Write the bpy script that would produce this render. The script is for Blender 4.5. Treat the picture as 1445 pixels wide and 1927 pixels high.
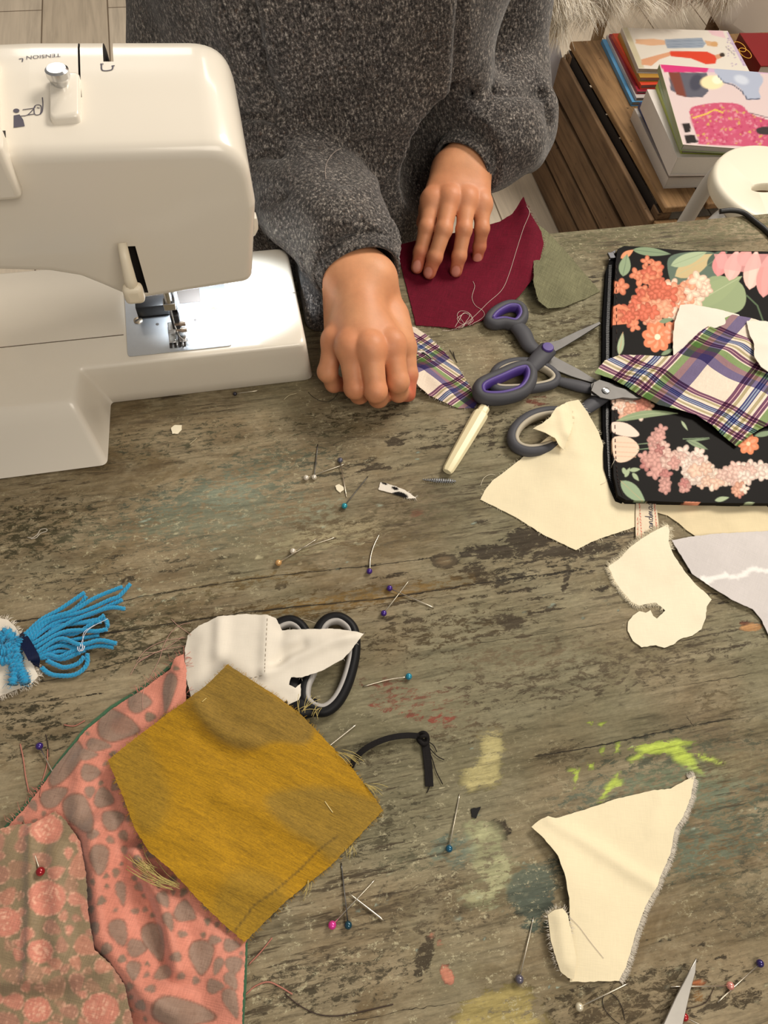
import bpy, bmesh, math, random
import numpy as np
from mathutils import Vector, Matrix, noise as mnoise
from mathutils.geometry import delaunay_2d_cdt

for o in list(bpy.data.objects):
    bpy.data.objects.remove(o, do_unlink=True)
COL = bpy.context.scene.collection
random.seed(7)
RNG = np.random.default_rng(11)

# ------------------------------------------------------------------ camera
TZ = 0.75                      # height of the table top
CX, CY, F, CH = 722.5, 963.5, 1392.0, 0.515
ROT = np.array([[0.97718969, 0.14418535, -0.15591949],
                [-0.20167973, 0.86005003, -0.46865683],
                [0.06652511, 0.48941243, 0.86951129]])
CAMLOC = np.array([0, 0, TZ + CH])
cam = bpy.data.cameras.new('camera')
cam.sensor_fit = 'VERTICAL'
cam.sensor_height = 36.0
cam.lens = F / 1927.0 * 36.0
cam.clip_start = 0.01
camo = bpy.data.objects.new('camera', cam)
COL.objects.link(camo)
M = Matrix([list(r) for r in ROT]).to_4x4()
M.translation = Vector(CAMLOC)
camo.matrix_world = M
bpy.context.scene.camera = camo

# ------------------------------------------------------------------ light, world, exposure
sc = bpy.context.scene
sc.view_settings.view_transform = 'Standard'
sc.view_settings.look = 'None'
sc.view_settings.gamma = 1.0
sc.view_settings.use_curve_mapping = False
sc.view_settings.exposure = -0.12
world = bpy.data.worlds.new('world')
sc.world = world
world.use_nodes = True
bg = world.node_tree.nodes['Background']
bg.inputs[0].default_value = (1.0, 0.94, 0.87, 1)
bg.inputs[1].default_value = 0.30

def area(name, loc, target, size, power, col, sy=None):
    l = bpy.data.lights.new(name, 'AREA')
    l.energy = power
    l.color = col
    l.size = size
    if sy:
        l.shape = 'RECTANGLE'
        l.size_y = sy
    o = bpy.data.objects.new(name, l)
    o.location = loc
    d = Vector(target) - Vector(loc)
    o.rotation_euler = d.to_track_quat('-Z', 'Y').to_euler()
    COL.objects.link(o)
    return o
area('ceiling_panel_light', (1.45, 1.15, 2.45), (0.2, 0.4, 0.75), 1.0, 50, (1.0, 0.92, 0.81), 0.6)
area('ceiling_strip_light', (-0.25, 3.3, 2.35), (0.0, 0.4, 0.75), 0.9, 9, (1.0, 0.94, 0.84), 0.4)
area('front_fill_light', (0.5, -0.9, 2.3), (0.1, 0.4, 0.8), 0.9, 17, (1.0, 0.90, 0.76))  # added front fill, brightens the faces turned towards the camera

# ------------------------------------------------------------------ pixel <-> place
def ray(u, v):
    return ROT @ np.array([u - CX, -(v - CY), -F])
def U(u, v, z=0.0):
    """point of the plane z metres above the table that the photograph shows at (u, v)"""
    d = ray(u, v)
    return CAMLOC + d * ((z - CH) / d[2])
def UY(u, v, y):
    d = ray(u, v)
    return CAMLOC + d * (y / d[1])
def proj(P):
    P = np.asarray(P, float).reshape(-1, 3)
    c = (P - CAMLOC) @ ROT
    return CX + F * c[:, 0] / -c[:, 2], CY - F * c[:, 1] / -c[:, 2]

def S(r, g, b):
    def f(c):
        c /= 255.0
        return c / 12.92 if c <= 0.04045 else ((c + 0.055) / 1.055) ** 2.4
    return (f(r), f(g), f(b))
def C4(c):
    return (c[0], c[1], c[2], 1.0)

# ------------------------------------------------------------------ materials
class NT:
    def __init__(s, name):
        s.m = bpy.data.materials.new(name)
        s.m.use_nodes = True
        s.t = s.m.node_tree
        s.b = s.t.nodes['Principled BSDF']
        s.co = s.n('ShaderNodeTexCoord').outputs['Object']
    def n(s, typ, **k):
        nd = s.t.nodes.new(typ)
        for a, v in k.items():
            setattr(nd, a, v)
        return nd
    def L(s, a, b):
        s.t.links.new(a, b)
    def put(s, nd, key, v):
        if v is None:
            return
        if hasattr(v, 'is_linked') or isinstance(v, bpy.types.NodeSocket):
            s.L(v, nd.inputs[key])
        else:
            nd.inputs[key].default_value = v
    def mapping(s, scale=(1, 1, 1), rot=(0, 0, 0), loc=(0, 0, 0), src=None):
        if any(abs(r) > 1e-6 for r in rot):      # turn first, then scale
            n0 = s.n('ShaderNodeMapping'); n0.inputs['Rotation'].default_value = rot
            s.L(src or s.co, n0.inputs['Vector']); src = n0.outputs[0]; rot = (0, 0, 0)
        nd = s.n('ShaderNodeMapping')
        nd.inputs['Scale'].default_value = scale
        nd.inputs['Rotation'].default_value = rot
        nd.inputs['Location'].default_value = loc
        s.L(src or s.co, nd.inputs['Vector'])
        return nd.outputs[0]
    def noise(s, scale, detail=3, rough=0.55, vec=None, dist=0.0, col=False):
        nd = s.n('ShaderNodeTexNoise')
        s.put(nd, 'Scale', scale); s.put(nd, 'Detail', detail)
        s.put(nd, 'Roughness', rough); s.put(nd, 'Distortion', dist)
        s.L(vec or s.co, nd.inputs['Vector'])
        return nd.outputs['Color' if col else 'Fac']
    def ramp(s, fac, stops, interp='LINEAR'):
        nd = s.n('ShaderNodeValToRGB')
        cr = nd.color_ramp
        cr.interpolation = interp
        while len(cr.elements) < len(stops):
            cr.elements.new(0.5)
        for e, (p, c) in zip(cr.elements, stops):
            e.position = p
            if isinstance(c, (int, float)):
                c = (c, c, c)
            e.color = C4(c)
        s.L(fac, nd.inputs[0])
        return nd.outputs[0]
    def mix(s, fac, a, b, mode='MIX'):
        nd = s.n('ShaderNodeMix', data_type='RGBA', blend_type=mode)
        def p(i, v):
            if isinstance(v, bpy.types.NodeSocket):
                s.L(v, nd.inputs[i])
            elif isinstance(v, (int, float)):
                nd.inputs[i].default_value = v
            else:
                nd.inputs[i].default_value = C4(v)
        p(0, fac); p(6, a); p(7, b)
        return nd.outputs[2]
    def math(s, op, a, b=None, c=None, clamp=False):
        nd = s.n('ShaderNodeMath', operation=op)
        nd.use_clamp = clamp
        for i, v in enumerate((a, b, c)):
            if v is None:
                continue
            if isinstance(v, bpy.types.NodeSocket):
                s.L(v, nd.inputs[i])
            else:
                nd.inputs[i].default_value = v
        return nd.outputs[0]
    def bump(s, h, strength=0.3, dist=0.001):
        nd = s.n('ShaderNodeBump')
        nd.inputs['Strength'].default_value = strength
        nd.inputs['Distance'].default_value = dist
        s.L(h, nd.inputs['Height'])
        s.L(nd.outputs[0], s.b.inputs['Normal'])
    def attr(s, name, alpha=False):
        nd = s.n('ShaderNodeAttribute', attribute_name=name)
        return nd.outputs['Alpha' if alpha else 'Color']
    def done(s, col=None, rough=None, metal=None, spec=None):
        if col is not None:
            if isinstance(col, bpy.types.NodeSocket):
                s.L(col, s.b.inputs['Base Color'])
            else:
                s.b.inputs['Base Color'].default_value = C4(col)
        if rough is not None: s.put(s.b, 'Roughness', rough)
        if metal is not None: s.put(s.b, 'Metallic', metal)
        if spec is not None: s.put(s.b, 'Specular IOR Level', spec)
        return s.m

def plain(name, col, rough=0.5, metal=0.0, spec=None, var=0.06, vs=60, bump=0.0, bs=400, coat=0.0):
    t = NT(name)
    n = t.noise(vs, 2)
    a = tuple(c * (1 - var) for c in col); b = tuple(min(1, c * (1 + var)) for c in col)
    c = t.mix(n, a, b)
    if bump:
        t.bump(t.noise(bs, 2), bump, 0.0006)
    if coat:
        t.b.inputs['Coat Weight'].default_value = coat
        t.b.inputs['Coat Roughness'].default_value = 0.08
    return t.done(c, rough, metal, spec)

def weave(name, col, scale=1400, rot=0.0, var=0.25, bump=0.5, rough=0.9, blotch=0.1, sheen=0.0, attr=None, tint2=None):
    """woven cloth: two crossing thread sets, with slubs"""
    t = NT(name)
    v = t.mapping((1, 1, 0.02), (0, 0, rot))
    sep = t.n('ShaderNodeSeparateXYZ'); t.L(v, sep.inputs[0])
    a1 = t.noise(1.0, 2, 0.6, t.mapping((scale, scale * 0.06, 1), (0, 0, rot)))
    a2 = t.noise(1.0, 2, 0.6, t.mapping((scale * 0.06, scale, 1), (0, 0, rot)))
    m = t.math('ADD', a1, a2)
    m = t.math('MULTIPLY', m, 0.5)
    big = t.noise(25, 3)
    k = t.ramp(m, [(0.3, 1 - var), (0.7, 1 + var)])
    base = t.attr(attr) if attr else col
    c = t.mix(1.0, base, k, 'MULTIPLY') if attr else t.mix(1.0, col, k, 'MULTIPLY')
    if tint2:
        c = t.mix(t.ramp(big, [(0.4, 0.0), (0.65, 1.0)]), c, t.mix(1.0, tint2, k, 'MULTIPLY'))
    kb = t.ramp(big, [(0.3, 1 - blotch), (0.7, 1 + blotch)])
    c = t.mix(1.0, c, kb, 'MULTIPLY')
    t.bump(m, bump, 0.0004)
    if sheen:
        t.b.inputs['Sheen Weight'].default_value = sheen
    return t.done(c, rough, 0, 0.2)

# ------------------------------------------------------------------ objects
ORG = {}
def thing(name, label, cat, loc, group=None):
    o = bpy.data.objects.new(name, None)
    o.empty_display_size = 0.02
    COL.objects.link(o)
    o.location = loc
    ORG[o.name] = np.array(loc, float)
    o['label'] = label; o['category'] = cat
    if group: o['group'] = group
    return o
def tag(o, label=None, cat=None, group=None, kind=None):
    if label: o['label'] = label
    if cat: o['category'] = cat
    if group: o['group'] = group
    if kind: o['kind'] = kind
    return o

class MB:
    """collects shapes; build() links them as ONE mesh object"""
    def __init__(s):
        s.v = []; s.f = []; s.mi = []; s.n = 0; s.col = []
    def add(s, v, f, mi=0, col=None):
        v = np.asarray(v, float).reshape(-1, 3)
        s.v.append(v)
        s.f += [tuple(int(i) + s.n for i in q) for q in f]
        s.mi += [mi] * len(f)
        if col is not None:
            col = np.asarray(col, float)
            s.col.append(np.tile(col, (len(v), 1)) if col.ndim == 1 else col)
        s.n += len(v)
        return s
    def build(s, name, mats, parent=None, smooth=True, angle=None, bevel=None, subsurf=0, label=None, seg=3):
        v = np.concatenate(s.v)
        if parent is not None:
            org = ORG[parent.name]
        else:
            org = np.array([(v[:, 0].min() + v[:, 0].max()) / 2, (v[:, 1].min() + v[:, 1].max()) / 2, v[:, 2].min()])
        me = bpy.data.meshes.new(name)
        me.from_pydata((v - org).tolist(), [], s.f)
        if not isinstance(mats, (list, tuple)): mats = [mats]
        for m in mats: me.materials.append(m)
        if any(s.mi): me.polygons.foreach_set('material_index', s.mi)
        me.polygons.foreach_set('use_smooth', [smooth] * len(s.f))
        if s.col:
            c = np.concatenate(s.col)
            if c.shape[1] == 3: c = np.hstack([c, np.ones((len(c), 1))])
            a = me.color_attributes.new('Col', 'FLOAT_COLOR', 'POINT')
            a.data.foreach_set('color', c.astype(np.float32).ravel())
        me.update()
        o = bpy.data.objects.new(name, me)
        COL.objects.link(o)
        if parent is not None:
            o.parent = parent
            ORG[o.name] = org
        else:
            o.location = org
            ORG[o.name] = org
        if bevel:
            b = o.modifiers.new('bevel', 'BEVEL'); b.width = bevel; b.segments = seg
            b.limit_method = 'ANGLE'; b.angle_limit = math.radians(35)
            b.harden_normals = False
        if subsurf:
            q = o.modifiers.new('subsurf', 'SUBSURF'); q.levels = subsurf; q.render_levels = subsurf
        if smooth and angle is not None:
            try:
                me.set_sharp_from_angle(angle=math.radians(angle))
            except Exception:
                pass
        if label: o['label'] = label
        return o

def box(mb, lo, hi, mi=0, T=None):
    x0, y0, z0 = lo; x1, y1, z1 = hi
    v = np.array([(x0, y0, z0), (x1, y0, z0), (x1, y1, z0), (x0, y1, z0), (x0, y0, z1), (x1, y0, z1), (x1, y1, z1), (x0, y1, z1)], float)
    if T is not None: v = T(v)
    mb.add(v, [(0, 3, 2, 1), (4, 5, 6, 7), (0, 1, 5, 4), (1, 2, 6, 5), (2, 3, 7, 6), (3, 0, 4, 7)], mi)
def loft(mb, rings, close=True, caps=True, mi=0, col=None):
    """rings: list of equally long closed point loops"""
    n = len(rings[0]); v = np.concatenate([np.asarray(r, float) for r in rings]); f = []
    for i in range(len(rings) - 1):
        for j in range(n if close else n - 1):
            a = i * n + j; b = i * n + (j + 1) % n
            f.append((a, b, b + n, a + n))
    if caps:
        f.append(tuple(range(n))[::-1]); f.append(tuple((len(rings) - 1) * n + i for i in range(n)))
    mb.add(v, f, mi, col)
def tube(mb, pts, r, seg=8, closed=False, caps=True, mi=0, flat=1.0, up=(0, 0, 1), col=None, sq=1.0):
    """a bar along pts; r number or list; flat scales the section across `up`"""
    P = np.asarray(pts, float); n = len(P)
    R = np.full(n, r, float) if np.isscalar(r) else np.asarray(r, float)
    if closed:
        T = np.roll(P, -1, 0) - np.roll(P, 1, 0)
    else:
        T = np.gradient(P, axis=0)
    T /= np.linalg.norm(T, axis=1)[:, None] + 1e-12
    up = np.array(up, float)
    rings = []
    prev = None
    for i in range(n):
        a = np.cross(T[i], up)
        if np.linalg.norm(a) < 1e-3: a = np.cross(T[i], (1, 0.2, 0))
        a /= np.linalg.norm(a)
        if prev is not None and a @ prev < 0: a = -a
        prev = a
        b = np.cross(a, T[i])
        th = np.arange(seg) * 2 * math.pi / seg
        c, s = np.cos(th), np.sin(th)
        if sq != 1.0:
            c = np.sign(c) * np.abs(c) ** sq; s = np.sign(s) * np.abs(s) ** sq
        rings.append(P[i] + R[i] * (c[:, None] * a + s[:, None] * b * flat))
    if closed:
        rings.append(rings[0])
        loft(mb, rings, caps=False, mi=mi, col=col)
    else:
        loft(mb, rings, caps=caps, mi=mi, col=col)
def spl(pts, n=8, closed=False):
    """Catmull-Rom through pts"""
    P = np.asarray(pts, float)
    if closed:
        Q = np.vstack([P[-1], P, P[0], P[1]])
    else:
        Q = np.vstack([2 * P[0] - P[1], P, 2 * P[-1] - P[-2]])
    out = []
    for i in range(1, len(Q) - 2):
        for t in np.arange(n) / n:
            a, b, c, d = Q[i - 1], Q[i], Q[i + 1], Q[i + 2]
            out.append(0.5 * (2 * b + (c - a) * t + (2 * a - 5 * b + 4 * c - d) * t * t + (3 * b - a - 3 * c + d) * t ** 3))
    if not closed: out.append(P[-1])
    return np.array(out)
def sphere(mb, c, r, n=16, m=10, mi=0, sc=(1, 1, 1), col=None):
    c = np.array(c, float); rings = []
    for i in range(1, m):
        ph = math.pi * i / m
        th = np.arange(n) * 2 * math.pi / n
        rings.append(np.stack([np.cos(th) * math.sin(ph) * sc[0], np.sin(th) * math.sin(ph) * sc[1], np.full(n, -math.cos(ph)) * sc[2]], 1) * r + c)
    v = np.concatenate(rings + [[c + (0, 0, -r * sc[2])], [c + (0, 0, r * sc[2])]])
    f = []
    for i in range(m - 2):
        for j in range(n):
            a = i * n + j; b = i * n + (j + 1) % n
            f.append((a, b, b + n, a + n))
    k = (m - 1) * n
    for j in range(n):
        f.append(((j + 1) % n, j, k)); f.append(((m - 2) * n + j, (m - 2) * n + (j + 1) % n, k + 1))
    mb.add(v, f, mi, col)
def prism(mb, top, bot, mi=0):
    """solid between two matching closed loops"""
    n = len(top); v = np.vstack([np.asarray(bot, float), np.asarray(top, float)])
    f = [tuple(range(n))[::-1], tuple(range(n, 2 * n))]
    for i in range(n):
        j = (i + 1) % n
        f.append((i, j, j + n, i + n))
    mb.add(v, f, mi)
def ccw(p):
    p = np.asarray(p, float)
    a = np.sum(p[:, 0] * np.roll(p[:, 1], -1) - np.roll(p[:, 0], -1) * p[:, 1])
    return p if a > 0 else p[::-1]
def inpoly(x, y, poly):
    r = np.zeros(np.shape(x), bool); P = np.asarray(poly, float); n = len(P)
    for i in range(n):
        x1, y1 = P[i]; x2, y2 = P[(i + 1) % n]
        if y1 == y2: continue
        c = ((y1 > y) != (y2 > y)) & (x < (x2 - x1) * (y - y1) / (y2 - y1) + x1)
        r ^= c
    return r
def dpoly(x, y, P, closed=False):
    """distance to a polyline"""
    P = np.asarray(P, float); d = np.full(np.shape(x), 1e9); n = len(P)
    for i in range(n if closed else n - 1):
        ax, ay = P[i]; bx, by = P[(i + 1) % n]
        dx, dy = bx - ax, by - ay; L = dx * dx + dy * dy + 1e-18
        t = np.clip(((x - ax) * dx + (y - ay) * dy) / L, 0, 1)
        d = np.minimum(d, np.hypot(x - ax - t * dx, y - ay - t * dy))
    return d

# ------------------------------------------------------------------ pattern canvas (dyed, printed and stained colours)
class Canvas:
    def __init__(s, x0, y0, x1, y1, k=1.0, base=None):
        s.x0, s.y0, s.k = x0, y0, k
        s.w, s.h = int((x1 - x0) * k) + 1, int((y1 - y0) * k) + 1
        s.rgb = np.zeros((s.h, s.w, 3)); s.a = np.zeros((s.h, s.w))
        if base is not None:
            s.rgb[:] = base; s.a[:] = 1
        yy, xx = np.mgrid[0:s.h, 0:s.w]
        s.X = xx / k + x0; s.Y = yy / k + y0
    def win(s, xa, ya, xb, yb):
        i0 = max(0, int((ya - s.y0) * s.k)); i1 = min(s.h, int((yb - s.y0) * s.k) + 2)
        j0 = max(0, int((xa - s.x0) * s.k)); j1 = min(s.w, int((xb - s.x0) * s.k) + 2)
        return slice(i0, max(i0, i1)), slice(j0, max(j0, j1))
    def put(s, w, m, col, al=1.0):
        m = m * al
        s.rgb[w] = s.rgb[w] * (1 - m[..., None]) + np.asarray(col) * m[..., None]
        s.a[w] = np.maximum(s.a[w], m)
    def poly(s, P, col, al=1.0, soft=0.0):
        P = np.asarray(P, float); b = soft + 1
        w = s.win(P[:, 0].min() - b, P[:, 1].min() - b, P[:, 0].max() + b, P[:, 1].max() + b)
        X, Y = s.X[w], s.Y[w]
        if X.size == 0: return
        m = inpoly(X, Y, P).astype(float)
        sf = max(soft, 0.5)
        d = dpoly(X, Y, P, True) / sf
        m = np.clip(np.where(m > 0, 0.5 + d / 2, 0.5 - d / 2), 0, 1)
        s.put(w, m, col, al)
    def ell(s, cx, cy, rx, ry, ang, col, al=1.0, soft=0.7):
        R = max(rx, ry) + soft + 1
        w = s.win(cx - R, cy - R, cx + R, cy + R)
        X, Y = s.X[w] - cx, s.Y[w] - cy
        c, q = math.cos(math.radians(ang)), math.sin(math.radians(ang))
        a = (X * c + Y * q) / rx; b = (-X * q + Y * c) / ry
        r = np.sqrt(a * a + b * b)
        m = np.clip((1 - r) * min(rx, ry) / soft + 0.5, 0, 1)
        s.put(w, m, col, al)
    def line(s, P, wd, col, al=1.0, soft=0.6):
        P = np.asarray(P, float); b = wd + soft + 1
        w = s.win(P[:, 0].min() - b, P[:, 1].min() - b, P[:, 0].max() + b, P[:, 1].max() + b)
        d = dpoly(s.X[w], s.Y[w], P)
        s.put(w, np.clip((wd / 2 - d) / soft + 0.5, 0, 1), col, al)
    def leaf(s, a, b, wd, col, vein=None, al=1.0, bend=0.0):
        a = np.array(a, float); b = np.array(b, float); d = b - a; n = np.array([-d[1], d[0]]) / (np.hypot(*d) + 1e-9)
        t = np.linspace(0, 1, 12)
        mid = a + d * t[:, None] + n * (bend * np.sin(math.pi * t))[:, None]
        hw = wd / 2 * np.sin(math.pi * t ** 0.8) ** 0.9
        s.poly(np.vstack([mid + n * hw[:, None], (mid - n * hw[:, None])[::-1]]), col, al)
        if vein is not None: s.line(mid, 1.0, vein, 0.7)
    def flower(s, cx, cy, r, n, col, col2=None, rot=0.0, wd=0.55, sq=1.0, centre=None):
        for i in range(n):
            a = rot + i * 2 * math.pi / n
            s.ell(cx + math.cos(a) * r * 0.55, cy + math.sin(a) * r * 0.55 * sq, r * 0.5, r * wd * 0.5 * 1.2, math.degrees(a), col)
            if col2 is not None:
                s.ell(cx + math.cos(a) * r * 0.5, cy + math.sin(a) * r * 0.5 * sq, r * 0.3, r * wd * 0.25, math.degrees(a), col2, 0.7)
        if centre is not None: s.ell(cx, cy, r * 0.2, r * 0.2, 0, centre)
    def sample(s, u, v):
        x = np.clip((np.asarray(u) - s.x0) * s.k, 0, s.w - 1.001); y = np.clip((np.asarray(v) - s.y0) * s.k, 0, s.h - 1.001)
        i, j = y.astype(int), x.astype(int); fy, fx = (y - i), (x - j)
        def bl(A):
            e = A.ndim == 3
            wx = fx[:, None] if e else fx; wy = fy[:, None] if e else fy
            return (A[i, j] * (1 - wx) + A[i, j + 1] * wx) * (1 - wy) + (A[i + 1, j] * (1 - wx) + A[i + 1, j + 1] * wx) * wy
        return bl(s.rgb), bl(s.a)

# ------------------------------------------------------------------ cloth
def vnoise(x, y, seed=0.0):
    return np.array([mnoise.noise(Vector((float(a), float(b), seed))) for a, b in zip(x, y)])
def cloth(name, outline, mats, z=0.8, zs=None, bumps=(), res=3.0, thick=0.5, wr=0.4, wscale=35, jag=0.25, parent=None,
          canvas=None, fray=None, fray_mat=None, seed=1, smooth_outline=0, zfun=None, zmin=0.15, label=None, both=None, lift=0.0):
    """a piece of cloth. outline in photo pixels, heights z/zs in millimetres above the table, bumps = (pixel line, height mm, width mm)"""
    rn = random.Random(seed)
    O = [tuple(p[:2]) for p in outline]
    Z = [float(q) for q in (zs if zs is not None else [z] * len(O))]
    if smooth_outline:
        A = spl([(p[0], p[1], q) for p, q in zip(O, Z)], smooth_outline, closed=True)
        O = [(a[0], a[1]) for a in A]; Z = [a[2] for a in A]
    B = []
    for i in range(len(O)):
        p = U(O[i][0], O[i][1], Z[i] / 1000); q = U(O[(i + 1) % len(O)][0], O[(i + 1) % len(O)][1], Z[(i + 1) % len(O)] / 1000)
        n = max(1, int(np.linalg.norm(p - q) / (res / 1000)))
        for k in range(n):
            t = k / n
            w = p * (1 - t) + q * t
            if k: w = w + np.array([rn.uniform(-1, 1), rn.uniform(-1, 1), 0]) * jag / 1000
            B.append(w)
    B = np.array(B)
    nb = len(B)
    zb = (B[:, 2] - TZ) * 1000
    r = res / 1000
    xs = np.arange(B[:, 0].min(), B[:, 0].max(), r); ys = np.arange(B[:, 1].min(), B[:, 1].max(), r * 0.866)
    gx, gy = np.meshgrid(xs, ys); gx = gx + (np.arange(len(ys)) % 2)[:, None] * r / 2
    gx, gy = gx.ravel(), gy.ravel()
    m = inpoly(gx, gy, B[:, :2])
    gx, gy = gx[m], gy[m]
    keep = np.ones(len(gx), bool)
    d = dpoly(gx, gy, B[:, :2], True)
    keep = d > r * 0.45
    gx, gy = gx[keep], gy[keep]
    X = np.concatenate([B[:, 0], gx]); Y = np.concatenate([B[:, 1], gy])
    vo, eo, fo, ov, oe, of = delaunay_2d_cdt([Vector((a, b)) for a, b in zip(X, Y)], [], [list(range(nb))], 1, 1e-7)
    V2 = np.array([(v.x, v.y) for v in vo]); Fc = [tuple(f) for f in fo]
    src = np.array([(o[0] if len(o) else -1) for o in ov])
    x, y = V2[:, 0], V2[:, 1]
    # height: distance-weighted from the edge
    step = max(1, nb // 120)
    bx, by, bz = B[::step, 0], B[::step, 1], zb[::step]
    W = 1.0 / (((x[:, None] - bx) ** 2 + (y[:, None] - by) ** 2) + 1e-7) ** 1.3
    h = (W * bz).sum(1) / W.sum(1)
    h = h + lift
    for line, hh, sg in bumps:
        PL = np.array([U(p[0], p[1], (p[2] if len(p) > 2 else 0) / 1000)[:2] for p in line])
        dd = dpoly(x, y, PL) * 1000 if len(PL) > 1 else np.hypot(x - PL[0, 0], y - PL[0, 1]) * 1000
        h = h + hh * np.exp(-(dd / sg) ** 2)
    if wr:
        edge = np.clip(dpoly(x, y, B[:, :2], True) * 1000 / 6, 0.25, 1)
        h = h + wr * edge * (vnoise(x * wscale, y * wscale, seed * 3.1) + 0.5 * vnoise(x * wscale * 2.7, y * wscale * 2.7, seed * 1.7)) 
    if zfun is not None: h = zfun(x, y, h)
    h = np.maximum(h, zmin + thick)
    top = np.stack([x, y, TZ + h / 1000], 1)
    bot = top - np.array([0, 0, thick / 1000])
    n = len(top)
    # outer loop
    from collections import Counter
    ec = Counter()
    for f in Fc:
        for i in range(len(f)): ec[(f[i], f[(i + 1) % len(f)])] += 1
    faces = []
    for f in Fc:
        a, b, c = (V2[f[0]], V2[f[1]], V2[f[2]])
        s_ = (b[0] - a[0]) * (c[1] - a[1]) - (b[1] - a[1]) * (c[0] - a[0])
        g = f if s_ > 0 else f[::-1]
        faces.append(tuple(g)); faces.append(tuple(i + n for i in g[::-1]))
    for (i, j), k in ec.items():
        if (j, i) not in ec: faces.append((i, i + n, j + n, j))
    mb = MB()
    v = np.vstack([top, bot])
    col = None
    if canvas is not None:
        pu, pv = proj(v)
        col, _ = canvas.sample(pu, pv)
    mb.add(v, faces, 0, col)
    o = mb.build(name, mats, parent, smooth=True, angle=50, label=label)
    if fray:
        fm = MB()
        for k in range(int(fray['n'])):
            if 'where' in fray:
                i = rn.choice(fray_idx(B, fray['where']))
            else:
                i = rn.randrange(nb)
            p, q = B[i], B[(i + 1) % nb]
            t = q - p
            nn = np.array([t[1], -t[0], 0]); nn /= np.linalg.norm(nn) + 1e-9
            if inpoly(np.array([(p + nn * 0.001)[0]]), np.array([(p + nn * 0.001)[1]]), B[:, :2])[0]: nn = -nn
            a = p + (q - p) * rn.random()
            Ln = rn.uniform(*fray['len']) / 1000
            tt = t / (np.linalg.norm(t) + 1e-9)
            d1 = nn + tt * rn.gauss(0, fray.get('spread', 0.35))
            d1 /= np.linalg.norm(d1)
            cc = a + d1 * Ln + tt * rn.gauss(0, 0.15) * Ln
            zz = a[2] - thick / 2000
            mid = (a + cc) / 2 + tt * rn.gauss(0, 0.15) * Ln
            pts = [(a[0] - nn[0] * 0.001, a[1] - nn[1] * 0.001, zz), (mid[0], mid[1], max(TZ + 0.0004, zz + rn.uniform(-0.2, 0.5) / 1000)), (cc[0], cc[1], max(TZ + 0.0003, zz - rn.uniform(0, 0.8) / 1000))]
            tube(fm, pts, [fray.get('r', 0.12) / 1000] * 2 + [fray.get('r', 0.12) / 2500], 3)
        fm.build('frayed_edge', fray_mat or mats, o, smooth=True)
    return o
def fray_idx(B, wh):
    pu, pv = proj(B)
    r = []
    for i in range(len(B)):
        for (x0, y0, x1, y1) in wh:
            if x0 <= pu[i] <= x1 and y0 <= pv[i] <= y1: r.append(i)
    return r or list(range(len(B)))

# ------------------------------------------------------------------ distance-field modelling for bodies and clothing
def smin(a, b, k):
    h = np.clip(0.5 + 0.5 * (b - a) / k, 0, 1)
    return b * (1 - h) + a * h - k * h * (1 - h)
def cone(P, a, b, ra, rb):
    a = np.asarray(a, float); b = np.asarray(b, float)
    ab = b - a; L = ab @ ab + 1e-12
    t = np.clip(((P - a) @ ab) / L, 0, 1)
    return np.linalg.norm(P - (a + t[..., None] * ab), axis=-1) - (ra + (rb - ra) * t)
def ellip(P, c, r):
    r = np.asarray(r, float)
    q = (P - np.asarray(c, float)) / r
    k = np.linalg.norm(q, axis=-1)
    return (k - 1) * r.min() * 0.8 + (k - 1) * 0.2 * r.mean()
def grid(lo, hi, h):
    lo = np.asarray(lo, float); hi = np.asarray(hi, float)
    n = np.ceil((hi - lo) / h).astype(int) + 1
    ax = [lo[i] + h * np.arange(n[i]) for i in range(3)]
    G = np.stack(np.meshgrid(*ax, indexing='ij'), -1)
    return G
def surface_nets(D, lo, h):
    """quads on the zero level of D"""
    s = D < 0
    nx, ny, nz = D.shape
    cnt = np.zeros((nx - 1, ny - 1, nz - 1)); acc = np.zeros((nx - 1, ny - 1, nz - 1, 3))
    def sl(o):
        return tuple(slice(o[i], o[i] + (nx, ny, nz)[i] - 1) for i in range(3))
    cs = [(i, j, k) for i in (0, 1) for j in (0, 1) for k in (0, 1)]
    for c in cs:
        for ax in range(3):
            if c[ax]: continue
            d = list(c); d[ax] = 1
            A, B = D[sl(c)], D[sl(d)]
            m = (A < 0) != (B < 0)
            t = np.where(m, A / np.where(m, A - B, 1), 0)
            cnt += m
            for q in range(3):
                acc[..., q] += np.where(m, c[q] + (t if q == ax else 0), 0)
    on = cnt > 0
    idx = -np.ones(on.shape, int); idx[on] = np.arange(on.sum())
    cell = np.argwhere(on)
    V = (cell + acc[on] / cnt[on][:, None]) * h + np.asarray(lo)
    Fq = []
    for ax in range(3):
        u, w = (ax + 1) % 3, (ax + 2) % 3
        a = [slice(None)] * 3; b = [slice(None)] * 3
        a[ax] = slice(0, -1); b[ax] = slice(1, None)
        A, B = s[tuple(a)], s[tuple(b)]
        ed = np.argwhere(A != B)
        ed = ed[(ed[:, u] > 0) & (ed[:, w] > 0) & (ed[:, u] < D.shape[u] - 1) & (ed[:, w] < D.shape[w] - 1)]
        if not len(ed): continue
        def g(du, dw):
            e = ed.copy(); e[:, u] -= du; e[:, w] -= dw
            return idx[e[:, 0], e[:, 1], e[:, 2]]
        q = np.stack([g(1, 1), g(0, 1), g(0, 0), g(1, 0)], 1)
        fl = A[ed[:, 0], ed[:, 1], ed[:, 2]]
        q[~fl] = q[~fl][:, ::-1]
        Fq.append(q)
    Fq = np.concatenate(Fq)
    return V, Fq[(Fq >= 0).all(1)]
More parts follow.
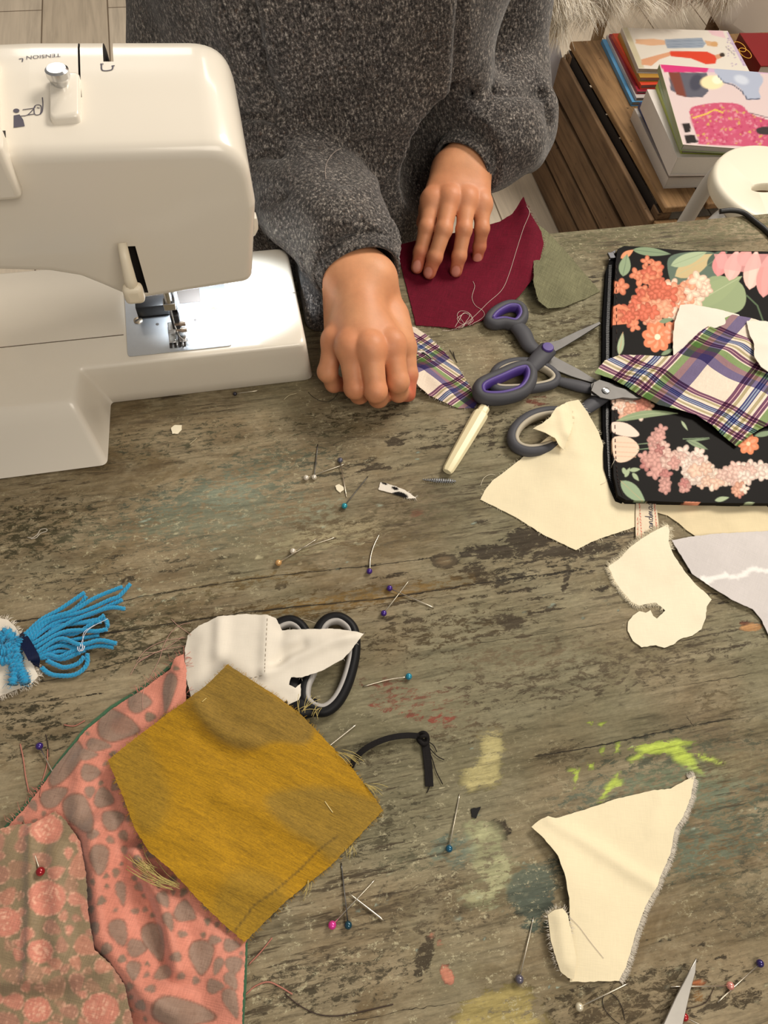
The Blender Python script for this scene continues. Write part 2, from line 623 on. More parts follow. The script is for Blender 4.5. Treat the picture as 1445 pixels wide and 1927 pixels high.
def relax(V, Fq, n=2, lam=0.5):
    V = V.copy()
    for _ in range(n):
        acc = np.zeros_like(V); c = np.zeros(len(V))
        for i in range(4):
            j = (i + 1) % 4
            np.add.at(acc, Fq[:, i], V[Fq[:, j]]); np.add.at(c, Fq[:, i], 1)
            np.add.at(acc, Fq[:, j], V[Fq[:, i]]); np.add.at(c, Fq[:, j], 1)
        V += lam * (acc / np.maximum(c, 1)[:, None] - V)
    return V
# ------------------------------------------------------------------ floor
def wood_floor():
    t = NT('pale_laminate')
    v = t.mapping((1, 1, 1), (0, 0, math.pi / 2))
    br = t.n('ShaderNodeTexBrick')
    br.offset = 0.37; br.offset_frequency = 2
    br.inputs['Scale'].default_value = 1.0
    br.inputs['Brick Width'].default_value = 1.25
    br.inputs['Row Height'].default_value = 0.19
    br.inputs['Mortar Size'].default_value = 0.0022
    br.inputs['Color1'].default_value = C4(S(196, 180, 158)); br.inputs['Color2'].default_value = C4(S(214, 200, 180))
    br.inputs['Mortar'].default_value = C4(S(120, 104, 86))
    t.L(v, br.inputs['Vector'])
    g = t.noise(1.0, 5, 0.6, t.mapping((30, 2.2, 1)), 0.6)
    c = t.mix(1.0, br.outputs[0], t.ramp(g, [(0.3, 0.78), (0.5, 1.0), (0.7, 1.08)]), 'MULTIPLY')
    g2 = t.noise(1.0, 3, 0.6, t.mapping((160, 5, 1)))
    c = t.mix(1.0, c, t.ramp(g2, [(0.3, 0.92), (0.7, 1.05)]), 'MULTIPLY')
    return t.done(c, 0.45, 0, 0.4)
mb = MB(); box(mb, (-2.2, -1.6, -0.04), (3.6, 4.2, 0.0))
tag(mb.build('floor', wood_floor(), smooth=False), kind='structure')
wallm = plain('wall_paint', S(206, 192, 172), 0.85, var=0.03)
mb = MB(); box(mb, (-2.2, 4.2, 0), (3.6, 4.3, 2.7)); tag(mb.build('wall_back', wallm, smooth=False), kind='structure')
mb = MB(); box(mb, (3.6, -1.6, 0), (3.7, 4.3, 2.7)); tag(mb.build('wall_right', wallm, smooth=False), kind='structure')

# ------------------------------------------------------------------ table
def table_canvas():
    c = Canvas(-60, 380, 1520, 2000, 1.0)
    R = random.Random(5)
    def blob(cx, cy, rx, ry, ang, col, al, soft):
        c.ell(cx, cy, rx, ry, ang, col, al, soft)
    # broad weathering tones
    teal = S(134, 142, 122); olive = S(112, 102, 72); brown = S(104, 84, 56); grey = S(140, 128, 108); pale = S(166, 160, 132); dk = S(70, 60, 44)
    for (x, y, rx, ry, a, col, al) in [
        (1250, 440, 330, 40, -5, S(146, 140, 104), .6), (1100, 620, 160, 60, -8, S(132, 118, 84), .5), (1070, 850, 60, 90, -8, brown, .35),
        (330, 830, 190, 40, -9, S(120, 118, 92), .4), (400, 960, 170, 60, -9, teal, .75), (560, 1000, 190, 60, -9, S(156, 146, 116), .55),
        (520, 870, 120, 36, -9, S(128, 134, 112), .55), (740, 960, 120, 60, -9, S(160, 142, 112), .6), (60, 1000, 130, 60, -9, S(90, 84, 58), .6),
        (120, 1090, 170, 36, -9, S(112, 104, 82), .4), (600, 1140, 260, 26, -9, S(140, 112, 66), .6), (250, 1200, 130, 60, -9, S(92, 86, 62), .6),
        (60, 1370, 90, 60, -9, S(78, 72, 52), .5), (820, 1190, 200, 46, -9, S(118, 100, 70), .5), (1100, 1260, 300, 60, -9, S(134, 118, 92), .5),
        (1000, 1060, 170, 46, -10, dk, .4), (900, 810, 180, 34, -8, S(100, 88, 64), .45), (620, 800, 150, 36, -9, S(112, 102, 72), .4),
        (1290, 1450, 190, 70, -12, S(118, 124, 102), .6), (1370, 1560, 110, 90, -12, S(124, 132, 110), .6), (1120, 1500, 80, 30, -12, teal, .5),
        (820, 1700, 160, 70, -12, S(138, 122, 96), .5), (620, 1850, 170, 60, -12, S(112, 102, 80), .5), (1200, 1880, 200, 50, -12, S(100, 86, 62), .6),
        (1400, 1700, 80, 60, -12, S(130, 118, 92), .5), (700, 1560, 90, 60, -12, S(120, 112, 86), .5), (330, 1130, 150, 26, -9, S(138, 126, 94), .4),
        (760, 1310, 90, 30, 15, S(176, 104, 84), .45), (1360, 1330, 60, 50, -9, S(150, 132, 98), .5), (690, 640, 40, 90, 0, S(118, 118, 92), .5)]:
        blob(x, y, rx * 1.15, ry * 1.1, a, col, al * .8, min(rx, ry) * 1.2)
    # long dark streaks of worn grain
    for k in range(150):
        zone = R.choice([(700, 760, 950, 860), (900, 960, 1250, 1120), (850, 1120, 1100, 1200), (560, 860, 760, 900), (1150, 1480, 1260, 1600),
                         (940, 520, 1120, 700), (700, 1080, 900, 1200), (1050, 1760, 1445, 1927), (0, 1000, 500, 1130), (1280, 1020, 1445, 1300)])
        x, y = R.uniform(zone[0], zone[2]), R.uniform(zone[1], zone[3])
        L = R.uniform(20, 90); sl = -0.16 + R.uniform(-0.03, 0.03); al = R.uniform(.25, .8)
        c.ell(x, y, L / 2, R.uniform(1.5, 4.5), math.degrees(math.atan(sl)), S(58, 48, 36), al, 2.5)
    for (x, y, rx, ry, a, al) in [(960, 1170, 26, 16, 0, .75), (742, 832, 18, 9, 0, .7), (1010, 1010, 60, 20, -8, .8), (1085, 1035, 80, 12, -5, .8), (930, 1040, 70, 14, 0, .7), (1240, 1200, 60, 8, -8, .5),
                               (905, 1080, 46, 18, 20, .6), (1065, 1090, 6, 26, 10, .7), (860, 1240, 12, 6, 0, .5), (938, 1560, 18, 24, -60, .7), (1400, 1620, 10, 22, 0, .5), (735, 1170, 16, 8, 0, .4),
                               (798, 1800, 14, 44, 14, .75), (1255, 1502, 40, 6, -8, .5), (1020, 540, 30, 20, 0, .3), (925, 825, 6, 20, 0, .6), (870, 845, 10, 8, 0, .5)]:
        c.ell(x, y, rx * 1.1, ry * 1.1, a, S(62, 52, 40), al, min(rx, ry) * .7)
    for (x, y, rx, ry, col, al) in [(430, 925, 60, 30, S(138, 148, 130), .5), (600, 960, 60, 30, S(150, 152, 126), .45), (1340, 1480, 80, 40, S(120, 132, 110), .55), (1290, 1600, 80, 60, S(118, 130, 110), .5), (950, 1640, 60, 30, S(180, 178, 140), .45), (1060, 1420, 50, 30, S(110, 96, 70), .5),
        (640, 1005, 90, 26, S(168, 156, 122), .5), (560, 1030, 110, 26, S(168, 158, 124), .5), (500, 1090, 120, 16, S(150, 124, 78), .45), (700, 1120, 180, 14, S(150, 120, 68), .5), (980, 1230, 200, 30, S(142, 126, 98), .4), (230, 1000, 110, 24, S(120, 122, 98), .4), (700, 1420, 60, 30, S(120, 108, 82), .4),
        (880, 1380, 100, 24, S(128, 112, 84), .4), (1200, 1560, 60, 14, S(150, 150, 118), .4), (1380, 1440, 60, 30, S(156, 136, 100), .5), (780, 1620, 90, 30, S(128, 126, 100), .45), (1390, 1880, 60, 20, S(76, 64, 46), .5), (1200, 1900, 120, 20, S(82, 68, 50), .45)]:
        c.ell(x, y, rx, ry, -9, col, al, min(rx, ry) * .9)
    # knots
    c.ell(835, 1055, 26, 15, 0, S(84, 72, 54), .8, 5); c.ell(835, 1055, 14, 8, 0, S(118, 100, 74), .7, 4)
    c.ell(1413, 1180, 22, 9, 0, S(190, 140, 90), .8, 3); c.ell(1400, 1172, 10, 4, 0, S(90, 40, 26), .9, 2)
    c.ell(528, 1103, 10, 8, 0, S(86, 76, 58), .7, 3)
    # plank joints and cracks along the grain
    crk = S(34, 27, 18)
    c.line([(-60, 1184), (46, 1168), (300, 1117), (520, 1083), (740, 1060), (1000, 1020)], 1.6, crk, .75)
    c.line([(40, 1212), (280, 1180), (500, 1148), (740, 1124), (900, 1098), (1100, 1072)], 2.6, crk, .95)
    c.line([(-60, 1300), (120, 1275), (330, 1222), (560, 1196)], 2.0, crk, .5)
    c.line([(0, 1330), (200, 1304)], 2, crk, .5)
    c.line([(1010, 1422), (1130, 1402), (1300, 1366), (1445, 1340)], 2.0, crk, .8)
    c.line([(560, 780), (1000, 742), (1300, 700)], 1.2, crk, .3)
    c.line([(640, 1925), (760, 1902), (900, 1880)], 1.5, crk, .5)
    c.line([(1040, 1215), (1300, 1170), (1500, 1140)], 1.2, crk, .4)
    c.line([(1000, 520), (1445, 470)], 1.2, crk, .3)
    # flecks of old paint
    cream = S(206, 196, 160)
    for k in range(520):
        zone = R.choice([(470, 840, 900, 1060), (470, 980, 760, 1080), (740, 1380, 1000, 1700), (1040, 1400, 1445, 1560), (850, 1640, 1000, 1740), (900, 1600, 1100, 1750), (250, 930, 520, 1050),
                         (1300, 1450, 1445, 1680), (700, 1650, 950, 1800), (600, 1640, 780, 1780), (150, 1090, 330, 1140), (950, 1100, 1300, 1180), (1000, 1800, 1445, 1900)])
        x, y = R.uniform(zone[0], zone[2]), R.uniform(zone[1], zone[3])
        c.ell(x, y, R.uniform(1.5, 8), R.uniform(1, 2.4), R.uniform(-25, 5), R.choice([cream, pale, S(176, 190, 172), S(190, 174, 140)]), R.uniform(.3, .8), 1.6)
    # paint marks
    sand = S(202, 190, 134)
    c.poly(spl([(905, 1385), (928, 1376), (947, 1386), (951, 1412), (944, 1440), (948, 1462), (930, 1482), (905, 1484), (888, 1495), (868, 1478), (866, 1455), (880, 1440), (898, 1430), (900, 1410)], 4, True), sand, .78, 12)
    c.poly(spl([(860, 1900), (890, 1870), (930, 1858), (970, 1850), (1005, 1868), (1012, 1900), (1030, 1960), (840, 1960)], 4, True), S(190, 172, 108), .68, 16)
    for (x, y, rx, ry) in [(915, 1600, 34, 50), (895, 1560, 26, 24), (938, 1645, 26, 40), (905, 1690, 40, 22)]:
        c.ell(x, y, rx, ry, 10, S(182, 182, 140), .62, 16)
    c.ell(848, 1600, 46, 36, 0, S(130, 146, 130), .5, 16)
    c.ell(1000, 1678, 48, 52, 0, S(80, 92, 82), .8, 14); c.ell(1010, 1740, 34, 16, 0, S(92, 108, 96), .6, 10); c.ell(1030, 1640, 44, 30, 0, S(96, 104, 90), .5, 14)
    lime = S(186, 206, 86)
    for P in [[(1180, 1408), (1230, 1396), (1275, 1392), (1310, 1398), (1280, 1404), (1300, 1418), (1324, 1458), (1300, 1448), (1270, 1432), (1262, 1418), (1215, 1420), (1190, 1434), (1182, 1430), (1208, 1414)],
              [(1080, 1450), (1092, 1448), (1086, 1470), (1080, 1486)], [(1160, 1400), (1170, 1398), (1164, 1412), (1156, 1416)], [(1140, 1480), (1166, 1452), (1160, 1476), (1132, 1508), (1126, 1508)],
              [(1150, 1474), (1170, 1466), (1172, 1480), (1160, 1484)], [(1104, 1436), (1118, 1434), (1116, 1446), (1108, 1448)], [(1102, 1358), (1118, 1356), (1114, 1364)], [(1124, 1362), (1142, 1358), (1130, 1368)],
              [(1300, 1412), (1340, 1426), (1362, 1436), (1350, 1438), (1318, 1428)], [(1070, 1450), (1080, 1446), (1076, 1452)], [(1128, 1414), (1138, 1404), (1134, 1420)]]:
        c.poly(P, lime, 1.0, 5)
    c.ell(1260, 1470, 90, 30, -8, S(120, 134, 104), .35, 20)
    c.poly(spl([(832, 1815), (848, 1822), (856, 1840), (852, 1852), (838, 1850), (828, 1832)], 4, True), S(206, 134, 110), .9, 3)
    c.ell(812, 1760, 5, 4, 0, S(196, 130, 106), .7, 2); c.ell(828, 1775, 7, 5, 0, S(196, 130, 106), .6, 2)
    for P in [[(690, 1320), (740, 1332), (780, 1345), (850, 1340), (862, 1358), (820, 1368), (770, 1352), (700, 1336)]]:
        c.poly(P, S(170, 72, 60), .5, 10)
    c.ell(1010, 755, 26, 12, -8, S(140, 56, 40), .4, 9)
    c.ell(1310, 1850, 16, 5, 0, S(186, 104, 60), .8, 3); c.ell(1315, 1875, 10, 10, 0, S(170, 120, 60), .5, 5)
    c.ell(785, 967, 14, 8, 0, S(96, 40, 26), .6, 5)
    return c
def table_material():
    t = NT('weathered_table_wood')
    st = t.n('ShaderNodeAttribute', attribute_name='Col')
    a = t.noise(1.0, 5, 0.6, t.mapping((2.6, 22, 8)), 0.6)
    b = t.noise(1.0, 5, 0.7, t.mapping((14, 150, 30)), 0.5)
    d = t.noise(1.0, 4, 0.65, t.mapping((60, 520, 60)), 0.3)
    e = t.noise(1.0, 6, 0.8, t.mapping((95, 230, 60), loc=(9, 2, 0)), 0.4)
    f = t.noise(1.0, 5, 0.7, t.mapping((16, 30, 10), loc=(4, 4, 0)), 0.8)
    col = t.ramp(a, [(0.28, S(92, 78, 56)), (0.42, S(114, 99, 75)), (0.52, S(130, 115, 89)), (0.64, S(144, 130, 104)), (0.8, S(108, 90, 64))])
    col = t.mix(t.ramp(f, [(0.44, 0.0), (0.60, 0.65)]), col, S(150, 138, 112))
    col = t.mix(t.ramp(t.noise(1.0, 5, 0.7, t.mapping((9, 22, 10), loc=(7, 1, 0)), 0.8), [(0.50, 0.0), (0.62, 0.6)]), col, S(104, 88, 60))
    hue = t.noise(4.5, 4, 0.6)
    col = t.mix(t.ramp(hue, [(0.45, 0.0), (0.62, 0.55)]), col, S(116, 116, 92))
    # painted / stained zones, worn through in patches
    al = st.outputs['Alpha']
    k = t.math('ADD', al, t.math('MULTIPLY', t.math('SUBTRACT', e, 0.5), 3.2))
    m = t.ramp(k, [(0.36, 0.0), (0.56, 0.92)])
    m = t.math('MULTIPLY', m, t.math('MINIMUM', t.math('MULTIPLY', al, 3.5), 1.0))
    col = t.mix(m, col, st.outputs['Color'])
    f1 = t.ramp(b, [(0.30, 0.50), (0.42, 0.88), (0.52, 1.0), (0.70, 1.14)])
    col = t.mix(1.0, col, f1, 'MULTIPLY')
    col = t.mix(1.0, col, t.ramp(d, [(0.3, 0.76), (0.5, 1.0), (0.7, 1.16)]), 'MULTIPLY')
    col = t.mix(1.0, col, t.ramp(t.noise(1.0, 4, 0.75, t.mapping((260, 420, 60))), [(0.3, 0.84), (0.7, 1.12)]), 'MULTIPLY')
    cl = t.ramp(t.noise(1.0, 3, 0.5, t.mapping((5, 9, 5), loc=(2, 8, 0))), [(0.46, 0.0), (0.60, 1.0)])
    dashes = t.ramp(t.noise(1.0, 4, 0.7, t.mapping((32, 300, 30), loc=(3, 1, 0))), [(0.53, 0.0), (0.61, 0.85)])
    col = t.mix(t.math('MULTIPLY', dashes, cl), col, S(58, 48, 36))
    cl2 = t.ramp(t.noise(1.0, 3, 0.5, t.mapping((4, 7, 5), loc=(5, 3, 0))), [(0.44, 0.08), (0.58, 1.0)])
    fl = t.ramp(t.noise(1.0, 6, 0.85, t.mapping((170, 240, 90), loc=(1, 7, 0))), [(0.57, 0.0), (0.62, 0.75)])
    col = t.mix(t.math('MULTIPLY', fl, cl2), col, S(186, 178, 146))
    h = t.math('ADD', t.math('MULTIPLY', b, 0.6), t.math('MULTIPLY', d, 0.4))
    t.bump(h, 0.55, 0.0012)
    return t.done(col, t.ramp(b, [(0.3, 0.8), (0.7, 0.6)]), 0, 0.22)

tbl = thing('work_table', 'weathered grey-brown wooden work table spotted with paint, carrying all the sewing things', 'table', (0.4, 0.2, 0.0))
TX0, TX1, TY0, TY1 = -0.62, 1.05, -0.26, 0.574
def tabletop():
    h = 0.0015
    xs = np.concatenate([np.arange(TX0, -0.26, 0.02), np.arange(-0.26, 0.66, h), np.arange(0.66, TX1, 0.02), [TX1]])
    ys = np.concatenate([np.arange(TY0, -0.13, 0.02), np.arange(-0.13, TY1 - 0.0005, h), [TY1]])
    X, Y = np.meshgrid(xs, ys, indexing='ij'); nx, ny = X.shape
    V = np.stack([X.ravel(), Y.ravel(), np.full(nx * ny, TZ)], 1)
    i, j = np.meshgrid(np.arange(nx - 1), np.arange(ny - 1), indexing='ij'); a = (i * ny + j).ravel()
    Q = np.stack([a, a + ny, a + ny + 1, a + 1], 1)
    u, v = proj(V)
    cv = table_canvas()
    rgb, al = cv.sample(u, v)
    ok = (u > -58) & (u < 1518) & (v > 382) & (v < 1998)
    al = np.where(ok, al, 0)
    mb = MB(); mb.add(V, Q.tolist(), 0, np.hstack([rgb, al[:, None]]))
    n = 0
    # thickness
    KR = random.Random(2)
    for P, w in (([(-60, 1184), (46, 1168), (300, 1117), (520, 1083), (740, 1060), (830, 1046)], .5), ([(-20, 1222), (100, 1206), (280, 1180), (500, 1148), (740, 1124), (900, 1098), (1100, 1072)], .8), ([(-60, 1300), (120, 1275), (330, 1222), (560, 1196)], .45),
                 ([(0, 1330), (200, 1304)], .4), ([(1010, 1422), (1130, 1402), (1300, 1366), (1400, 1350)], .55), ([(640, 1925), (760, 1902), (860, 1886)], .35), ([(860, 1215), (1000, 1196), (1180, 1166)], .3), ([(560, 1160), (700, 1140), (860, 1120)], .35), ([(1000, 520), (1150, 502)], .3),
                 ([(100, 1100), (300, 1062)], .3), ([(560, 1040), (720, 1016)], .25), ([(1290, 1345), (1305, 1368)], .6), ([(480, 950), (640, 928)], .25), ([(640, 1590), (760, 1566)], .3), ([(1290, 1290), (1445, 1262)], .35), ([(830, 770), (1000, 744)], .3)):
        L_ = spl([U(*p) for p in P], 14); n_ = len(L_); T_ = np.gradient(L_, axis=0); T_ /= np.linalg.norm(T_, axis=1)[:, None]
        sd = np.stack([-T_[:, 1], T_[:, 0], 0 * T_[:, 0]], 1)
        jw = np.array([w * .001 * KR.uniform(.25, 1.0) * min(1, i / 4 + .05, (n_ - 1 - i) / 4 + .05) for i in range(n_)])
        L_ = L_ + sd * np.array([KR.uniform(-.0006, .0006) for _ in range(n_)])[:, None] + (0, 0, .00006)
        v_ = np.concatenate([L_ - sd * jw[:, None] * .6, L_ + sd * jw[:, None] * .6])
        mb.add(v_, [(i, i + n_, i + n_ + 1, i + 1)[::-1] for i in range(n_ - 1)], 1, np.array([0, 0, 0, 0.0]))
    b0 = TZ - 0.032
    c = [(TX0, TY0), (TX1, TY0), (TX1, TY1), (TX0, TY1)]
    v8 = [(x, y, TZ - 0.00005) for x, y in c] + [(x, y, b0) for x, y in c]
    mb.add(v8, [(0, 4, 5, 1), (1, 5, 6, 2), (2, 6, 7, 3), (3, 7, 4, 0), (4, 7, 6, 5)], 0, np.array([0, 0, 0, 0.0]))
    return mb
WOOD = table_material()
tabletop().build('tabletop', [WOOD, plain('dark_crack', S(30, 24, 16), .95)], tbl, smooth=False)
for (x, y) in ((-0.55, -0.19), (0.98, -0.19), (-0.55, 0.50), (0.98, 0.50)):
    m_ = MB(); box(m_, (x - 0.035, y - 0.035, 0), (x + 0.035, y + 0.035, TZ - 0.032)); m_.build('leg', WOOD, tbl, smooth=False, bevel=0.004)
# ------------------------------------------------------------------ projecting marks and small parts onto finished surfaces
from mathutils.bvhtree import BVHTree
def bvh_of(objs):
    dg = bpy.context.evaluated_depsgraph_get(); dg.update()
    V = []; Fc = []; n = 0
    for o in objs:
        e = o.evaluated_get(dg); me = e.to_mesh()
        mw = Matrix.Translation(Vector(ORG[o.name]))
        V += [mw @ v.co for v in me.vertices]
        Fc += [tuple(i + n for i in p.vertices) for p in me.polygons]
        n += len(me.vertices)
        e.to_mesh_clear()
    return BVHTree.FromPolygons(V, Fc)
def hit(bv, u, v, off=0.0002):
    d = Vector(ray(u, v)).normalized()
    l, nn, i, t = bv.ray_cast(Vector(CAMLOC), d)
    if l is None: return None
    if nn.dot(d) > 0: nn = -nn
    return np.array(l + nn * off)
def drop(bv, x, y, off=0.0, top=TZ + 0.4, dflt=TZ):
    l, nn, i, t = bv.ray_cast(Vector((x, y, top)), Vector((0, 0, -1)))
    return (l.z if l is not None else dflt) + off
def mark_line(mb, bv, pts, w, off=0.0003, mi=0, n=6):
    """a flat printed line of width w (m) on a surface"""
    P = [hit(bv, *p, off=off) for p in spl(pts, n)]
    P = [p for p in P if p is not None]
    if len(P) > 1: tube(mb, P, w / 2, 4, flat=0.25, mi=mi)
def mark_poly(mb, bv, pts, off=0.0003, mi=0):
    P = [hit(bv, *p, off=off) for p in pts]
    if any(p is None for p in P): return
    n = len(P)
    mb.add(P, [tuple(range(n))], mi)
def boolean(o, cutters):
    for c in cutters:
        m = o.modifiers.new('cut', 'BOOLEAN'); m.operation = 'DIFFERENCE'; m.object = c; m.solver = 'EXACT'
    dg = bpy.context.evaluated_depsgraph_get(); dg.update()
    me = bpy.data.meshes.new_from_object(o.evaluated_get(dg))
    o.modifiers.clear(); o.data = me
    for c in cutters: bpy.data.objects.remove(c, do_unlink=True)

# ------------------------------------------------------------------ sewing machine
def Z(z): return TZ + z
WHITE = plain('machine_white_plastic', S(228, 220, 206), 0.28, var=0.015, vs=20, spec=0.5, coat=0.35)
STEEL = plain('polished_steel', (0.62, 0.62, 0.62), 0.22, 1.0, var=0.05)
BRUSH = plain('brushed_steel_plate', (0.55, 0.57, 0.6), 0.34, 1.0, var=0.04, vs=300)
DARKM = plain('dark_gap', S(40, 34, 30), 0.7)
BLACKP = plain('black_plastic', S(20, 20, 22), 0.4)
INK = plain('grey_print', S(84, 80, 92), 0.6)
BRASS = plain('brass_screw', (0.42, 0.33, 0.26), 0.3, 1.0)
IVORYP = plain('ivory_plastic', S(232, 220, 196), 0.4, var=0.02)
sm = thing('sewing_machine', 'white plastic sewing machine with lit needle area at the left', 'sewing machine', (-0.1, 0.46, TZ))
def fillet(poly, rads, n=5):
    out = []; m = len(poly)
    for i in range(m):
        p = np.array(poly[i], float); a = np.array(poly[i - 1], float); b = np.array(poly[(i + 1) % m], float); r = rads[i]
        if r <= 0: out.append(p); continue
        da = (a - p) / np.linalg.norm(a - p); db = (b - p) / np.linalg.norm(b - p)
        ang = math.acos(np.clip(da @ db, -1, 1)); t = min(r / math.tan(ang / 2), np.linalg.norm(a - p) * .49, np.linalg.norm(b - p) * .49)
        p0 = p + da * t; p1 = p + db * t
        for k in range(n + 1):
            s = k / n
            out.append((1 - s) ** 2 * p0 + 2 * s * (1 - s) * p + s * s * p1)
    return np.array(out)
def machine():
    # base
    def ring(P, z, r): return np.array([(x, y, Z(z)) for x, y in fillet(P, r)])
    top = [(-.36, .384), (-.131, .384), (-.1265, .4165), (.0525, .4165), (.0525, .532), (-.36, .532)]
    bot = [(-.36, .356), (-.119, .356), (-.1145, .4185), (.0575, .4185), (.0575, .538), (-.36, .538)]
    T = np.array(top); B = np.array(bot); r = [.002, .006, .004, .007, .009, .002]
    cen = np.array([-.15, .46])
    def inset(P, d):
        return [(-.36, P[0][1] + d), (P[1][0] - d, P[1][1] + d), (P[2][0] - d, P[2][1] + d), (P[3][0] - d, P[3][1] + d), (P[4][0] - d, P[4][1] - d), (-.36, P[5][1] - d)]
    mb = MB()
    H = .050
    rg = [ring(inset(bot, .001), 0.0005, r), ring(bot, .002, r)]
    for t in (.25, .5, .75, .93): rg.append(ring((B * (1 - t) + T * t).tolist(), H * t, r))
    T2 = (B * .0 + T)
    for a in (30, 60, 90):
        a = math.radians(a); d = .0035 * (1 - math.cos(a)); rg.append(ring(inset(T2.tolist(), d), H - .0035 + .0035 * math.sin(a), r))
    loft(mb, rg)
    bed = mb.build('base', WHITE, sm, angle=40)
    mb = MB()   # seam of the free-arm cover
    tube(mb, [(-.36, .447, Z(H + .00005)), (-.092, .447, Z(H + .00005))], .0005, 4, flat=.3)
    tube(mb, [(.0, .475, Z(H + .00005)), (.052, .475, Z(H + .00005))], .00025, 4, flat=.3)
    mb.build('cover_seam', plain('seam_shadow_gap', S(120, 108, 92), .8), sm)
    # arm
    prof = [(.0195, .2385), (.0225, .19), (.0145, .1235), (-.035, .1195), (-.067, .1165), (-.078, .124), (-.088, .1325), (-.1, .142), (-.118, .1485), (-.15, .1535), (-.37, .155), (-.37, .2435), (-.1, .2435)]
    rad = [.034, .02, .009, .004, .006, .004, .004, .01, .02, .02, .0015, .0015, .01]
    base = fillet(prof, rad, 9)
    def off(P, d):
        m = len(P); q = np.zeros_like(P)
        for i in range(m):
            t = P[(i + 1) % m] - P[i - 1]; nn = np.array([-t[1], t[0]]); nn /= np.linalg.norm(nn) + 1e-12
            q[i] = P[i] + nn * d
        return q
    def mitre(P, d):
        P = np.array(P, float); m = len(P); out = []
        for i in range(m):
            a, b, c = P[i - 1], P[i], P[(i + 1) % m]
            e1 = (b - a) / np.linalg.norm(b - a); e2 = (c - b) / np.linalg.norm(c - b)
            n1 = np.array([-e1[1], e1[0]]); n2 = np.array([-e2[1], e2[0]])
            q = n1 + n2; q = q / (q @ n1)
            out.append(b + q * d)
        return out
    area_ = np.sum(base[:, 0] * np.roll(base[:, 1], -1) - np.roll(base[:, 0], -1) * base[:, 1])
    sg = 1 if area_ > 0 else -1     # ccw -> inward normal is the left one
    st = []
    y0, y1 = .4125, .518
    for a in np.linspace(0, 90, 6):
        a = math.radians(a); st.append((y0 + .007 * (1 - math.sin(a)), .007 * (1 - math.cos(a))))
    st = st[::-1]
    st = [(y0, .007)] + [(y0 + .007 * (1 - math.cos(math.radians(a))), .007 * (1 - math.sin(math.radians(a)))) for a in (18, 36, 54, 72, 90)]
    st += [(y, 0) for y in np.linspace(y0 + .012, y1 - .02, 8)]
    st += [(y1 - .018 * (1 - math.sin(math.radians(a))), .018 * (1 - math.cos(math.radians(a)))) for a in (15, 30, 45, 60, 75, 90)]
    rg = []
    for y, d in st:
        q = mitre(prof, sg * d)
        turn = []
        for i in range(len(prof)):
            a_, b_, c_ = np.array(prof[i - 1]), np.array(prof[i]), np.array(prof[(i + 1) % len(prof)])
            turn.append(((b_ - a_)[0] * (c_ - b_)[1] - (b_ - a_)[1] * (c_ - b_)[0]) * sg)
        q = fillet(q, [max(.0008, r_ - d) if t_ > 0 else r_ + d * .5 for r_, t_ in zip(rad, turn)], 9)
        cr = np.interp(y, [.4125, .43, .465, .5, .518], [-.0075, -.003, .0025, .0035, .002])
        w = np.clip((q[:, 1] - .17) / .06, 0, 1)
        rg.append(np.stack([q[:, 0], np.full(len(q), y), TZ + q[:, 1] + cr * w], 1))
    mb = MB(); loft(mb, rg if sg < 0 else [g[::-1] for g in rg][::1])
    arm = mb.build('arm', [WHITE, DARKM], sm, angle=40)
    bm = bmesh.new(); bm.from_mesh(arm.data); bmesh.ops.recalc_face_normals(bm, faces=bm.faces); bm.to_mesh(arm.data); bm.free()
    # hollows cut into the arm: threading slot, lever slot, lamp and needle cavity
    def cutter(P8=None, lo=None, hi=None):
        m = MB()
        if P8 is not None: m.add(P8, [(0, 3, 2, 1), (4, 5, 6, 7), (0, 1, 5, 4), (1, 2, 6, 5), (2, 3, 7, 6), (3, 0, 4, 7)], 1)
        else: box(m, lo, hi, 1)
        c_ = m.build('cutter', [WHITE, DARKM], smooth=False)
        bb = bmesh.new(); bb.from_mesh(c_.data); bmesh.ops.recalc_face_normals(bb, faces=bb.faces); bb.to_mesh(c_.data); bb.free()
        return c_
    cs = [cutter(lo=(-.0575, .484, Z(.20)), hi=(-.0515, .54, Z(.27))),
          cutter(lo=(-.0722, .452, Z(.225)), hi=(-.0710, .54, Z(.27))),
          cutter(lo=(-.062, .425, Z(.10)), hi=(.004, .505, Z(.155)))]
    p = [UY(234, 489, .40), UY(256, 488, .40), UY(281, 575, .40), UY(262, 575, .40)]
    q = [a + np.array([0, .025, 0]) for a in p]
    cs.append(cutter(P8=np.array([p[0], p[1], q[1], q[0], p[3], p[2], q[2], q[3]])))
    for c in cs: c.location = ORG[c.name]
    arm.parent = None; arm.location = ORG[arm.name]
    boolean(arm, cs)
    arm.parent = sm; arm.location = (0, 0, 0)
    try: arm.data.set_sharp_from_angle(angle=math.radians(40))
    except Exception: pass
    # pillar at the left, outside the picture, carries the arm
    mb = MB(); box(mb, (-.36, .40, Z(.045)), (-.235, .52, Z(.17))); mb.build('pillar', WHITE, sm, smooth=True, bevel=.01, angle=40)
    bv = bvh_of([arm])
    # thread guide tab with chrome knob
    mb = MB()
    c = [hit(bv, u, v, 0) for u, v in ((97, 152), (153, 148), (153, 232), (97, 236))]
    P = np.array([(p[0], p[1]) for p in c]); zt = [p[2] for p in c]
    for lvl, d, up in ((0, 0, -.002), (1, 0, .0035), (2, .0012, .0048)):
        pass
    cc = P.mean(0)
    def rr(d, up):
        Q = cc + (P - cc) * (1 - d); f = fillet(Q, [.003] * 4, 4)
        z = [np.mean(zt) + (zt[0] - zt[3]) * ((y - cc[1]) / (P[0][1] - P[3][1])) + up for x, y in f]
        return np.array([(f[i][0], f[i][1], z[i]) for i in range(len(f))])
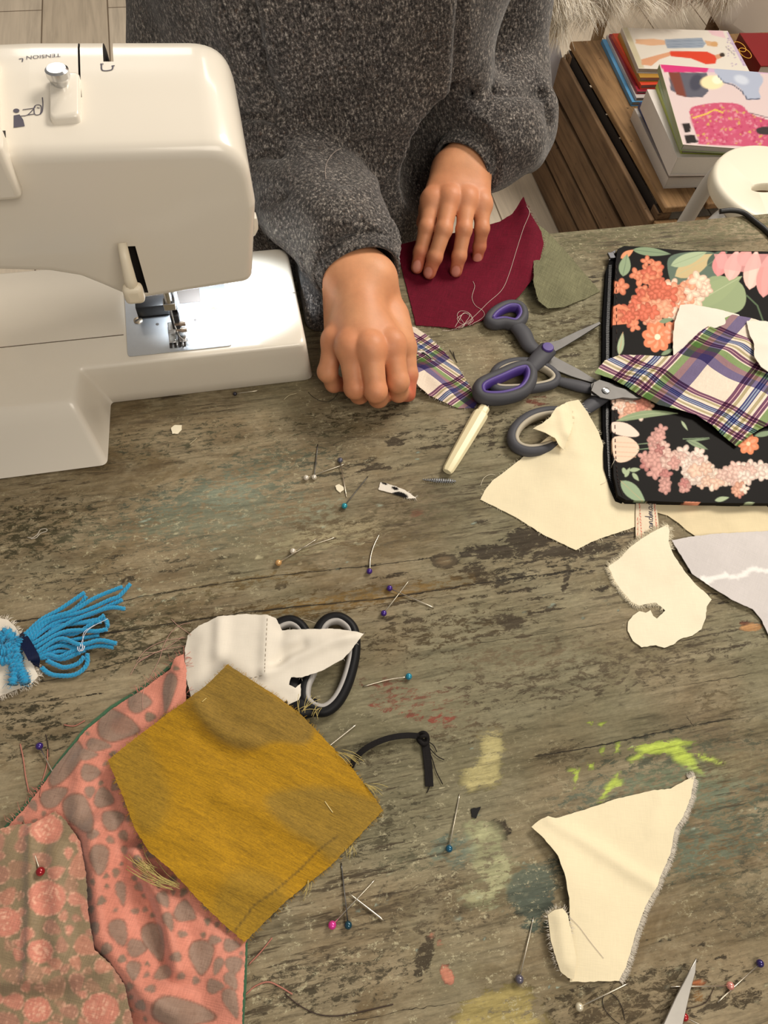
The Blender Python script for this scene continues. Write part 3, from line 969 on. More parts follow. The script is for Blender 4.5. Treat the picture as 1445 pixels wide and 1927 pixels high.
    loft(mb, [rr(0, -.003), rr(0, .003), rr(.04, .0042), rr(.12, .0048)])
    mb.build('thread_guide_tab', WHITE, sm, angle=50)
    k = hit(bv, 119, 171, 0)
    mb = MB()
    for z0, z1, r0, r1 in ((.003, .0075, .0042, .0042), (.0075, .009, .0058, .0066), (.009, .0125, .0066, .0066), (.0125, .0135, .0066, .0054)):
        th = np.arange(28) * 2 * math.pi / 28
        loft(mb, [np.stack([k[0] + np.cos(th) * r0, k[1] + np.sin(th) * r0, np.full(28, k[2] + z0)], 1), np.stack([k[0] + np.cos(th) * r1, k[1] + np.sin(th) * r1, np.full(28, k[2] + z1)], 1)])
    kn = mb.build('thread_guide_knob', STEEL, sm, angle=30, label='chrome thread guide knob')
    # folded carry handle at the left edge
    mb = MB(); a = hit(bv, 4, 175, 0)
    xr = a[0]
    box(mb, (-.30, .422, Z(.236)), (xr - .001, .484, Z(.2535)))
    box(mb, (-.30, .404, Z(.212)), (xr + .002, .4235, Z(.2475)))
    mb.build('carry_handle', WHITE, sm, angle=40, bevel=.0035)
    mb = MB(); box(mb, (xr - .001, .424, Z(.2)), (xr + .0012, .486, Z(.2385 + .0015)))
    mb.build('handle_gap_shade', DARKM, sm, smooth=False)  # dark block stands in for the shade beside the handle
    # printed marks
    mb = MB()
    def circ(cx, cy, rx, ry, n=14): return [(cx + rx * math.cos(t), cy + ry * math.sin(t)) for t in np.arange(n) * 2 * math.pi / n]
    mark_poly(mb, bv, circ(31, 209, 6, 4))
    mark_poly(mb, bv, [(26, 218), (37, 216), (44, 226), (47, 238), (26, 241)])
    for L in ([(43, 207), (64, 204), (66, 200)], [(38, 219), (52, 217), (64, 205)], [(52, 217), (66, 215)], [(64, 204), (66, 216), (76, 215), (78, 202), (74, 198), (67, 199), (64, 204)], [(80, 184), (81, 196), (80, 210), (76, 216)], [(70, 203), (75, 204)]):
        mark_line(mb, bv, L, .0006, n=3)
    mb.build('printed_diagram', INK, sm, smooth=False)
    mb = MB()
    mark_line(mb, bv, [(191, 121), (193, 133), (210, 132), (213, 124)], .0009, n=4)
    mark_line(mb, bv, [(189, 121), (195, 121)], .0008); mark_line(mb, bv, [(210, 125), (216, 124)], .0008)
    mb.build('printed_slot_mark', INK, sm, smooth=False)
    mb = MB(); mark_line(mb, bv, [(36, 112), (43, 111), (42, 117)], .0007, n=2)
    mb.build('printed_corner_mark', INK, sm, smooth=False)
    # TENSION, reading upside down from here
    cu = bpy.data.curves.new('t', 'FONT'); cu.body = 'TENSION'; cu.size = 1.0; cu.align_x = 'CENTER'
    to = bpy.data.objects.new('t', cu); COL.objects.link(to)
    dg = bpy.context.evaluated_depsgraph_get(); dg.update()
    tm = bpy.data.meshes.new_from_object(to.evaluated_get(dg))
    vs = np.array([v.co[:] for v in tm.vertices]); fs = [tuple(p.vertices) for p in tm.polygons]
    bpy.data.objects.remove(to, do_unlink=True)
    w = vs[:, 0].max() - vs[:, 0].min()
    a = hit(bv, 114, 107); b = hit(bv, 50, 112); ax = b - a; Lw = np.linalg.norm(ax); ax /= Lw
    s = Lw / w; out = []
    for x, y, _ in vs:
        px = a + ax * (x - vs[:, 0].min()) * s; yy = -y * s * 1.0
        q = np.array([px[0], px[1] + yy + .003, 0]); q[2] = drop(bv, q[0], q[1], .0003); out.append(q)
    mb = MB(); mb.add(out, fs); mb.build('printed_word', INK, sm, smooth=False)
    # lifting lever
    mb = MB(); c = UY(251, 548, .394)
    tube(mb, [c + (0, .012, .03), c + (0, .006, .022), c + (0, .001, .01), c], [.003, .0034, .004, .0045], 10)
    mb.build('lever_stem', IVORYP, sm)
    mb = MB(); box(mb, c - (.0066, .005, .0085), c + (.0066, .004, .006)); mb.build('lever_knob', IVORYP, sm, bevel=.0035, angle=60)
    # thread cutter on the end face
    mb = MB(); c = UY(473, 421, .45)
    P = np.array([(0, 0), (.004, .0), (.0048, -.004), (.0045, -.010), (.002, -.015), (-.001, -.017), (-.001, -.012), (.0015, -.009), (.0015, -.004), (0, -.004)])
    prism(mb, [(c[0] + x, .448, c[2] + .006 + z) for x, z in P], [(c[0] + x, .455, c[2] + .006 + z) for x, z in P])
    mb.build('thread_cutter', WHITE, sm, bevel=.0006)
    # needle plate
    zp = Z(.0505)
    mb = MB(); P = fillet([(-.0895, .4225), (-.0075, .4225), (-.0065, .50), (-.0895, .50)], [.003] * 4, 4)
    loft(mb, [np.array([(x, y, zp) for x, y in P]), np.array([(x, y, zp + .0006) for x, y in P])])
    pl = mb.build('needle_plate', BRUSH, sm, angle=40, label='brushed steel needle plate')
    mb = MB()
    zq = zp + .0007
    box(mb, (-.0845 + .012, .474, zq), (-.028, .490, zq + .0002))
    for (u, v) in ((296, 610), (367, 602)):
        p = U(u, v, .0512); sphere(mb, (p[0], p[1], zq), .0014, 10, 6, sc=(1, 1, .15))
    for i in range(4): box(mb, (-.0565 + i * .0036, .4265, zq), (-.0545 + i * .0036, .447, zq + .0003))
    mb.build('feed_slots', DARKM, sm, smooth=False)
    for (u, v) in ((260, 603), (403, 585)):
        p = U(u, v, .0512); mb = MB(); th = np.arange(20) * 2 * math.pi / 20
        loft(mb, [np.stack([p[0] + .0036 * np.cos(th), p[1] + .0036 * np.sin(th), np.full(20, zp)], 1), np.stack([p[0] + .0036 * np.cos(th), p[1] + .0036 * np.sin(th), np.full(20, zp + .0012)], 1), np.stack([p[0] + .0028 * np.cos(th), p[1] + .0028 * np.sin(th), np.full(20, zp + .0016)], 1)])
        s_ = mb.build('plate_screw', plain('nickel_screw', (.5, .42, .32), .35, 1.0), sm, angle=30)
        mb = MB(); box(mb, (-.003, -.0005, 0), (.003, .0005, .0003), T=lambda v, p=p: np.stack([p[0] + v[:, 0] * .8 - v[:, 1] * .6, p[1] + v[:, 0] * .6 + v[:, 1] * .8, zp + .0016 + v[:, 2]], 1))
        mb.build('screw_slot', DARKM, s_, smooth=False)
    # presser foot and needle
    fx, fy = -.0495, .4425
    mb = MB()
    for s in (-1, 1): box(mb, (fx + s * .004 - .0028, fy - .012, zp + .0012), (fx + s * .004 + .0028, fy + .010, zp + .0026))
    box(mb, (fx - .0066, fy - .001, zp + .0012), (fx + .0066, fy + .008, zp + .005)); box(mb, (fx - .0015, fy - .016, zp + .0012), (fx - .0002, fy - .01, zp + .0035))
    box(mb, (fx + .003, fy - .016, zp + .0012), (fx + .0045, fy - .01, zp + .0035))
    ft = mb.build('presser_foot', STEEL, sm, bevel=.0006, angle=40)
    mb = MB(); box(mb, (fx - .0028, fy + .001, zp + .004), (fx + .0042, fy + .009, zp + .018)); mb.build('foot_holder', BLACKP, sm, bevel=.001, angle=40, label='black foot holder')
    mb = MB(); tube(mb, [(fx + .003, fy + .008, zp + .012), (fx + .003, fy + .008, Z(.135))], .0035, 14); mb.build('presser_bar', STEEL, sm)
    mb = MB(); tube(mb, [(fx - .0005, fy - .001, zp + .03), (fx - .0005, fy - .001, Z(.135))], .0028, 14); box(mb, (fx - .005, fy - .004, zp + .029), (fx + .004, fy + .003, zp + .036)); nb_ = mb.build('needle_bar', STEEL, sm, bevel=.0005, angle=40)
    mb = MB(); tube(mb, [(fx - .0005, fy - .001, zp + .001), (fx - .0005, fy - .001, zp + .008), (fx - .0005, fy - .001, zp + .03)], [.0002, .0004, .0007], 8); mb.build('needle', STEEL, nb_)
    for dz in (.008, .015):
        mb = MB(); tube(mb, [(fx + .004, fy - .005, zp + dz), (fx + .0085, fy - .005, zp + dz)], .0019, 14); tube(mb, [(fx + .0, fy - .005, zp + dz), (fx + .005, fy - .005, zp + dz)], .0011, 8)
        mb.build('thumb_screw', BRASS, sm, angle=40)
    mb = MB(); tube(mb, spl([(fx, fy - .002, zp + .01), (fx + .003, fy - .011, zp + .006), (fx + .012, fy - .014, zp + .002), (fx + .016, fy - .012, zp + .0014)], 6), .0002, 5); mb.build('needle_thread', plain('white_thread', S(235, 230, 220), .9), sm)
    mb = MB(); box(mb, (fx - .030, fy + .02, zp + .001), (fx - .004, fy + .032, zp + .012)); mb.build('bobbin_guard', BLACKP, sm, bevel=.001, label='black guard behind the foot')
    # lamp in the arm
    mb = MB(); sphere(mb, (-.004, .478, Z(.132)), .006, 14, 8)
    em = NT('machine_lamp_bulb'); em.b.inputs['Emission Color'].default_value = (.85, .93, 1, 1); em.b.inputs['Emission Strength'].default_value = 6
    mb.build('lamp_bulb', em.m, sm)
    l = area('machine_lamp_light', (-.012, .472, Z(.122)), (-.012, .474, Z(.05)), .07, .36, (.86, .94, 1.0), .012)
    l.data.spread = math.radians(72)
    return arm, bed
ARM, BED = machine()
# ------------------------------------------------------------------ person: body, jumper, hands
def J(u, v, z): return U(u, v, z / 1000.0)
SKIN = None
def skin_material():
    t = NT('skin')
    c = t.attr('Col')
    n = t.noise(90, 3, 0.6)
    c = t.mix(1.0, c, t.ramp(n, [(0.3, 0.93), (0.7, 1.05)]), 'MULTIPLY')
    fine = t.noise(900, 3, 0.6)
    t.bump(t.math('ADD', fine, t.math('MULTIPLY', t.noise(260, 2), 0.8)), 0.22, 0.0004)
    t.b.inputs['Subsurface Weight'].default_value = 0.12
    t.b.inputs['Subsurface Radius'].default_value = (0.006, 0.0025, 0.0012)
    t.b.inputs['Subsurface Scale'].default_value = 0.6
    return t.done(c, 0.5, 0, 0.35)
def hand(spec, h=0.00095):
    """spec: wrist, forearm points, five finger chains; returns verts, quads, colours"""
    pts = [p for c in spec['fingers'] for p, r in c] + [spec['wrist'][0]]
    pts = np.array(pts)
    lo = pts.min(0) - 0.02; hi = pts.max(0) + 0.02
    fa = spec['fore']
    lo = np.minimum(lo, np.minimum(fa[0][0], spec['wrist'][0]) - 0.034); hi = np.maximum(hi, np.maximum(fa[0][0], spec['wrist'][0]) + 0.034)
    lo[2] = max(lo[2], TZ - 0.002)
    G = grid(lo, hi, h)
    W, rw = spec['wrist']
    # palm: from the wrist to each knuckle
    palm = None
    wside = spec['wside']          # unit vector across the wrist
    for i, c in enumerate(spec['fingers'][1:]):
        p, r = c[0]
        s = (1.5 - i) / 1.5
        w0 = W + wside * (s * spec['ww'])
        d = cone(G, w0, p - np.array([0, 0, r * 0.25]), rw, r * 1.12)
        palm = d if palm is None else smin(palm, d, 0.011)
    for a, b, ra, rb in spec.get('pads', []):
        palm = smin(palm, cone(G, a, b, ra, rb), 0.010)
    for (a, ra), (b, rb) in zip([(W - wside * spec['ww'] * .6, rw * 1.02), (W + wside * spec['ww'] * .6, rw * 1.02)], [fa[0], fa[0]]):
        palm = smin(palm, cone(G, a, b, ra, rb * .93), 0.012)
    # tendons and knuckles
    D = None
    for i, c in enumerate(spec['fingers']):
        f = None
        for (a, ra), (b, rb) in zip(c[:-1], c[1:]):
            d = cone(G, a, b, ra, rb)
            f = d if f is None else smin(f, d, 0.0022)
        for (p, r) in c[1:-1]:
            f = smin(f, np.linalg.norm(G - p, axis=-1) - r * 1.02, 0.003)
        q = smin(palm, f, spec.get('web', 0.0055) if i else 0.008)
        if i: q = smin(q, np.linalg.norm(G - (c[0][0] + np.array([0, 0, .001])), axis=-1) - c[0][1] * 1.06, 0.005)
        D = q if D is None else np.minimum(D, q)
    # small creases over the joints
    for c in spec['fingers'][1:]:
        for (p, r) in c[1:-1]:
            pass
    V, Q = surface_nets(D, lo, h)
    V = relax(V, Q, 3, 0.5)
    V[:, 2] = np.maximum(V[:, 2], TZ + 0.0006)
    # colour: fingertips and joints redder, nails paler
    base = np.array(S(208, 144, 104)); red = np.array(S(192, 94, 70)); pale = np.array(S(224, 168, 126)); nailc = np.array(S(218, 146, 128))
    C = np.tile(base, (len(V), 1))
    def blend(col, w):
        nonlocal C
        C = C * (1 - w[:, None]) + col * w[:, None]
    k = vnoise(V[:, 0] * 40, V[:, 1] * 40, 2.0)
    blend(pale, np.clip(0.35 + k, 0, 1) * .5)
    for c in spec['fingers']:
        tip, rt = c[-1]; dp, rd = c[-2]
        d = np.linalg.norm(V - tip, axis=1)
        blend(red, np.clip(1 - d / .022, 0, 1) ** 0.8 * .75)
        for (p, r) in c[1:-1]:
            blend(red, np.exp(-(np.linalg.norm(V - p, axis=1) / .010) ** 2) * .3)
        blend(red, np.exp(-(np.linalg.norm(V - c[0][0], axis=1) / .014) ** 2) * .25)
    for (nc, ax, up, L, w) in spec['nails']:
        side = np.cross(ax, up)
        q = V - nc
        a = q @ ax / L; b = q @ side / w; u = q @ up
        m = np.clip((1 - np.sqrt(a * a + b * b)) * 6, 0, 1) * (u > -.004)
        blend(nailc, m * .9)
        rim = np.exp(-((np.sqrt(a * a + b * b) - 1.02) / .13) ** 2) * (u > -.004)
        blend(red * .8, rim * .35)
        V = V - np.outer(np.exp(-((np.sqrt(a * a + b * b) - 1.05) / .12) ** 2) * (u > -.004) * .00022, up)
    return V, Q, C
def nails_for(chains, lift=0.6, L=.0062, w=.0046):
    out = []
    for c in chains:
        tip, r = c[-1]; dp, _ = c[-2]
        ax = (tip - dp); ax /= np.linalg.norm(ax)
        up = np.array([0, 0, 1.0]) - ax * ax[2]; up /= np.linalg.norm(up)
        out.append((tip - ax * .0005 + up * r, ax, up, L, w))
    return out
mm = 0.001
# left hand: lies flat-fingered on the dark red cloth (right in the picture)
HB = {}
HB['wrist'] = (J(868, 322, 52), 17.5 * mm)
HB['fore'] = [(J(900, 272, 60), 24 * mm), (UY(955, 235, .70), 28 * mm)]
HB['wside'] = np.array([-1.0, 0.12, 0.0]) / np.linalg.norm([-1.0, 0.12, 0.0]); HB['ww'] = 11.5 * mm
HB['fingers'] = [
    [(J(826, 350, 36), 11 * mm), (J(806, 392, 24), 9 * mm), (J(800, 418, 13), 8 * mm), (J(806, 440, 8), 6.4 * mm)],
    [(J(813, 377, 47), 9.6 * mm), (J(803, 428, 35), 7.7 * mm), (J(792, 474, 19), 6.9 * mm), (J(785, 503, 8.5), 6.2 * mm)],
    [(J(846, 374, 51), 9.6 * mm), (J(835, 432, 40), 7.8 * mm), (J(818, 484, 22), 7.0 * mm), (J(808, 513, 9), 6.4 * mm)],
    [(J(878, 376, 50), 9.3 * mm), (J(873, 432, 39), 7.4 * mm), (J(864, 482, 21), 6.7 * mm), (J(858, 510, 8.5), 6.1 * mm)],
    [(J(906, 384, 45), 9.0 * mm), (J(907, 430, 34), 6.8 * mm), (J(902, 464, 18), 6.0 * mm), (J(898, 486, 8), 5.4 * mm)]]
HB['pads'] = [(J(850, 345, 34), J(828, 372, 30), 15 * mm, 12 * mm), (J(890, 340, 36), J(900, 375, 32), 14 * mm, 12 * mm)]
HB['nails'] = nails_for(HB['fingers'][1:])
# right hand: fist gathered on the plaid cloth (centre of the picture)
HA = {}
HA['wrist'] = (J(676, 524, 64), 18.5 * mm)
HA['fore'] = [(J(642, 462, 60), 25 * mm), (UY(600, 370, .60), 30 * mm)]
HA['wside'] = np.array([0.93, -0.30, 0.05]); HA['wside'] = HA['wside'] / np.linalg.norm(HA['wside']); HA['ww'] = -13.5 * mm
HA['fingers'] = [
    [(J(742, 596, 44), 12 * mm), (J(762, 655, 34), 9.5 * mm), (J(768, 705, 20), 8 * mm), (J(768, 742, 9.5), 6.6 * mm)],
    [(J(737, 648, 57), 10.4 * mm), (J(749, 718, 40), 8.8 * mm), (J(750, 738, 22), 8.0 * mm), (J(764, 742, 10), 6.6 * mm)],
    [(J(697, 655, 62), 10.6 * mm), (J(707, 736, 42), 8.9 * mm), (J(712, 748, 24), 8.0 * mm), (J(728, 742, 9), 6.8 * mm)],
    [(J(658, 652, 58), 10.2 * mm), (J(668, 730, 38), 8.6 * mm), (J(676, 742, 20), 7.6 * mm), (J(692, 738, 9), 6.6 * mm)],
    [(J(630, 640, 48), 9.6 * mm), (J(616, 700, 33), 7.9 * mm), (J(628, 722, 18), 6.9 * mm), (J(648, 724, 9), 6.0 * mm)]]
HA['pads'] = [(J(720, 560, 46), J(748, 640, 42), 16 * mm, 12 * mm), (J(640, 570, 46), J(634, 630, 38), 15 * mm, 11 * mm)]
HA['nails'] = []
if __name__ == '__main__':
    for H_ in (HA, HB):
        for c in H_['fingers']:
            print('finger', [round(1000 * np.linalg.norm(a[0] - b[0])) for a, b in zip(c[:-1], c[1:])])

# --- jumper as one distance field
def sweater():
    lo = np.array([-.16, .42, TZ - .30]); hi = np.array([.47, .92, TZ + .40]); h = .0034
    G = grid(lo, hi, h)
    z = G[..., 2] - TZ
    def A(x, y, zz): return np.array([x, y, TZ + zz])
    # trunk: an oval that leans against the table edge
    cy = .705 + .10 * np.clip(z, -.3, .4); cx = .118 + .06 * np.clip(z, 0, .3)
    rx = .128 + .20 * np.clip(z, -.05, .2) ; ry = .112
    k = np.sqrt(((G[..., 0] - cx) / rx) ** 2 + ((G[..., 1] - cy) / ry) ** 2)
    D = (k - 1) * .105
    # upper arm, elbow and forearm sleeves
    def sleeve(pts):
        d = None
        for (a, ra), (b, rb) in zip(pts[:-1], pts[1:]):
            q = cone(G, a, b, ra, rb); d = q if d is None else smin(d, q, .022)
        return d
    sr = [(A(.02, .80, .33), .06), (A(-.005, .745, .10), .056), (A(.0, .70, .045), .053), (UY(545, 310, .63), .050), (UY(618, 392, .575), .0445), (J(640, 446, 58), .043), (J(670, 498, 62), .0405)]
    SRP = sr
    sl = [(A(.275, .80, .33), .058), (A(.302, .775, .12), .054), (A(.315, .755, .052), .052), (UY(955, 235, .70), .047), (UY(922, 262, .655), .043), (J(884, 296, 56), .0355)]
    dr, dl = sleeve(sr), sleeve(sl)
    dr = smin(dr, cone(G, UY(560, 400, .56), J(582, 490, 22), .036, .022), .02); dr = smin(dr, cone(G, J(582, 490, 22), J(607, 590, 13), .022, .014), .016)
    dr = smin(dr, cone(G, J(607, 590, 13), J(640, 560, 16), .014, .018), .016)
    D = smin(D, dr, .010); D = -smin(-D, -(z - .335), .05); D = smin(D, dl, .010)
    # broad shallow cloth waves
    n1 = np.sin(G[..., 0] * 38 + G[..., 2] * 22 + 1.5 * np.sin(G[..., 1] * 20)) * np.sin(G[..., 2] * 34 + G[..., 0] * 12)
    D = D + .0018 * n1
    cut = None
    return G, D, lo, h, sr, sl
def march(f, u, v, t0=0.3, t1=1.6):
    d = ray(u, v); d /= np.linalg.norm(d)
    ts = np.arange(t0, t1, .002); P = CAMLOC + d * ts[:, None]
    val = f(P)
    i = np.argmax(val < 0)
    return P[i] if val[i] < 0 else None
def build_person():
    pr = thing('person', 'person in a dark grey heathered jumper, both hands on the fabric at the table', 'person', (.12, .70, 0))
    G, D, lo, h, sr, sl = sweater()
    def f(P):
        q = (P - lo) / h; i = np.floor(q).astype(int); ok = ((i >= 0) & (i < np.array(D.shape) - 1)).all(1)
        r = np.ones(len(P)); ii = i[ok]; fr = q[ok] - ii; s = 0
        for a in (0, 1):
            for b in (0, 1):
                for c in (0, 1):
                    w = (fr[:, 0] if a else 1 - fr[:, 0]) * (fr[:, 1] if b else 1 - fr[:, 1]) * (fr[:, 2] if c else 1 - fr[:, 2])
                    s = s + w * D[ii[:, 0] + a, ii[:, 1] + b, ii[:, 2] + c]
        r[ok] = s
        return r
    # folds: ridges raised and creases pressed where the cloth bunches
    def path(L):
        P = [march(f, u, v) for u, v in spl(L, 4)]
        return [p for p in P if p is not None]
    D0 = D.copy()
    ridges = [([(470, 250), (520, 255), (560, 290), (600, 350), (650, 400)], .009), ([(455, 330), (520, 330), (570, 360), (610, 420)], .008),
              ([(520, 420), (560, 400), (610, 400), (660, 440)], .008), ([(900, 150), (950, 135), (1000, 150), (1030, 190)], .011),
              ([(870, 240), (920, 220), (975, 225), (1010, 260)], .010), ([(880, 285), (930, 262), (985, 275), (1005, 310)], .008),
              ([(500, 0), (515, 60), (530, 130)], .010), ([(420, 10), (440, 70), (470, 150)], .009), ([(845, 0), (838, 100), (835, 200)], .008),
              ([(560, 300), (640, 250), (760, 230)], .004), ([(640, 380), (720, 330), (800, 250)], .004), ([(960, 130), (1000, 220), (1015, 290)], .006)]
    creases = [([(455, 222), (500, 222), (535, 250), (548, 268)], .0045), ([(455, 300), (500, 292), (560, 312), (600, 352)], .0045), ([(478, 0), (490, 70), (505, 140), (520, 190)], .006),
               ([(862, 0), (858, 100), (850, 180), (846, 250)], .006), ([(868, 170), (910, 175), (960, 178), (1020, 182)], .0055), ([(880, 200), (900, 190), (930, 186)], .004),
               ([(500, 380), (560, 370), (620, 380), (680, 430)], .0045), ([(850, 300), (900, 248), (960, 240), (985, 262)], .004), ([(980, 130), (1010, 170), (1030, 230)], .004),
               ([(640, 350), (660, 390), (700, 440)], .003), ([(960, 250), (990, 262), (995, 320)], .004)]
    P3 = [(path(L), r, 1) for L, r in ridges] + [(path(L), r, -1) for L, r in creases]
    for P, r, s in P3:
        if len(P) < 2: continue
        P = np.array(P)
        a = np.floor((P.min(0) - .03 - lo) / h).astype(int).clip(0); b = np.ceil((P.max(0) + .03 - lo) / h).astype(int) + 1
        w = tuple(slice(a[i], b[i]) for i in range(3)); g = G[w]
        d = None
        for p, q in zip(P[:-1], P[1:]):
            e = cone(g, p, q, 0, 0); d = e if d is None else np.minimum(d, e)
        D[w] = D[w] - s * r * (.9 if s > 0 else 1.9) * np.exp(-(d / (r * (1.7 if s > 0 else .95))) ** 2)
    # openings for the wrists
    for hd, pts in ((HA, sr), (HB, sl)):
        e = pts[-1][0]; W = hd['wrist'][0]; F0 = hd['fore'][0][0]
        ax = (e - pts[-2][0]); ax /= np.linalg.norm(ax)
        tt = (G - e) @ ax
        near = np.linalg.norm(G - e, axis=-1) < .075
        cutp = tt - .004
        D = np.where(near, np.maximum(D, cutp), D)
        hole = cone(G, e - ax * .05, e + ax * .05, .030, .032) if hd is HA else cone(G, e - ax * .05, e + ax * .05, .026, .027)
        D = np.where(near, np.maximum(D, -hole), D)
    # keep the table and the machine clear of the cloth
    V, Q = surface_nets(D, lo, h)
    V = relax(V, Q, 2, .5)
    over = (V[:, 1] < TY1 + .004)
    V[:, 2] = np.where(over & (V[:, 2] > TZ - .03), np.maximum(V[:, 2], TZ + .0015), V[:, 2])
    lowf = (V[:, 1] < TY1 + .003) & (V[:, 2] < TZ + .0010)
    V[lowf, 1] = TY1 + .003
    q_ = (V[:, 1] < .545) & (V[:, 2] < TZ + .054) & (V[:, 0] < .0605) & (V[:, 0] > .03)
    V[q_, 0] = .0605
    q_ = (V[:, 1] < .522) & (V[:, 2] > TZ + .11) & (V[:, 0] < .0265)
    V[q_, 0] = .0265
    # knit
    t = NT('heathered_knit')
    a = t.noise(380, 3, 0.8); b = t.noise(1.0, 3, 0.75, t.mapping((700, 420, 230), (0.3, 0.2, 0.6))); c = t.noise(30, 3)
    m_ = t.math('ADD', t.math('MULTIPLY', a, .55), t.math('MULTIPLY', b, .45))
    col = t.ramp(m_, [(.36, S(22, 20, 20)), (.45, S(52, 49, 48)), (.53, S(88, 83, 80)), (.60, S(150, 143, 136)), (.69, S(206, 200, 190))])
    col = t.mix(1.0, col, t.ramp(c, [(.3, (.86, .86, .88)), (.7, (1.1, 1.08, 1.05))]), 'MULTIPLY')
    col = t.mix(t.ramp(t.noise(420, 2), [(.62, 0.0), (.7, .35)]), col, S(110, 84, 66))
    t.bump(m_, .9, .0016)
    t.b.inputs['Sheen Weight'].default_value = .25; t.b.inputs['Sheen Roughness'].default_value = .5
    KN = t.done(col, .95, 0, .1)
    mb = MB(); mb.add(V, Q.tolist()); sw = mb.build('jumper', KN, pr, smooth=True, label='dark grey heathered knit jumper')
    # ribbed cuffs
    for hd, pts, r0, r1, Lc in ((HA, sr, .044, .035, .030), (HB, sl, .0375, .030, .034)):
        e = pts[-1][0]; ax = hd['wrist'][0] - pts[-2][0]; ax = ax / np.linalg.norm(ax)
        s0 = np.cross(ax, (0, 0, 1)); s0 /= np.linalg.norm(s0); s1 = np.cross(s0, ax)
        n = 220; th = np.arange(n) * 2 * math.pi / n; mb = MB(); rings = []
        def rg(t_, r_, rib): 
            rr_ = r_ * (1 + .016 * rib * np.cos(th * 44)) * (1 + .03 * np.sin(th * 3 + 1))
            c_ = e + ax * t_
            q_ = c_ + np.outer(np.cos(th) * rr_, s0) + np.outer(np.sin(th) * rr_ * .86, s1)
            q_[:, 2] = np.maximum(q_[:, 2], TZ + .002)
            return q_
        for t_, r_, rib in ((-.03, r0 * .9, 0), (-.022, r0 * 1.06, .3), (-.012, r0 * 1.04, 1), (-.002, (r0 + r1) / 2 * 1.02, 1), (.008, r1 * 1.04, 1), (.014, r1 * 1.03, 1), (.0175, r1 * .98, .6), (.016, r1 * .92, 0), (.0, r1 * .9, 0), (-.02, r1 * .9, 0)):
            rings.append(rg(t_, r_, rib))
        loft(mb, rings, caps=False); mb.build('cuff', KN, sw, smooth=True, label='ribbed grey cuff')
    # body: hands, forearms and trunk in one continuous mesh
    mb = MB()
    for hd in (HA, HB):
        V, Q, C = hand(hd); mb.add(V, Q.tolist(), 0, C)
        (a, ra), (b, rb) = hd['fore']
        bc = np.array(S(222, 160, 112))
        tube(mb, [a, (a + b) / 2, b], [ra * .85, ra * .95, rb * .85], 24, col=bc)
    bc = np.array(S(222, 160, 112))
    def A(x, y, z): return (x, y, TZ + z)
    tube(mb, [HA['fore'][1][0], A(.0, .71, .06), A(.02, .78, .27), A(.05, .79, .31)], [.03, .034, .038, .04], 20, col=bc)
    tube(mb, [HB['fore'][1][0], A(.312, .76, .06), A(.29, .79, .27), A(.24, .79, .30)], [.028, .03, .034, .036], 20, col=bc)
    tube(mb, [A(.11, .71, -.28), A(.11, .71, -.05), A(.13, .73, .15), A(.14, .76, .27), A(.145, .77, .34), A(.145, .77, .42)], [.08, .08, .085, .07, .045, .042], 28, col=bc)
    mb.build('body', skin_material(), pr, smooth=True)
    return pr, sw, f
PERSON, JUMPER, JF = build_person()
# ------------------------------------------------------------------ crate
def crate_wood(nm, c1, c2):
    t = NT(nm)
    g = t.noise(1.0, 5, .65, t.mapping((90, 5, 90)), .6); h = t.noise(1.0, 3, .6, t.mapping((7, 7, 7)))
    c = t.ramp(g, [(.3, c2), (.5, c1), (.75, tuple(min(1, x * 1.35) for x in c1))])
    c = t.mix(1.0, c, t.ramp(h, [(.3, .75), (.7, 1.15)]), 'MULTIPLY')
    k = t.noise(60, 2, .5); c = t.mix(t.ramp(k, [(.70, 0.0), (.74, .7)]), c, S(50, 34, 22))
    t.bump(g, .3, .001)
    return t.done(c, .7, 0, .3)
CW = crate_wood('crate_side_wood', S(118, 92, 66), S(84, 62, 42)); CT = crate_wood('crate_top_wood', S(142, 110, 74), S(104, 76, 48))
CZ = .335
cr = thing('wooden_crate', 'brown slatted wooden crate on the floor beyond the table, piled with books', 'crate', (1.05, 1.36, 0))
x0, x1, y0, y1 = .845, 1.40, 1.085, 1.655
def slat(lo, hi, m, nm='slat', b=.003):
    q = MB(); box(q, lo, hi); return q.build(nm, m, cr, smooth=True, bevel=b, angle=40)
zs_ = [(.0, .072), (.078, .142), (.148, .218), (.226, .302)]
for a, b in zs_:
    slat((x0 - .012, y0, a + .002), (x0, y1, b), CW)
    slat((x0 - .004, y0 - .012, a + .002), (x1, y0, b), CT)
    slat((x0, y1, a + .002), (x1, y1 + .012, b), CW)
    slat((x1, y0, a + .002), (x1 + .012, y1, b), CW)
for (x, y) in ((x0, y0), (x0, y1 - .03), (x1 - .03, y0), (x1 - .03, y1 - .03)):
    slat((x, y, 0), (x + .03, y + .03, CZ - .018), CW, 'corner_post')
n = 6; wd = (x1 - x0 - .004) / n
for i in range(n):
    slat((x0 + .004 + i * wd, y0 - .006, CZ - .014), (x0 + .004 + (i + 1) * wd - .006, y1 + .004, CZ), CT, 'top_slat')
q = MB(); box(q, (x0 + .002, y0 + .002, .01), (x0 + .004, y1 - .002, CZ - .016)); q.build('inner_shade_sheet', plain('crate_inside_shade', S(30, 20, 14), .9), cr, smooth=False)  # no real lining: dark sheet standing in for shade behind the slats

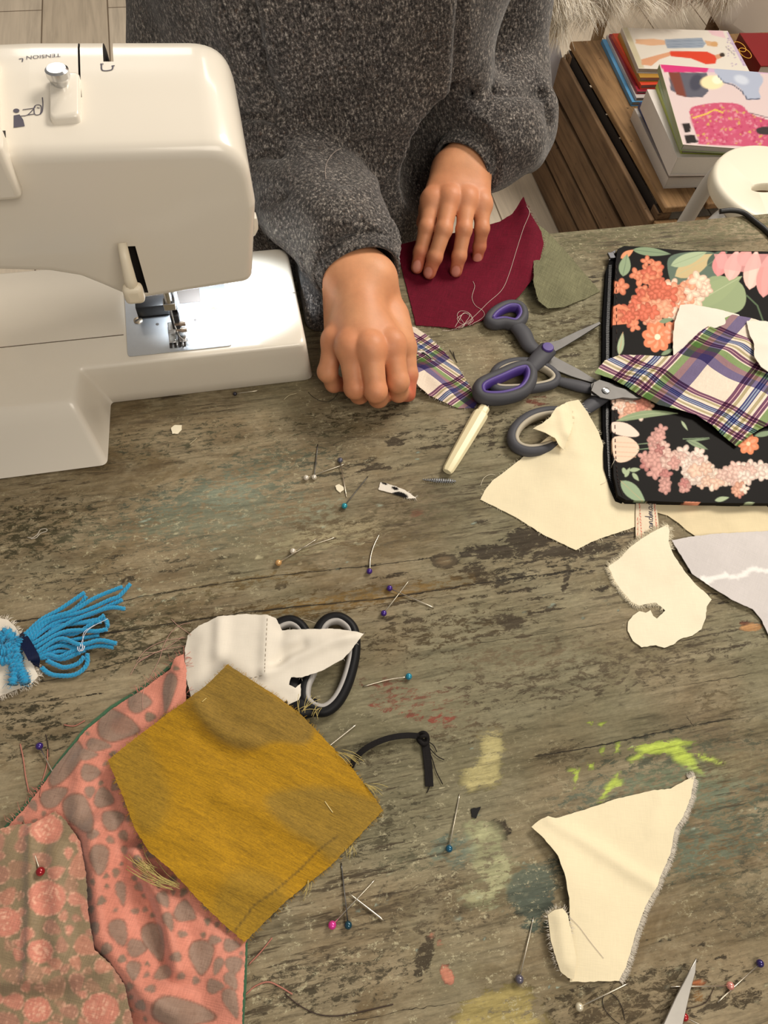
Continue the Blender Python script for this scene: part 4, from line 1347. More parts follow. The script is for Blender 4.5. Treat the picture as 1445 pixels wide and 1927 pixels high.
# ------------------------------------------------------------------ books and magazines
def Uw(u, v, zw): return U(u, v, zw - TZ)
def bookbox(name, label, cat, a, b, d, z0, z1, cover, pages, canvas=None, hard=False, spine=None):
    """a, b: near-left and far-left corner px at height z1; d: width along the other side (m)"""
    A = Uw(*a, z1)[:2]; B = Uw(*b, z1)[:2]
    e = (B - A); L = np.linalg.norm(e); e = e / L; r = np.array([e[1], -e[0]])
    t = thing(name, label, cat, (*(A + B) / 2, z0), group=None)
    def T(v): return np.stack([A[0] + v[:, 0] * r[0] + v[:, 1] * e[0], A[1] + v[:, 0] * r[1] + v[:, 1] * e[1], v[:, 2]], 1)
    ct = .0022 if hard else .0007
    m = MB(); box(m, (.003, .003, z0 + ct), (d - .003, L - .003, z1 - ct), T=T)
    m.build('page_block', pages, t, smooth=False)
    m = MB()
    nx, ny = (int(d / .003), int(L / .003)) if canvas is not None else (1, 1)
    X, Y = np.meshgrid(np.linspace(0, d, nx + 1), np.linspace(0, L, ny + 1), indexing='ij')
    V = T(np.stack([X.ravel(), Y.ravel(), np.full(X.size, z1)], 1))
    i, j = np.meshgrid(np.arange(nx), np.arange(ny), indexing='ij'); k = (i * (ny + 1) + j).ravel()
    Q = np.stack([k, k + ny + 1, k + ny + 2, k + 1], 1)
    col = None
    if canvas is not None:
        col, _ = canvas.sample(*proj(V))
    dc = np.array([.7, .7, .7]) if canvas is not None else None
    m.add(V, Q.tolist(), 0, col)
    sp = np.array(spine if spine is not None else S(200, 190, 180)) if canvas is not None else None
    nc = MB()
    for lo, hi in (((0, 0, z1 - ct), (d, L, z1 - .00002)), ((0, 0, z0), (d, L, z0 + ct)), ((-.0006, 0, z0), (.0008, L, z1 - .00002))):
        v8 = np.array([(lo[0], lo[1], lo[2]), (hi[0], lo[1], lo[2]), (hi[0], hi[1], lo[2]), (lo[0], hi[1], lo[2]), (lo[0], lo[1], hi[2]), (hi[0], lo[1], hi[2]), (hi[0], hi[1], hi[2]), (lo[0], hi[1], hi[2])], float)
        m.add(T(v8), [(0, 3, 2, 1), (4, 5, 6, 7), (0, 1, 5, 4), (1, 2, 6, 5), (2, 3, 7, 6), (3, 0, 4, 7)], 0, sp)
    m.build('cover', cover, t, smooth=False)
    return t
PG = plain('white_pages', S(214, 208, 198), .8, var=.08, vs=900); PGG = plain('grey_pages', S(176, 168, 160), .8, var=.1, vs=900)
def cov(nm, c, r=.35): return plain(nm, c, r, var=.05)
# cover pictures
ca = Canvas(1150, 40, 1450, 260, 2, S(224, 216, 204))
ca.poly([(1170, 50), (1180, 50), (1212, 128), (1200, 128)], S(200, 190, 160))
for P, c in [([(1196, 74), (1230, 73), (1252, 76), (1252, 84), (1225, 86), (1196, 82)], S(222, 176, 140)), ([(1250, 74), (1320, 71), (1328, 82), (1322, 90), (1255, 91)], S(150, 162, 178)),
             ([(1326, 76), (1350, 80), (1350, 88), (1330, 86)], S(212, 170, 130)),
             ([(1206, 112), (1235, 104), (1262, 97), (1264, 104), (1240, 112), (1226, 124), (1208, 122)], S(214, 156, 120)), ([(1260, 96), (1330, 97), (1350, 106), (1346, 120), (1328, 121), (1300, 110), (1262, 106)], S(214, 64, 40)),
             ([(1344, 104), (1358, 100), (1362, 106), (1350, 112)], S(206, 150, 116))]:
    ca.poly(P, c)
ca.ell(1359, 103, 5, 4, 0, S(60, 50, 44)); ca.ell(1344, 83, 7, 5, 0, S(206, 160, 110))
for y in (78, 84, 88): ca.line([(1256, y), (1322, y - 2)], 1, S(100, 116, 140), .6)
ca.poly([(1366, 60), (1382, 62), (1412, 124), (1398, 124)], S(196, 176, 200)); ca.poly([(1330, 56), (1360, 58), (1366, 72), (1340, 66)], S(226, 190, 196))
RR = random.Random(4)
for k in range(60): ca.ell(RR.uniform(1368, 1410), RR.uniform(62, 124), 1.5, 1.2, 0, S(150, 120, 170), .7)
ca.line([(1366, 88), (1382, 104)], 1.5, S(90, 80, 90), .6)
VC = NT('printed_cover'); VC = VC.done(VC.attr('Col'), .3, 0, .5)
def stack(items, a, b, z0, dcol):
    z = z0
cz = CZ
z = CZ + .0005
# back pile (under the dress-pattern magazine)
back = [('magazine', 'blue-covered booklet at the bottom of the back pile on the crate', S(86, 146, 190), .009, (1190, 192), (1133, 74)),
        ('magazine', 'pale grey magazine second from the bottom in the back pile', S(190, 180, 176), .007, (1198, 184), (1142, 66)),
        ('magazine', 'crimson-covered magazine below the orange-red one', S(150, 40, 58), .006, (1200, 172), (1147, 64)),
        ('magazine', 'orange-red magazine in the middle of the back pile', S(216, 76, 48), .009, (1207, 160), (1153, 63)),
        ('magazine', 'ochre-edged magazine directly under the figure-drawing cover', S(176, 132, 56), .009, (1205, 146), (1165, 62))]
for nm, lab, c, th, a, b in back:
    bookbox(nm, lab, 'magazine', a, b, .235, z, z + th, cov('cover', c), PGG)
    z += th + .0004
bookbox('magazine', 'white magazine with two drawn dressed figures on top of the back pile', 'magazine', (1202, 129), (1170, 52), .25, z, z + .010, VC, PGG, ca)
# red album leaning behind the back pile
z = CZ + .0005
t_ = bookbox('album', 'dark red album with yellow string circles behind the figure-drawing magazine', 'album', (1432, 124), (1392, 62), .10, z, z + .045, cov('album_red', S(130, 30, 34)), PG, hard=True)
ORG_a = t_
m = MB()
for (u, v) in ((1392, 88), (1402, 100)):
    c = Uw(u, v, z + .0465); tube(m, [c + (.012 * math.cos(s), .02 * math.sin(s), 0) for s in np.linspace(0, 2 * math.pi, 20)], .0008, 5)
m.build('string_circle', cov('yellow_string', S(226, 168, 60), .7), t_)
# front pile
z = CZ + .0005
front = [('book', 'thick white book at the bottom of the front pile on the crate', 'book', S(206, 198, 190), .024, (1258, 335), (1194, 204), PG, .26),
         ('book', 'navy-blue book above the bottom white book in the front pile', 'book', S(52, 66, 122), .012, (1262, 310), (1204, 192), PG, .25),
         ('book', 'thickest white book in the middle of the front pile', 'book', S(216, 208, 202), .040, (1275, 296), (1218, 168), PG, .25),
         ('magazine', 'yellow-green magazine at the bottom of the thin ones in the front pile', 'magazine', S(176, 186, 84), .008, (1284, 282), (1236, 158), PGG, .26),
         ('magazine', 'sage-green magazine just under the pink one in the front pile', 'magazine', S(150, 166, 130), .007, (1282, 276), (1240, 150), PGG, .26)]
for nm, lab, cat, c, th, a, b, pg, w in front:
    bookbox(nm, lab, cat, a, b, w, z, z + th, cov('cover', c), pg, hard=(th > .011))
    z += th + .0005
cb = Canvas(1225, 110, 1600, 300, 2, S(216, 196, 194))
cb.poly([(1241, 121), (1336, 123), (1330, 136), (1250, 136)], S(206, 54, 118)); cb.poly([(1336, 123), (1500, 127), (1500, 140), (1330, 136)], S(206, 170, 196))
cb.poly([(1258, 136), (1330, 137), (1333, 172), (1322, 183), (1290, 183), (1262, 170)], S(92, 92, 104)); cb.poly([(1258, 136), (1278, 136), (1292, 183), (1272, 178)], S(120, 62, 50)); cb.ell(1310, 155, 12, 16, 20, S(60, 62, 78), .8, 4)
cb.ell(1340, 155, 22, 13, 0, S(240, 222, 176), 1, 3); cb.ell(1350, 150, 10, 8, 0, S(250, 240, 210), 1, 3)
cb.poly(spl([(1345, 130), (1380, 128), (1420, 132), (1436, 150), (1428, 168), (1430, 186), (1406, 186), (1398, 172), (1380, 158), (1362, 154), (1350, 142)], 4, True), S(172, 180, 200)); cb.line([(1362, 155), (1380, 160), (1396, 172), (1406, 187), (1430, 186)], 2, S(70, 80, 104))
cb.ell(1395, 150, 14, 8, 20, S(214, 220, 232), .7, 4); cb.line([(1350, 142), (1362, 155)], 2, S(110, 120, 146))
cb.poly(spl([(1297, 210), (1320, 197), (1365, 193), (1395, 198), (1412, 214), (1446, 226), (1500, 240), (1500, 275), (1330, 272), (1314, 262)], 4, True), S(196, 84, 114))
for k in range(420):
    x, y = RR.uniform(1300, 1470), RR.uniform(196, 272)
    if inpoly(np.array([x]), np.array([y]), [(1297, 210), (1320, 197), (1365, 193), (1395, 198), (1412, 214), (1470, 232), (1470, 275), (1330, 272), (1314, 262)])[0]:
        cb.ell(x, y, RR.uniform(1, 4), RR.uniform(1, 2.5), RR.uniform(0, 180), RR.choice([S(220, 130, 150), S(206, 100, 130), S(206, 180, 84), S(176, 50, 92), S(216, 150, 160), S(196, 80, 116)]), .75)
cb.line([(1304, 222), (1330, 214), (1345, 206), (1360, 212)], 3, S(226, 200, 70), .8); cb.ell(1442, 246, 20, 8, 0, S(60, 50, 52)); cb.poly([(1282, 232), (1298, 232), (1300, 248), (1288, 250)], S(40, 34, 34)); cb.poly([(1288, 254), (1306, 254), (1314, 268), (1292, 270)], S(40, 34, 34))
cb.line([(1410, 212), (1470, 228)], 1.5, S(120, 100, 110))
bookbox('magazine', 'pink magazine with a floral dress on its cover on top of the front pile', 'magazine', (1285, 272), (1241, 121), .27, z, z + .012, VC, PGG, cb, spine=S(150, 160, 120))
FRONT_TOP = z + .012

# ------------------------------------------------------------------ stool
st = thing('stool', 'cream round-seated metal stool beyond the table corner with an oval hand hole', 'stool', (.80, .88, 0))
CRM = plain('cream_enamel', S(232, 224, 204), .35, var=.02, vs=8)
GM = plain('grey_white_tube', S(198, 194, 188), .35, var=.02)
SZ = .58
def stool():
    c = Uw(1462, 345, SZ); ex = Uw(1348, 345, SZ); r = c[0] - ex[0]
    m = MB(); n = 64; th = np.arange(n) * 2 * math.pi / n
    hc = Uw(1440, 353, SZ)
    hx, hy = hc[0] - c[0], hc[1] - c[1]
    def rim(R, z): return np.stack([c[0] + R * np.cos(th), c[1] + R * np.sin(th), np.full(n, z)], 1)
    def hole(k, z): return np.stack([c[0] + hx + .022 * k * np.cos(th), c[1] + hy + .009 * k * np.sin(th), np.full(n, z)], 1)
    loft(m, [hole(1.0, SZ - .012), hole(1.0, SZ - .002), hole(1.15, SZ), rim(r * .93, SZ), rim(r * .975, SZ - .002), rim(r, SZ - .008), rim(r, SZ - .022), rim(r * .97, SZ - .025), hole(1.0, SZ - .012)], caps=False)
    m.build('seat', CRM, st, angle=50)
    for k in range(4):
        a = math.radians(196 + 90 * k)
        d = np.array([math.cos(a), math.sin(a), 0]); 
        P = spl([c + d * r * .55 + (0, 0, -.03), c + d * r * .92 + (0, 0, -.032), c + d * r * 1.12 + (0, 0, -.07), c + d * r * 1.25 + (0, 0, -.2), np.array([c[0], c[1], 0]) + d * r * 1.7], 8)
        m = MB(); tube(m, P, .0125, 12); m.build('leg', GM, st)
    m = MB(); P = [np.array([c[0], c[1], .22]) + np.array([math.cos(a), math.sin(a), 0]) * r * 1.44 for a in np.linspace(0, 2 * math.pi, 40, endpoint=False)]
    tube(m, P, .008, 8, closed=True); m.build('foot_ring', GM, st)
stool()

# ------------------------------------------------------------------ chair with sheepskin, armchair
ch = thing('chair', 'white moulded chair standing behind the person under a sheepskin', 'chair', (.78, 1.95, 0))
CHW = plain('white_chair_shell', S(222, 222, 232), .5, var=.02)
def shell():
    m = MB()
    box(m, (.62, 1.72, .38), (1.02, 2.12, .41)); m.build('seat', CHW, ch, bevel=.012, angle=40)
    for x in (.66, .98):
        for y in (1.78, 2.06):
            m = MB(); tube(m, [(x, y, 0), (x, y, .38)], .014, 10); m.build('leg', plain('beech_leg', S(180, 150, 110), .5), ch)
    m = MB(); yb = 1.72
    f = [UY(u, v, yb) for u, v in ((985, 40), (1042, 44), (1062, 120), (1046, 240), (985, 240))]
    prism(m, [p + (0, .02, 0) for p in f], f); m.build('front_panel', CHW, ch, bevel=.006, angle=40)
def fur(name, label, ctrl, col1, col2, seed, n=9000, L=.06):
    """shaggy pelt: a draped skin and its hair"""
    R = np.random.default_rng(seed)
    C = np.array(ctrl, float); nu, nv = C.shape[:2]
    def ev(s, t):
        s = np.clip(s, 0, .9999) * (nu - 1); t = np.clip(t, 0, .9999) * (nv - 1)
        i, j = s.astype(int), t.astype(int); a, b = (s - i)[:, None], (t - j)[:, None]
        a = a * a * (3 - 2 * a); b = b * b * (3 - 2 * b)
        return (C[i, j] * (1 - b) + C[i, j + 1] * b) * (1 - a) + (C[i + 1, j] * (1 - b) + C[i + 1, j + 1] * b) * a
    g = 26; S_, T_ = np.meshgrid(np.linspace(0, 1, g), np.linspace(0, 1, g), indexing='ij')
    P = ev(S_.ravel(), T_.ravel())
    k = np.arange(g * g).reshape(g, g); Q = np.stack([k[:-1, :-1].ravel(), k[1:, :-1].ravel(), k[1:, 1:].ravel(), k[:-1, 1:].ravel()], 1)
    m = MB(); m.add(P, Q.tolist(), 0, np.array(col1)); m.add(P - (0, 0, .006), [q[::-1] for q in Q.tolist()], 0, np.array(col1) * .6)
    s = R.random(n); t = R.random(n); P0 = ev(s, t)
    e = 1e-3
    du = ev(s + e, t) - ev(s - e, t); dv = ev(s, t + e) - ev(s, t - e)
    nn = np.cross(du, dv); nn /= np.linalg.norm(nn, axis=1)[:, None] + 1e-12; nn[nn[:, 2] < 0] *= -1
    nc = 260; cp = R.random((nc, 2)); cd = R.normal(0, 1, (nc, 3)); cd[:, 2] = -abs(cd[:, 2]) * .3 - .4
    V = []; Fa = []; Cc = []; c0 = 0
    idx = np.array([np.argmin((cp[:, 0] - a) ** 2 + (cp[:, 1] - b) ** 2) for a, b in zip(s, t)])
    for i in range(n):
        d = nn[i] * .35 + cd[idx[i]] * .55 + R.normal(0, .16, 3)
        Li = L * R.uniform(.7, 1.25); w = R.uniform(.0007, .0014)
        pts = []
        p = P0[i].copy(); dd = d / np.linalg.norm(d)
        sd = np.cross(dd, (0.3, 0.2, 1)); sd /= np.linalg.norm(sd) + 1e-9
        for q in range(5):
            ww = w * (1 - q / 4.6)
            pts += [p - sd * ww, p + sd * ww, p + np.cross(sd, dd) * ww]
            dd = dd + np.array([0, 0, -.16]) + R.normal(0, .13, 3) + (cd[idx[i]] * .12); dd /= np.linalg.norm(dd)
            p = p + dd * Li / 4
        V += pts
        for q in range(4):
            b_ = c0 + q * 3
            Fa += [(b_, b_ + 1, b_ + 4, b_ + 3), (b_ + 1, b_ + 2, b_ + 5, b_ + 4), (b_ + 2, b_, b_ + 3, b_ + 5)]
        c0 += 15
        mix = R.random(); cl = np.array(col1) * (1 - mix) + np.array(col2) * mix
        Cc.append(np.tile(cl, (15, 1)))
    m.add(np.array(V), Fa, 0, np.concatenate(Cc))
    F_ = NT('pelt_hair'); F_ = F_.done(F_.attr('Col'), .8, 0, .2)
    o = m.build(name, F_, None, smooth=True)
    tag(o, label, 'sheepskin')
    return o
shell()
fur('sheepskin', 'shaggy cream sheepskin thrown over the white chair behind the crate', 
    [[Uw(990, 36, .50), Uw(985, -40, .60), Uw(985, -160, .62)],
     [Uw(1060, 36, .50), Uw(1060, -40, .60), Uw(1060, -160, .62)],
     [Uw(1150, 4, .47), Uw(1150, -40, .54), Uw(1150, -160, .60)],
     [Uw(1260, -6, .44), Uw(1270, -50, .50), Uw(1270, -160, .56)],
     [Uw(1370, -6, .40), Uw(1390, -50, .46), Uw(1390, -160, .50)]], S(252, 246, 234), S(234, 222, 200), 3)
# cream upholstered seat at the right edge
am = thing('armchair', 'smooth beige upholstered armchair at the top right corner', 'armchair', (1.62, 2.1, 0))
def armchair():
    yb = 1.74
    f = [UY(u, v, yb) for u, v in ((1349, 60), (1372, 26), (1400, -20), (1430, -60), (1620, -60), (1620, 215), (1450, 128))]
    b = [p + np.array([.06, .42, -.02]) for p in f]
    m = MB(); prism(m, b, f)
    m.build('arm_rest', plain('beige_upholstery', S(214, 200, 186), .7, var=.03, vs=14), am, bevel=.03, seg=5, angle=60)
    xs = [p[0] for p in f]; zb = min(p[2] for p in f)
    for x in (f[5][0] - .35, f[5][0] - .05):
        for y in (1.80, 2.10):
            m = MB(); tube(m, [(x, y, 0), (x, y, zb + .12)], .02, 10); m.build('leg', CW, am)
armchair()
# cable over the far right corner of the table
m = MB()
P = spl([U(1354, 398, .002), U(1376, 396, .004), U(1398, 400, .004), U(1420, 416, .003), U(1450, 442, .003), U(1500, 500, .003)], 8)
tube(m, P, .0028, 10)
tag(m.build('cable', plain('black_rubber', S(24, 22, 22), .5)), 'black cable lying over the far right table corner', 'cable')

area('back_fill_light', (1.0, 2.7, 2.45), (1.0, 2.0, 0.4), 0.8, 12, (1.0, 0.93, 0.83), 0.5)  # added fill that lifts the dim sheepskin and background
# ------------------------------------------------------------------ scissors (some cloth lies over them)
GREYP = plain('dark_grey_soft_plastic', S(76, 76, 81), .55, var=.05, spec=.2)
PURP = plain('purple_rubber', S(76, 54, 132), .5, var=.04)
BEIGR = plain('beige_rubber', S(176, 166, 146), .6, var=.04)
BLKP = plain('black_handle_plastic', S(22, 22, 24), .5, spec=.2)
GRYR = plain('light_grey_rubber', S(170, 166, 162), .5)
STL = plain('blade_steel', (.13, .125, .12), .55, 1.0, var=.12, vs=120)
def P3(p, z): return np.array([*U(p[0], p[1], z)[:2], TZ + z])
def handle(root, loop, stem, z, mat, lin, rad=.0042, hgt=1.35, stem_r=None, lz=0.0):
    L = spl([P3(p, z) for p in loop], 6, closed=True)
    m = MB(); tube(m, L, rad, 12, closed=True, flat=hgt)
    if stem is not None:
        Sx = spl([P3(p[:2], p[2] if len(p) > 2 else z) for p in stem], 5)
        r = np.interp(np.linspace(0, 1, len(Sx)), np.linspace(0, 1, len(stem_r)), stem_r)
        tube(m, Sx, r, 12, flat=.62)
    h_ = m.build('handle', mat, root, angle=60)
    c = L.mean(0)
    Li = []
    for i, p in enumerate(L):
        t = L[(i + 1) % len(L)] - L[i - 1]; n = np.array([-t[1], t[0], 0]); n /= np.linalg.norm(n)
        if n @ (c - p) < 0: n = -n
        Li.append(p + n * rad * .72 + (0, 0, lz))
    m = MB(); tube(m, np.array(Li), rad * .6, 10, closed=True, flat=hgt * 1.62)
    m.build('grip_lining', lin, h_, angle=60)
    return h_
STL2 = plain('bright_blade_steel', (.42, .40, .37), .45, 1.0, var=.1, vs=120)
def blade(root, outl, z0, z1, tipz=None, nm='blade'):
    """outline px list; z0..z1 thickness span; tip lowers to tipz"""
    pts = [P3(p, z1) for p in outl]
    m = MB(); c = np.mean(pts, 0)
    bt = [np.array([p[0], p[1], TZ + z0]) for p in pts]
    prism(m, pts, bt)
    return m.build(nm, STL2 if root.name == 'scissors.003' else STL, root, smooth=True, angle=30, bevel=.0003, seg=1)
# purple and grey pair
s1 = thing('scissors', 'open scissors with dark grey handles and purple grip linings', 'scissors', P3((1030, 655), 0))
handle(s1, [(919, 604), (930, 588), (955, 575), (978, 578), (985, 596), (972, 612), (948, 609), (930, 611)], [(968, 610), (984, 628), (996, 650), (1015, 662), (1030, 662, .006)], .0062, GREYP, PURP, .0048, 1.2, [.0072, .0084, .0074, .006, .0055])
blade(s1, [(975, 632), (1000, 640), (1046, 672), (1090, 695), (1124, 716), (1121, 722), (1075, 708), (1030, 690), (1003, 664), (985, 655)], .0022, .0036)
handle(s1, [(899, 737), (906, 722), (940, 706), (970, 693), (990, 691), (1000, 704), (996, 724), (980, 741), (945, 751), (910, 750)], [(992, 700), (1008, 682), (1022, 667), (1032, 656, .0105)], .0092, GREYP, PURP, .0052, 1.25, [.0060, .0080, .0088, .0086])
blade(s1, [(1022, 646), (1050, 640), (1088, 622), (1128, 605), (1131, 609), (1092, 634), (1062, 652), (1040, 664), (1028, 664)], .0048, .0064)
m = MB(); c = P3((1031, 653), .0152); th = np.arange(30) * 2 * math.pi / 30
loft(m, [np.stack([c[0] + r * np.cos(th), c[1] + r * np.sin(th), np.full(30, c[2] + dz)], 1) for r, dz in ((.0054, -.006), (.0054, .0), (.0048, .0008), (.0036, .0009))])
m.build('pivot_button', PURP, s1, angle=40, label='purple pivot button')
# grey and beige pair
s2 = thing('scissors', 'larger open scissors with dark grey handles and beige ribbed grip linings', 'scissors', P3((1140, 738), 0))
handle(s2, [(926, 716), (936, 694), (965, 682), (1000, 682), (1030, 693), (1047, 710), (1038, 724), (1000, 732), (950, 735), (930, 730)], [(1040, 714), (1062, 720), (1090, 727), (1124, 735)], .0048, GREYP, BEIGR, .0042, 1.05, [.004, .0052, .0062, .005])
handle(s2, [(1045, 774), (1005, 780), (976, 798), (963, 822), (972, 842), (1000, 850), (1040, 840), (1072, 812), (1078, 785)], [(1070, 788), (1092, 776), (1118, 758), (1148, 740)], .0052, GREYP, BEIGR, .0046, 1.05, [.004, .0060, .0066, .005])
blade(s2, [(1112, 722), (1128, 714), (1160, 724), (1190, 736), (1204, 742), (1208, 746), (1206, 750), (1196, 752), (1190, 752), (1140, 746), (1112, 744)], .0100, .0114)
blade(s2, [(1150, 752), (1130, 748), (1112, 735), (1118, 718), (1142, 722), (1180, 733), (1200, 738), (1212, 742), (1212, 746), (1204, 749), (1192, 750), (1172, 748)], .0116, .0130)
m = MB(); c = P3((1140, 735), .0132); loft(m, [np.stack([c[0] + r * np.cos(th), c[1] + r * np.sin(th), np.full(30, c[2] + dz)], 1) for r, dz in ((.0035, -.001), (.0035, .0006), (.0028, .001))]); m.build('pivot_screw', STEEL, s2, angle=40)
# black pair under the mustard cloth
s3 = thing('scissors', 'black-handled scissors with pale grey linings half under the mustard cloth', 'scissors', P3((560, 1340), 0))
handle(s3, [(590, 1335), (572, 1318), (572, 1290), (584, 1262), (596, 1220), (600, 1185), (616, 1166), (640, 1163), (662, 1180), (668, 1208), (665, 1245), (652, 1290), (634, 1322), (612, 1338)], [(596, 1332), (566, 1332), (540, 1345), (500, 1380)], .0055, BLKP, GRYR, .0040, 1.15, [.006, .0085, .0072, .005])
handle(s3, [(510, 1190), (525, 1174), (548, 1168), (568, 1180), (578, 1205), (575, 1240), (556, 1262), (530, 1260), (512, 1236)], [(550, 1262), (548, 1300), (530, 1340), (500, 1385)], .0055, BLKP, GRYR, .0040, 1.15, [.005, .0065, .0065, .005])
blade(s3, [(510, 1370), (480, 1378), (400, 1470), (330, 1560), (345, 1560), (430, 1490), (515, 1395)], .002, .0035)
blade(s3, [(515, 1372), (490, 1370), (385, 1450), (300, 1530), (310, 1538), (420, 1470), (510, 1395)], .0036, .005)
# the pair whose blade tip enters at the bottom edge
s4 = thing('scissors', 'steel scissors with only their blade tip showing at the bottom right edge', 'scissors', P3((1250, 2000), 0))
blade(s4, [(1311, 1802), (1309, 1830), (1300, 1862), (1288, 1915), (1278, 1960), (1262, 2010), (1222, 2010), (1240, 1945), (1250, 1924), (1272, 1876), (1292, 1838)], .0045, .0062)
blade(s4, [(1290, 1860), (1280, 1900), (1268, 1945), (1252, 2010), (1216, 2010), (1238, 1940)], .0028, .0043)
handle(s4, [(1190, 2060), (1165, 2090), (1160, 2140), (1185, 2175), (1215, 2150), (1222, 2100)], [(1208, 2070), (1232, 2030), (1244, 2000)], .0055, GREYP, PURP, .0042, 1.1, [.005, .006, .006])
handle(s4, [(1250, 2060), (1245, 2110), (1258, 2160), (1290, 2170), (1300, 2120), (1282, 2070)], [(1262, 2064), (1245, 2030), (1240, 2000)], .0055, GREYP, PURP, .0042, 1.1, [.005, .006, .006])

# ------------------------------------------------------------------ cloth materials
CREAM = weave('unbleached_calico', S(232, 219, 186), 1600, .3, .05, .25, .9, .035)
CREAM2 = weave('pale_calico', S(234, 224, 198), 1600, .2, .05, .25, .9, .035)
CRDK = weave('shaded_calico', S(222, 206, 170), 1600, .2, .05, .25, .9, .04)
WHT = weave('white_cotton', S(226, 218, 204), 1700, .2, .03, .2, .9, .03)
BURG = weave('burgundy_linen', S(100, 10, 34), 1500, .5, .38, .5, .85, .10)
OLIV = weave('olive_linen', S(112, 110, 84), 1100, .6, .42, .6, .9, .1)
# pouch ------------------------------------------------------------
pc = Canvas(1120, 440, 1700, 980, 2, S(17, 14, 13))
PR = random.Random(12)
coral = [S(228, 138, 104), S(214, 112, 86), S(236, 162, 130), S(242, 206, 182)]; peach = [S(232, 192, 170), S(238, 212, 194), S(224, 166, 140), S(212, 140, 120)]
mauve = [S(186, 124, 118), S(208, 156, 146), S(226, 188, 174), S(236, 212, 198)]; sage = S(130, 148, 118); sage2 = S(168, 182, 148); dsage = S(78, 94, 82)
def cluster(path, spread, n, cols, r=(6, 11), grad=True):
    path = np.array(path, float)
    for k in range(int(n * .62)):
        t = PR.random() * (len(path) - 1); i = int(t); f = t - i
        p = path[i] * (1 - f) + path[min(i + 1, len(path) - 1)] * f
        s = spread * (1 - .45 * t / (len(path) - 1))
        x, y = p[0] + PR.gauss(0, s * .5), p[1] + PR.gauss(0, s * .5)
        q = t / (len(path) - 1)
        c = cols[min(len(cols) - 1, max(0, int((q * .8 + PR.random() * .4) * len(cols))))] if grad else PR.choice(cols)
        lt = tuple(min(.86, a * 1.2 + .03) for a in c)
        rr_, nn_, ro_ = PR.uniform(*r) * 1.25, PR.choice([4, 4, 5]), PR.uniform(0, 6); sh = PR.uniform(.8, 1.0); c = tuple(a * sh for a in c)
        pc.flower(x, y, rr_ + 1.2, nn_, tuple(a * .68 for a in c), None, ro_, .62)
        pc.flower(x, y, rr_, nn_, c, lt, ro_, .56)
        pc.ell(x, y, 1.2, 1.2, 0, tuple(a * .7 for a in c), .8)
pc.leaf((1190, 470), (1262, 478), 16, sage, dsage); pc.poly(spl([(1262, 482), (1300, 474), (1345, 476), (1362, 500), (1340, 545), (1300, 560), (1268, 540), (1256, 505)], 4, True), S(96, 112, 98))
pc.leaf((1270, 520), (1345, 478), 34, S(196, 176, 132), sage2); pc.leaf((1262, 500), (1330, 474), 22, sage2, sage)
pc.poly(spl([(1355, 590), (1300, 560), (1340, 520), (1390, 530), (1404, 560), (1392, 585)], 4, True), S(146, 160, 122)); pc.leaf((1300, 575), (1396, 520), 40, S(150, 164, 124), S(196, 202, 166)); pc.leaf((1290, 560), (1340, 548), 20, S(214, 160, 126))
pc.leaf((1330, 500), (1370, 470), 22, dsage, sage); pc.line([(1405, 556), (1425, 575), (1436, 605)], 3, S(84, 102, 76))
for a, b, w, c in [((1350, 520), (1362, 470), 30, S(214, 140, 140)), ((1372, 528), (1388, 470), 32, S(232, 176, 168)), ((1392, 500), (1412, 468), 28, S(222, 154, 150)), ((1410, 545), (1424, 470), 34, S(238, 190, 178)), ((1436, 560), (1445, 480), 34, S(214, 150, 146)), ((1460, 560), (1475, 470), 34, S(232, 180, 168))]:
    pc.leaf(a, b, w, c, None)
    pc.leaf(a, b, w * .4, tuple(min(1, q * 1.15) for q in c), None, .8)
pc.poly([(1343, 478), (1445, 478), (1445, 500), (1400, 512), (1352, 505)], S(226, 160, 158), .7)
pc.leaf((1168, 486), (1192, 470), 12, S(226, 150, 110)); pc.leaf((1172, 520), (1180, 478), 22, S(142, 160, 128), dsage)
cluster([(1190, 545), (1225, 560), (1260, 560), (1300, 545), (1330, 535)], 34, 120, coral, (8, 13)); cluster([(1195, 515), (1235, 520), (1240, 560)], 20, 36, coral[:2], (8, 12)); cluster([(1180, 600), (1215, 590), (1250, 580)], 22, 50, coral[:3], (8, 12))
pc.poly([(1148, 580), (1165, 572), (1200, 590), (1196, 608), (1150, 612)], coral[0]); cluster([(1160, 595), (1190, 595)], 10, 14, coral[:2], (7, 10))
pc.flower(1237, 634, 28, 8, S(226, 134, 96), S(240, 176, 140), .2, .6, 1, S(250, 230, 200)); pc.flower(1268, 625, 22, 7, S(228, 140, 104), S(240, 180, 150), .5, .6, 1, S(250, 230, 200))
pc.leaf((1240, 606), (1268, 600), 9, sage); pc.leaf((1165, 668), (1172, 625), 12, sage2, S(206, 150, 110)); pc.leaf((1244, 668), (1268, 656), 8, sage)
cluster([(1160, 760), (1190, 770), (1215, 755)], 16, 50, peach, (7, 11)); pc.leaf((1160, 792), (1275, 778), 14, S(142, 158, 122), S(180, 190, 150), 1, -6)
pc.poly(spl([(1152, 795), (1180, 797), (1202, 815), (1196, 822), (1170, 820), (1152, 812)], 4, True), S(238, 214, 198)); pc.poly(spl([(1152, 826), (1180, 822), (1200, 836), (1200, 852), (1180, 868), (1158, 866)], 4, True), S(236, 206, 182))
for y in (832, 840, 850, 858): pc.line([(1156, y), (1196, y + 2)], 2, S(216, 170, 142), .5)
for y in (836, 846, 856): pc.line([(1200, y), (1225, y - 6 + PR.random() * 12)], 1.6, sage)
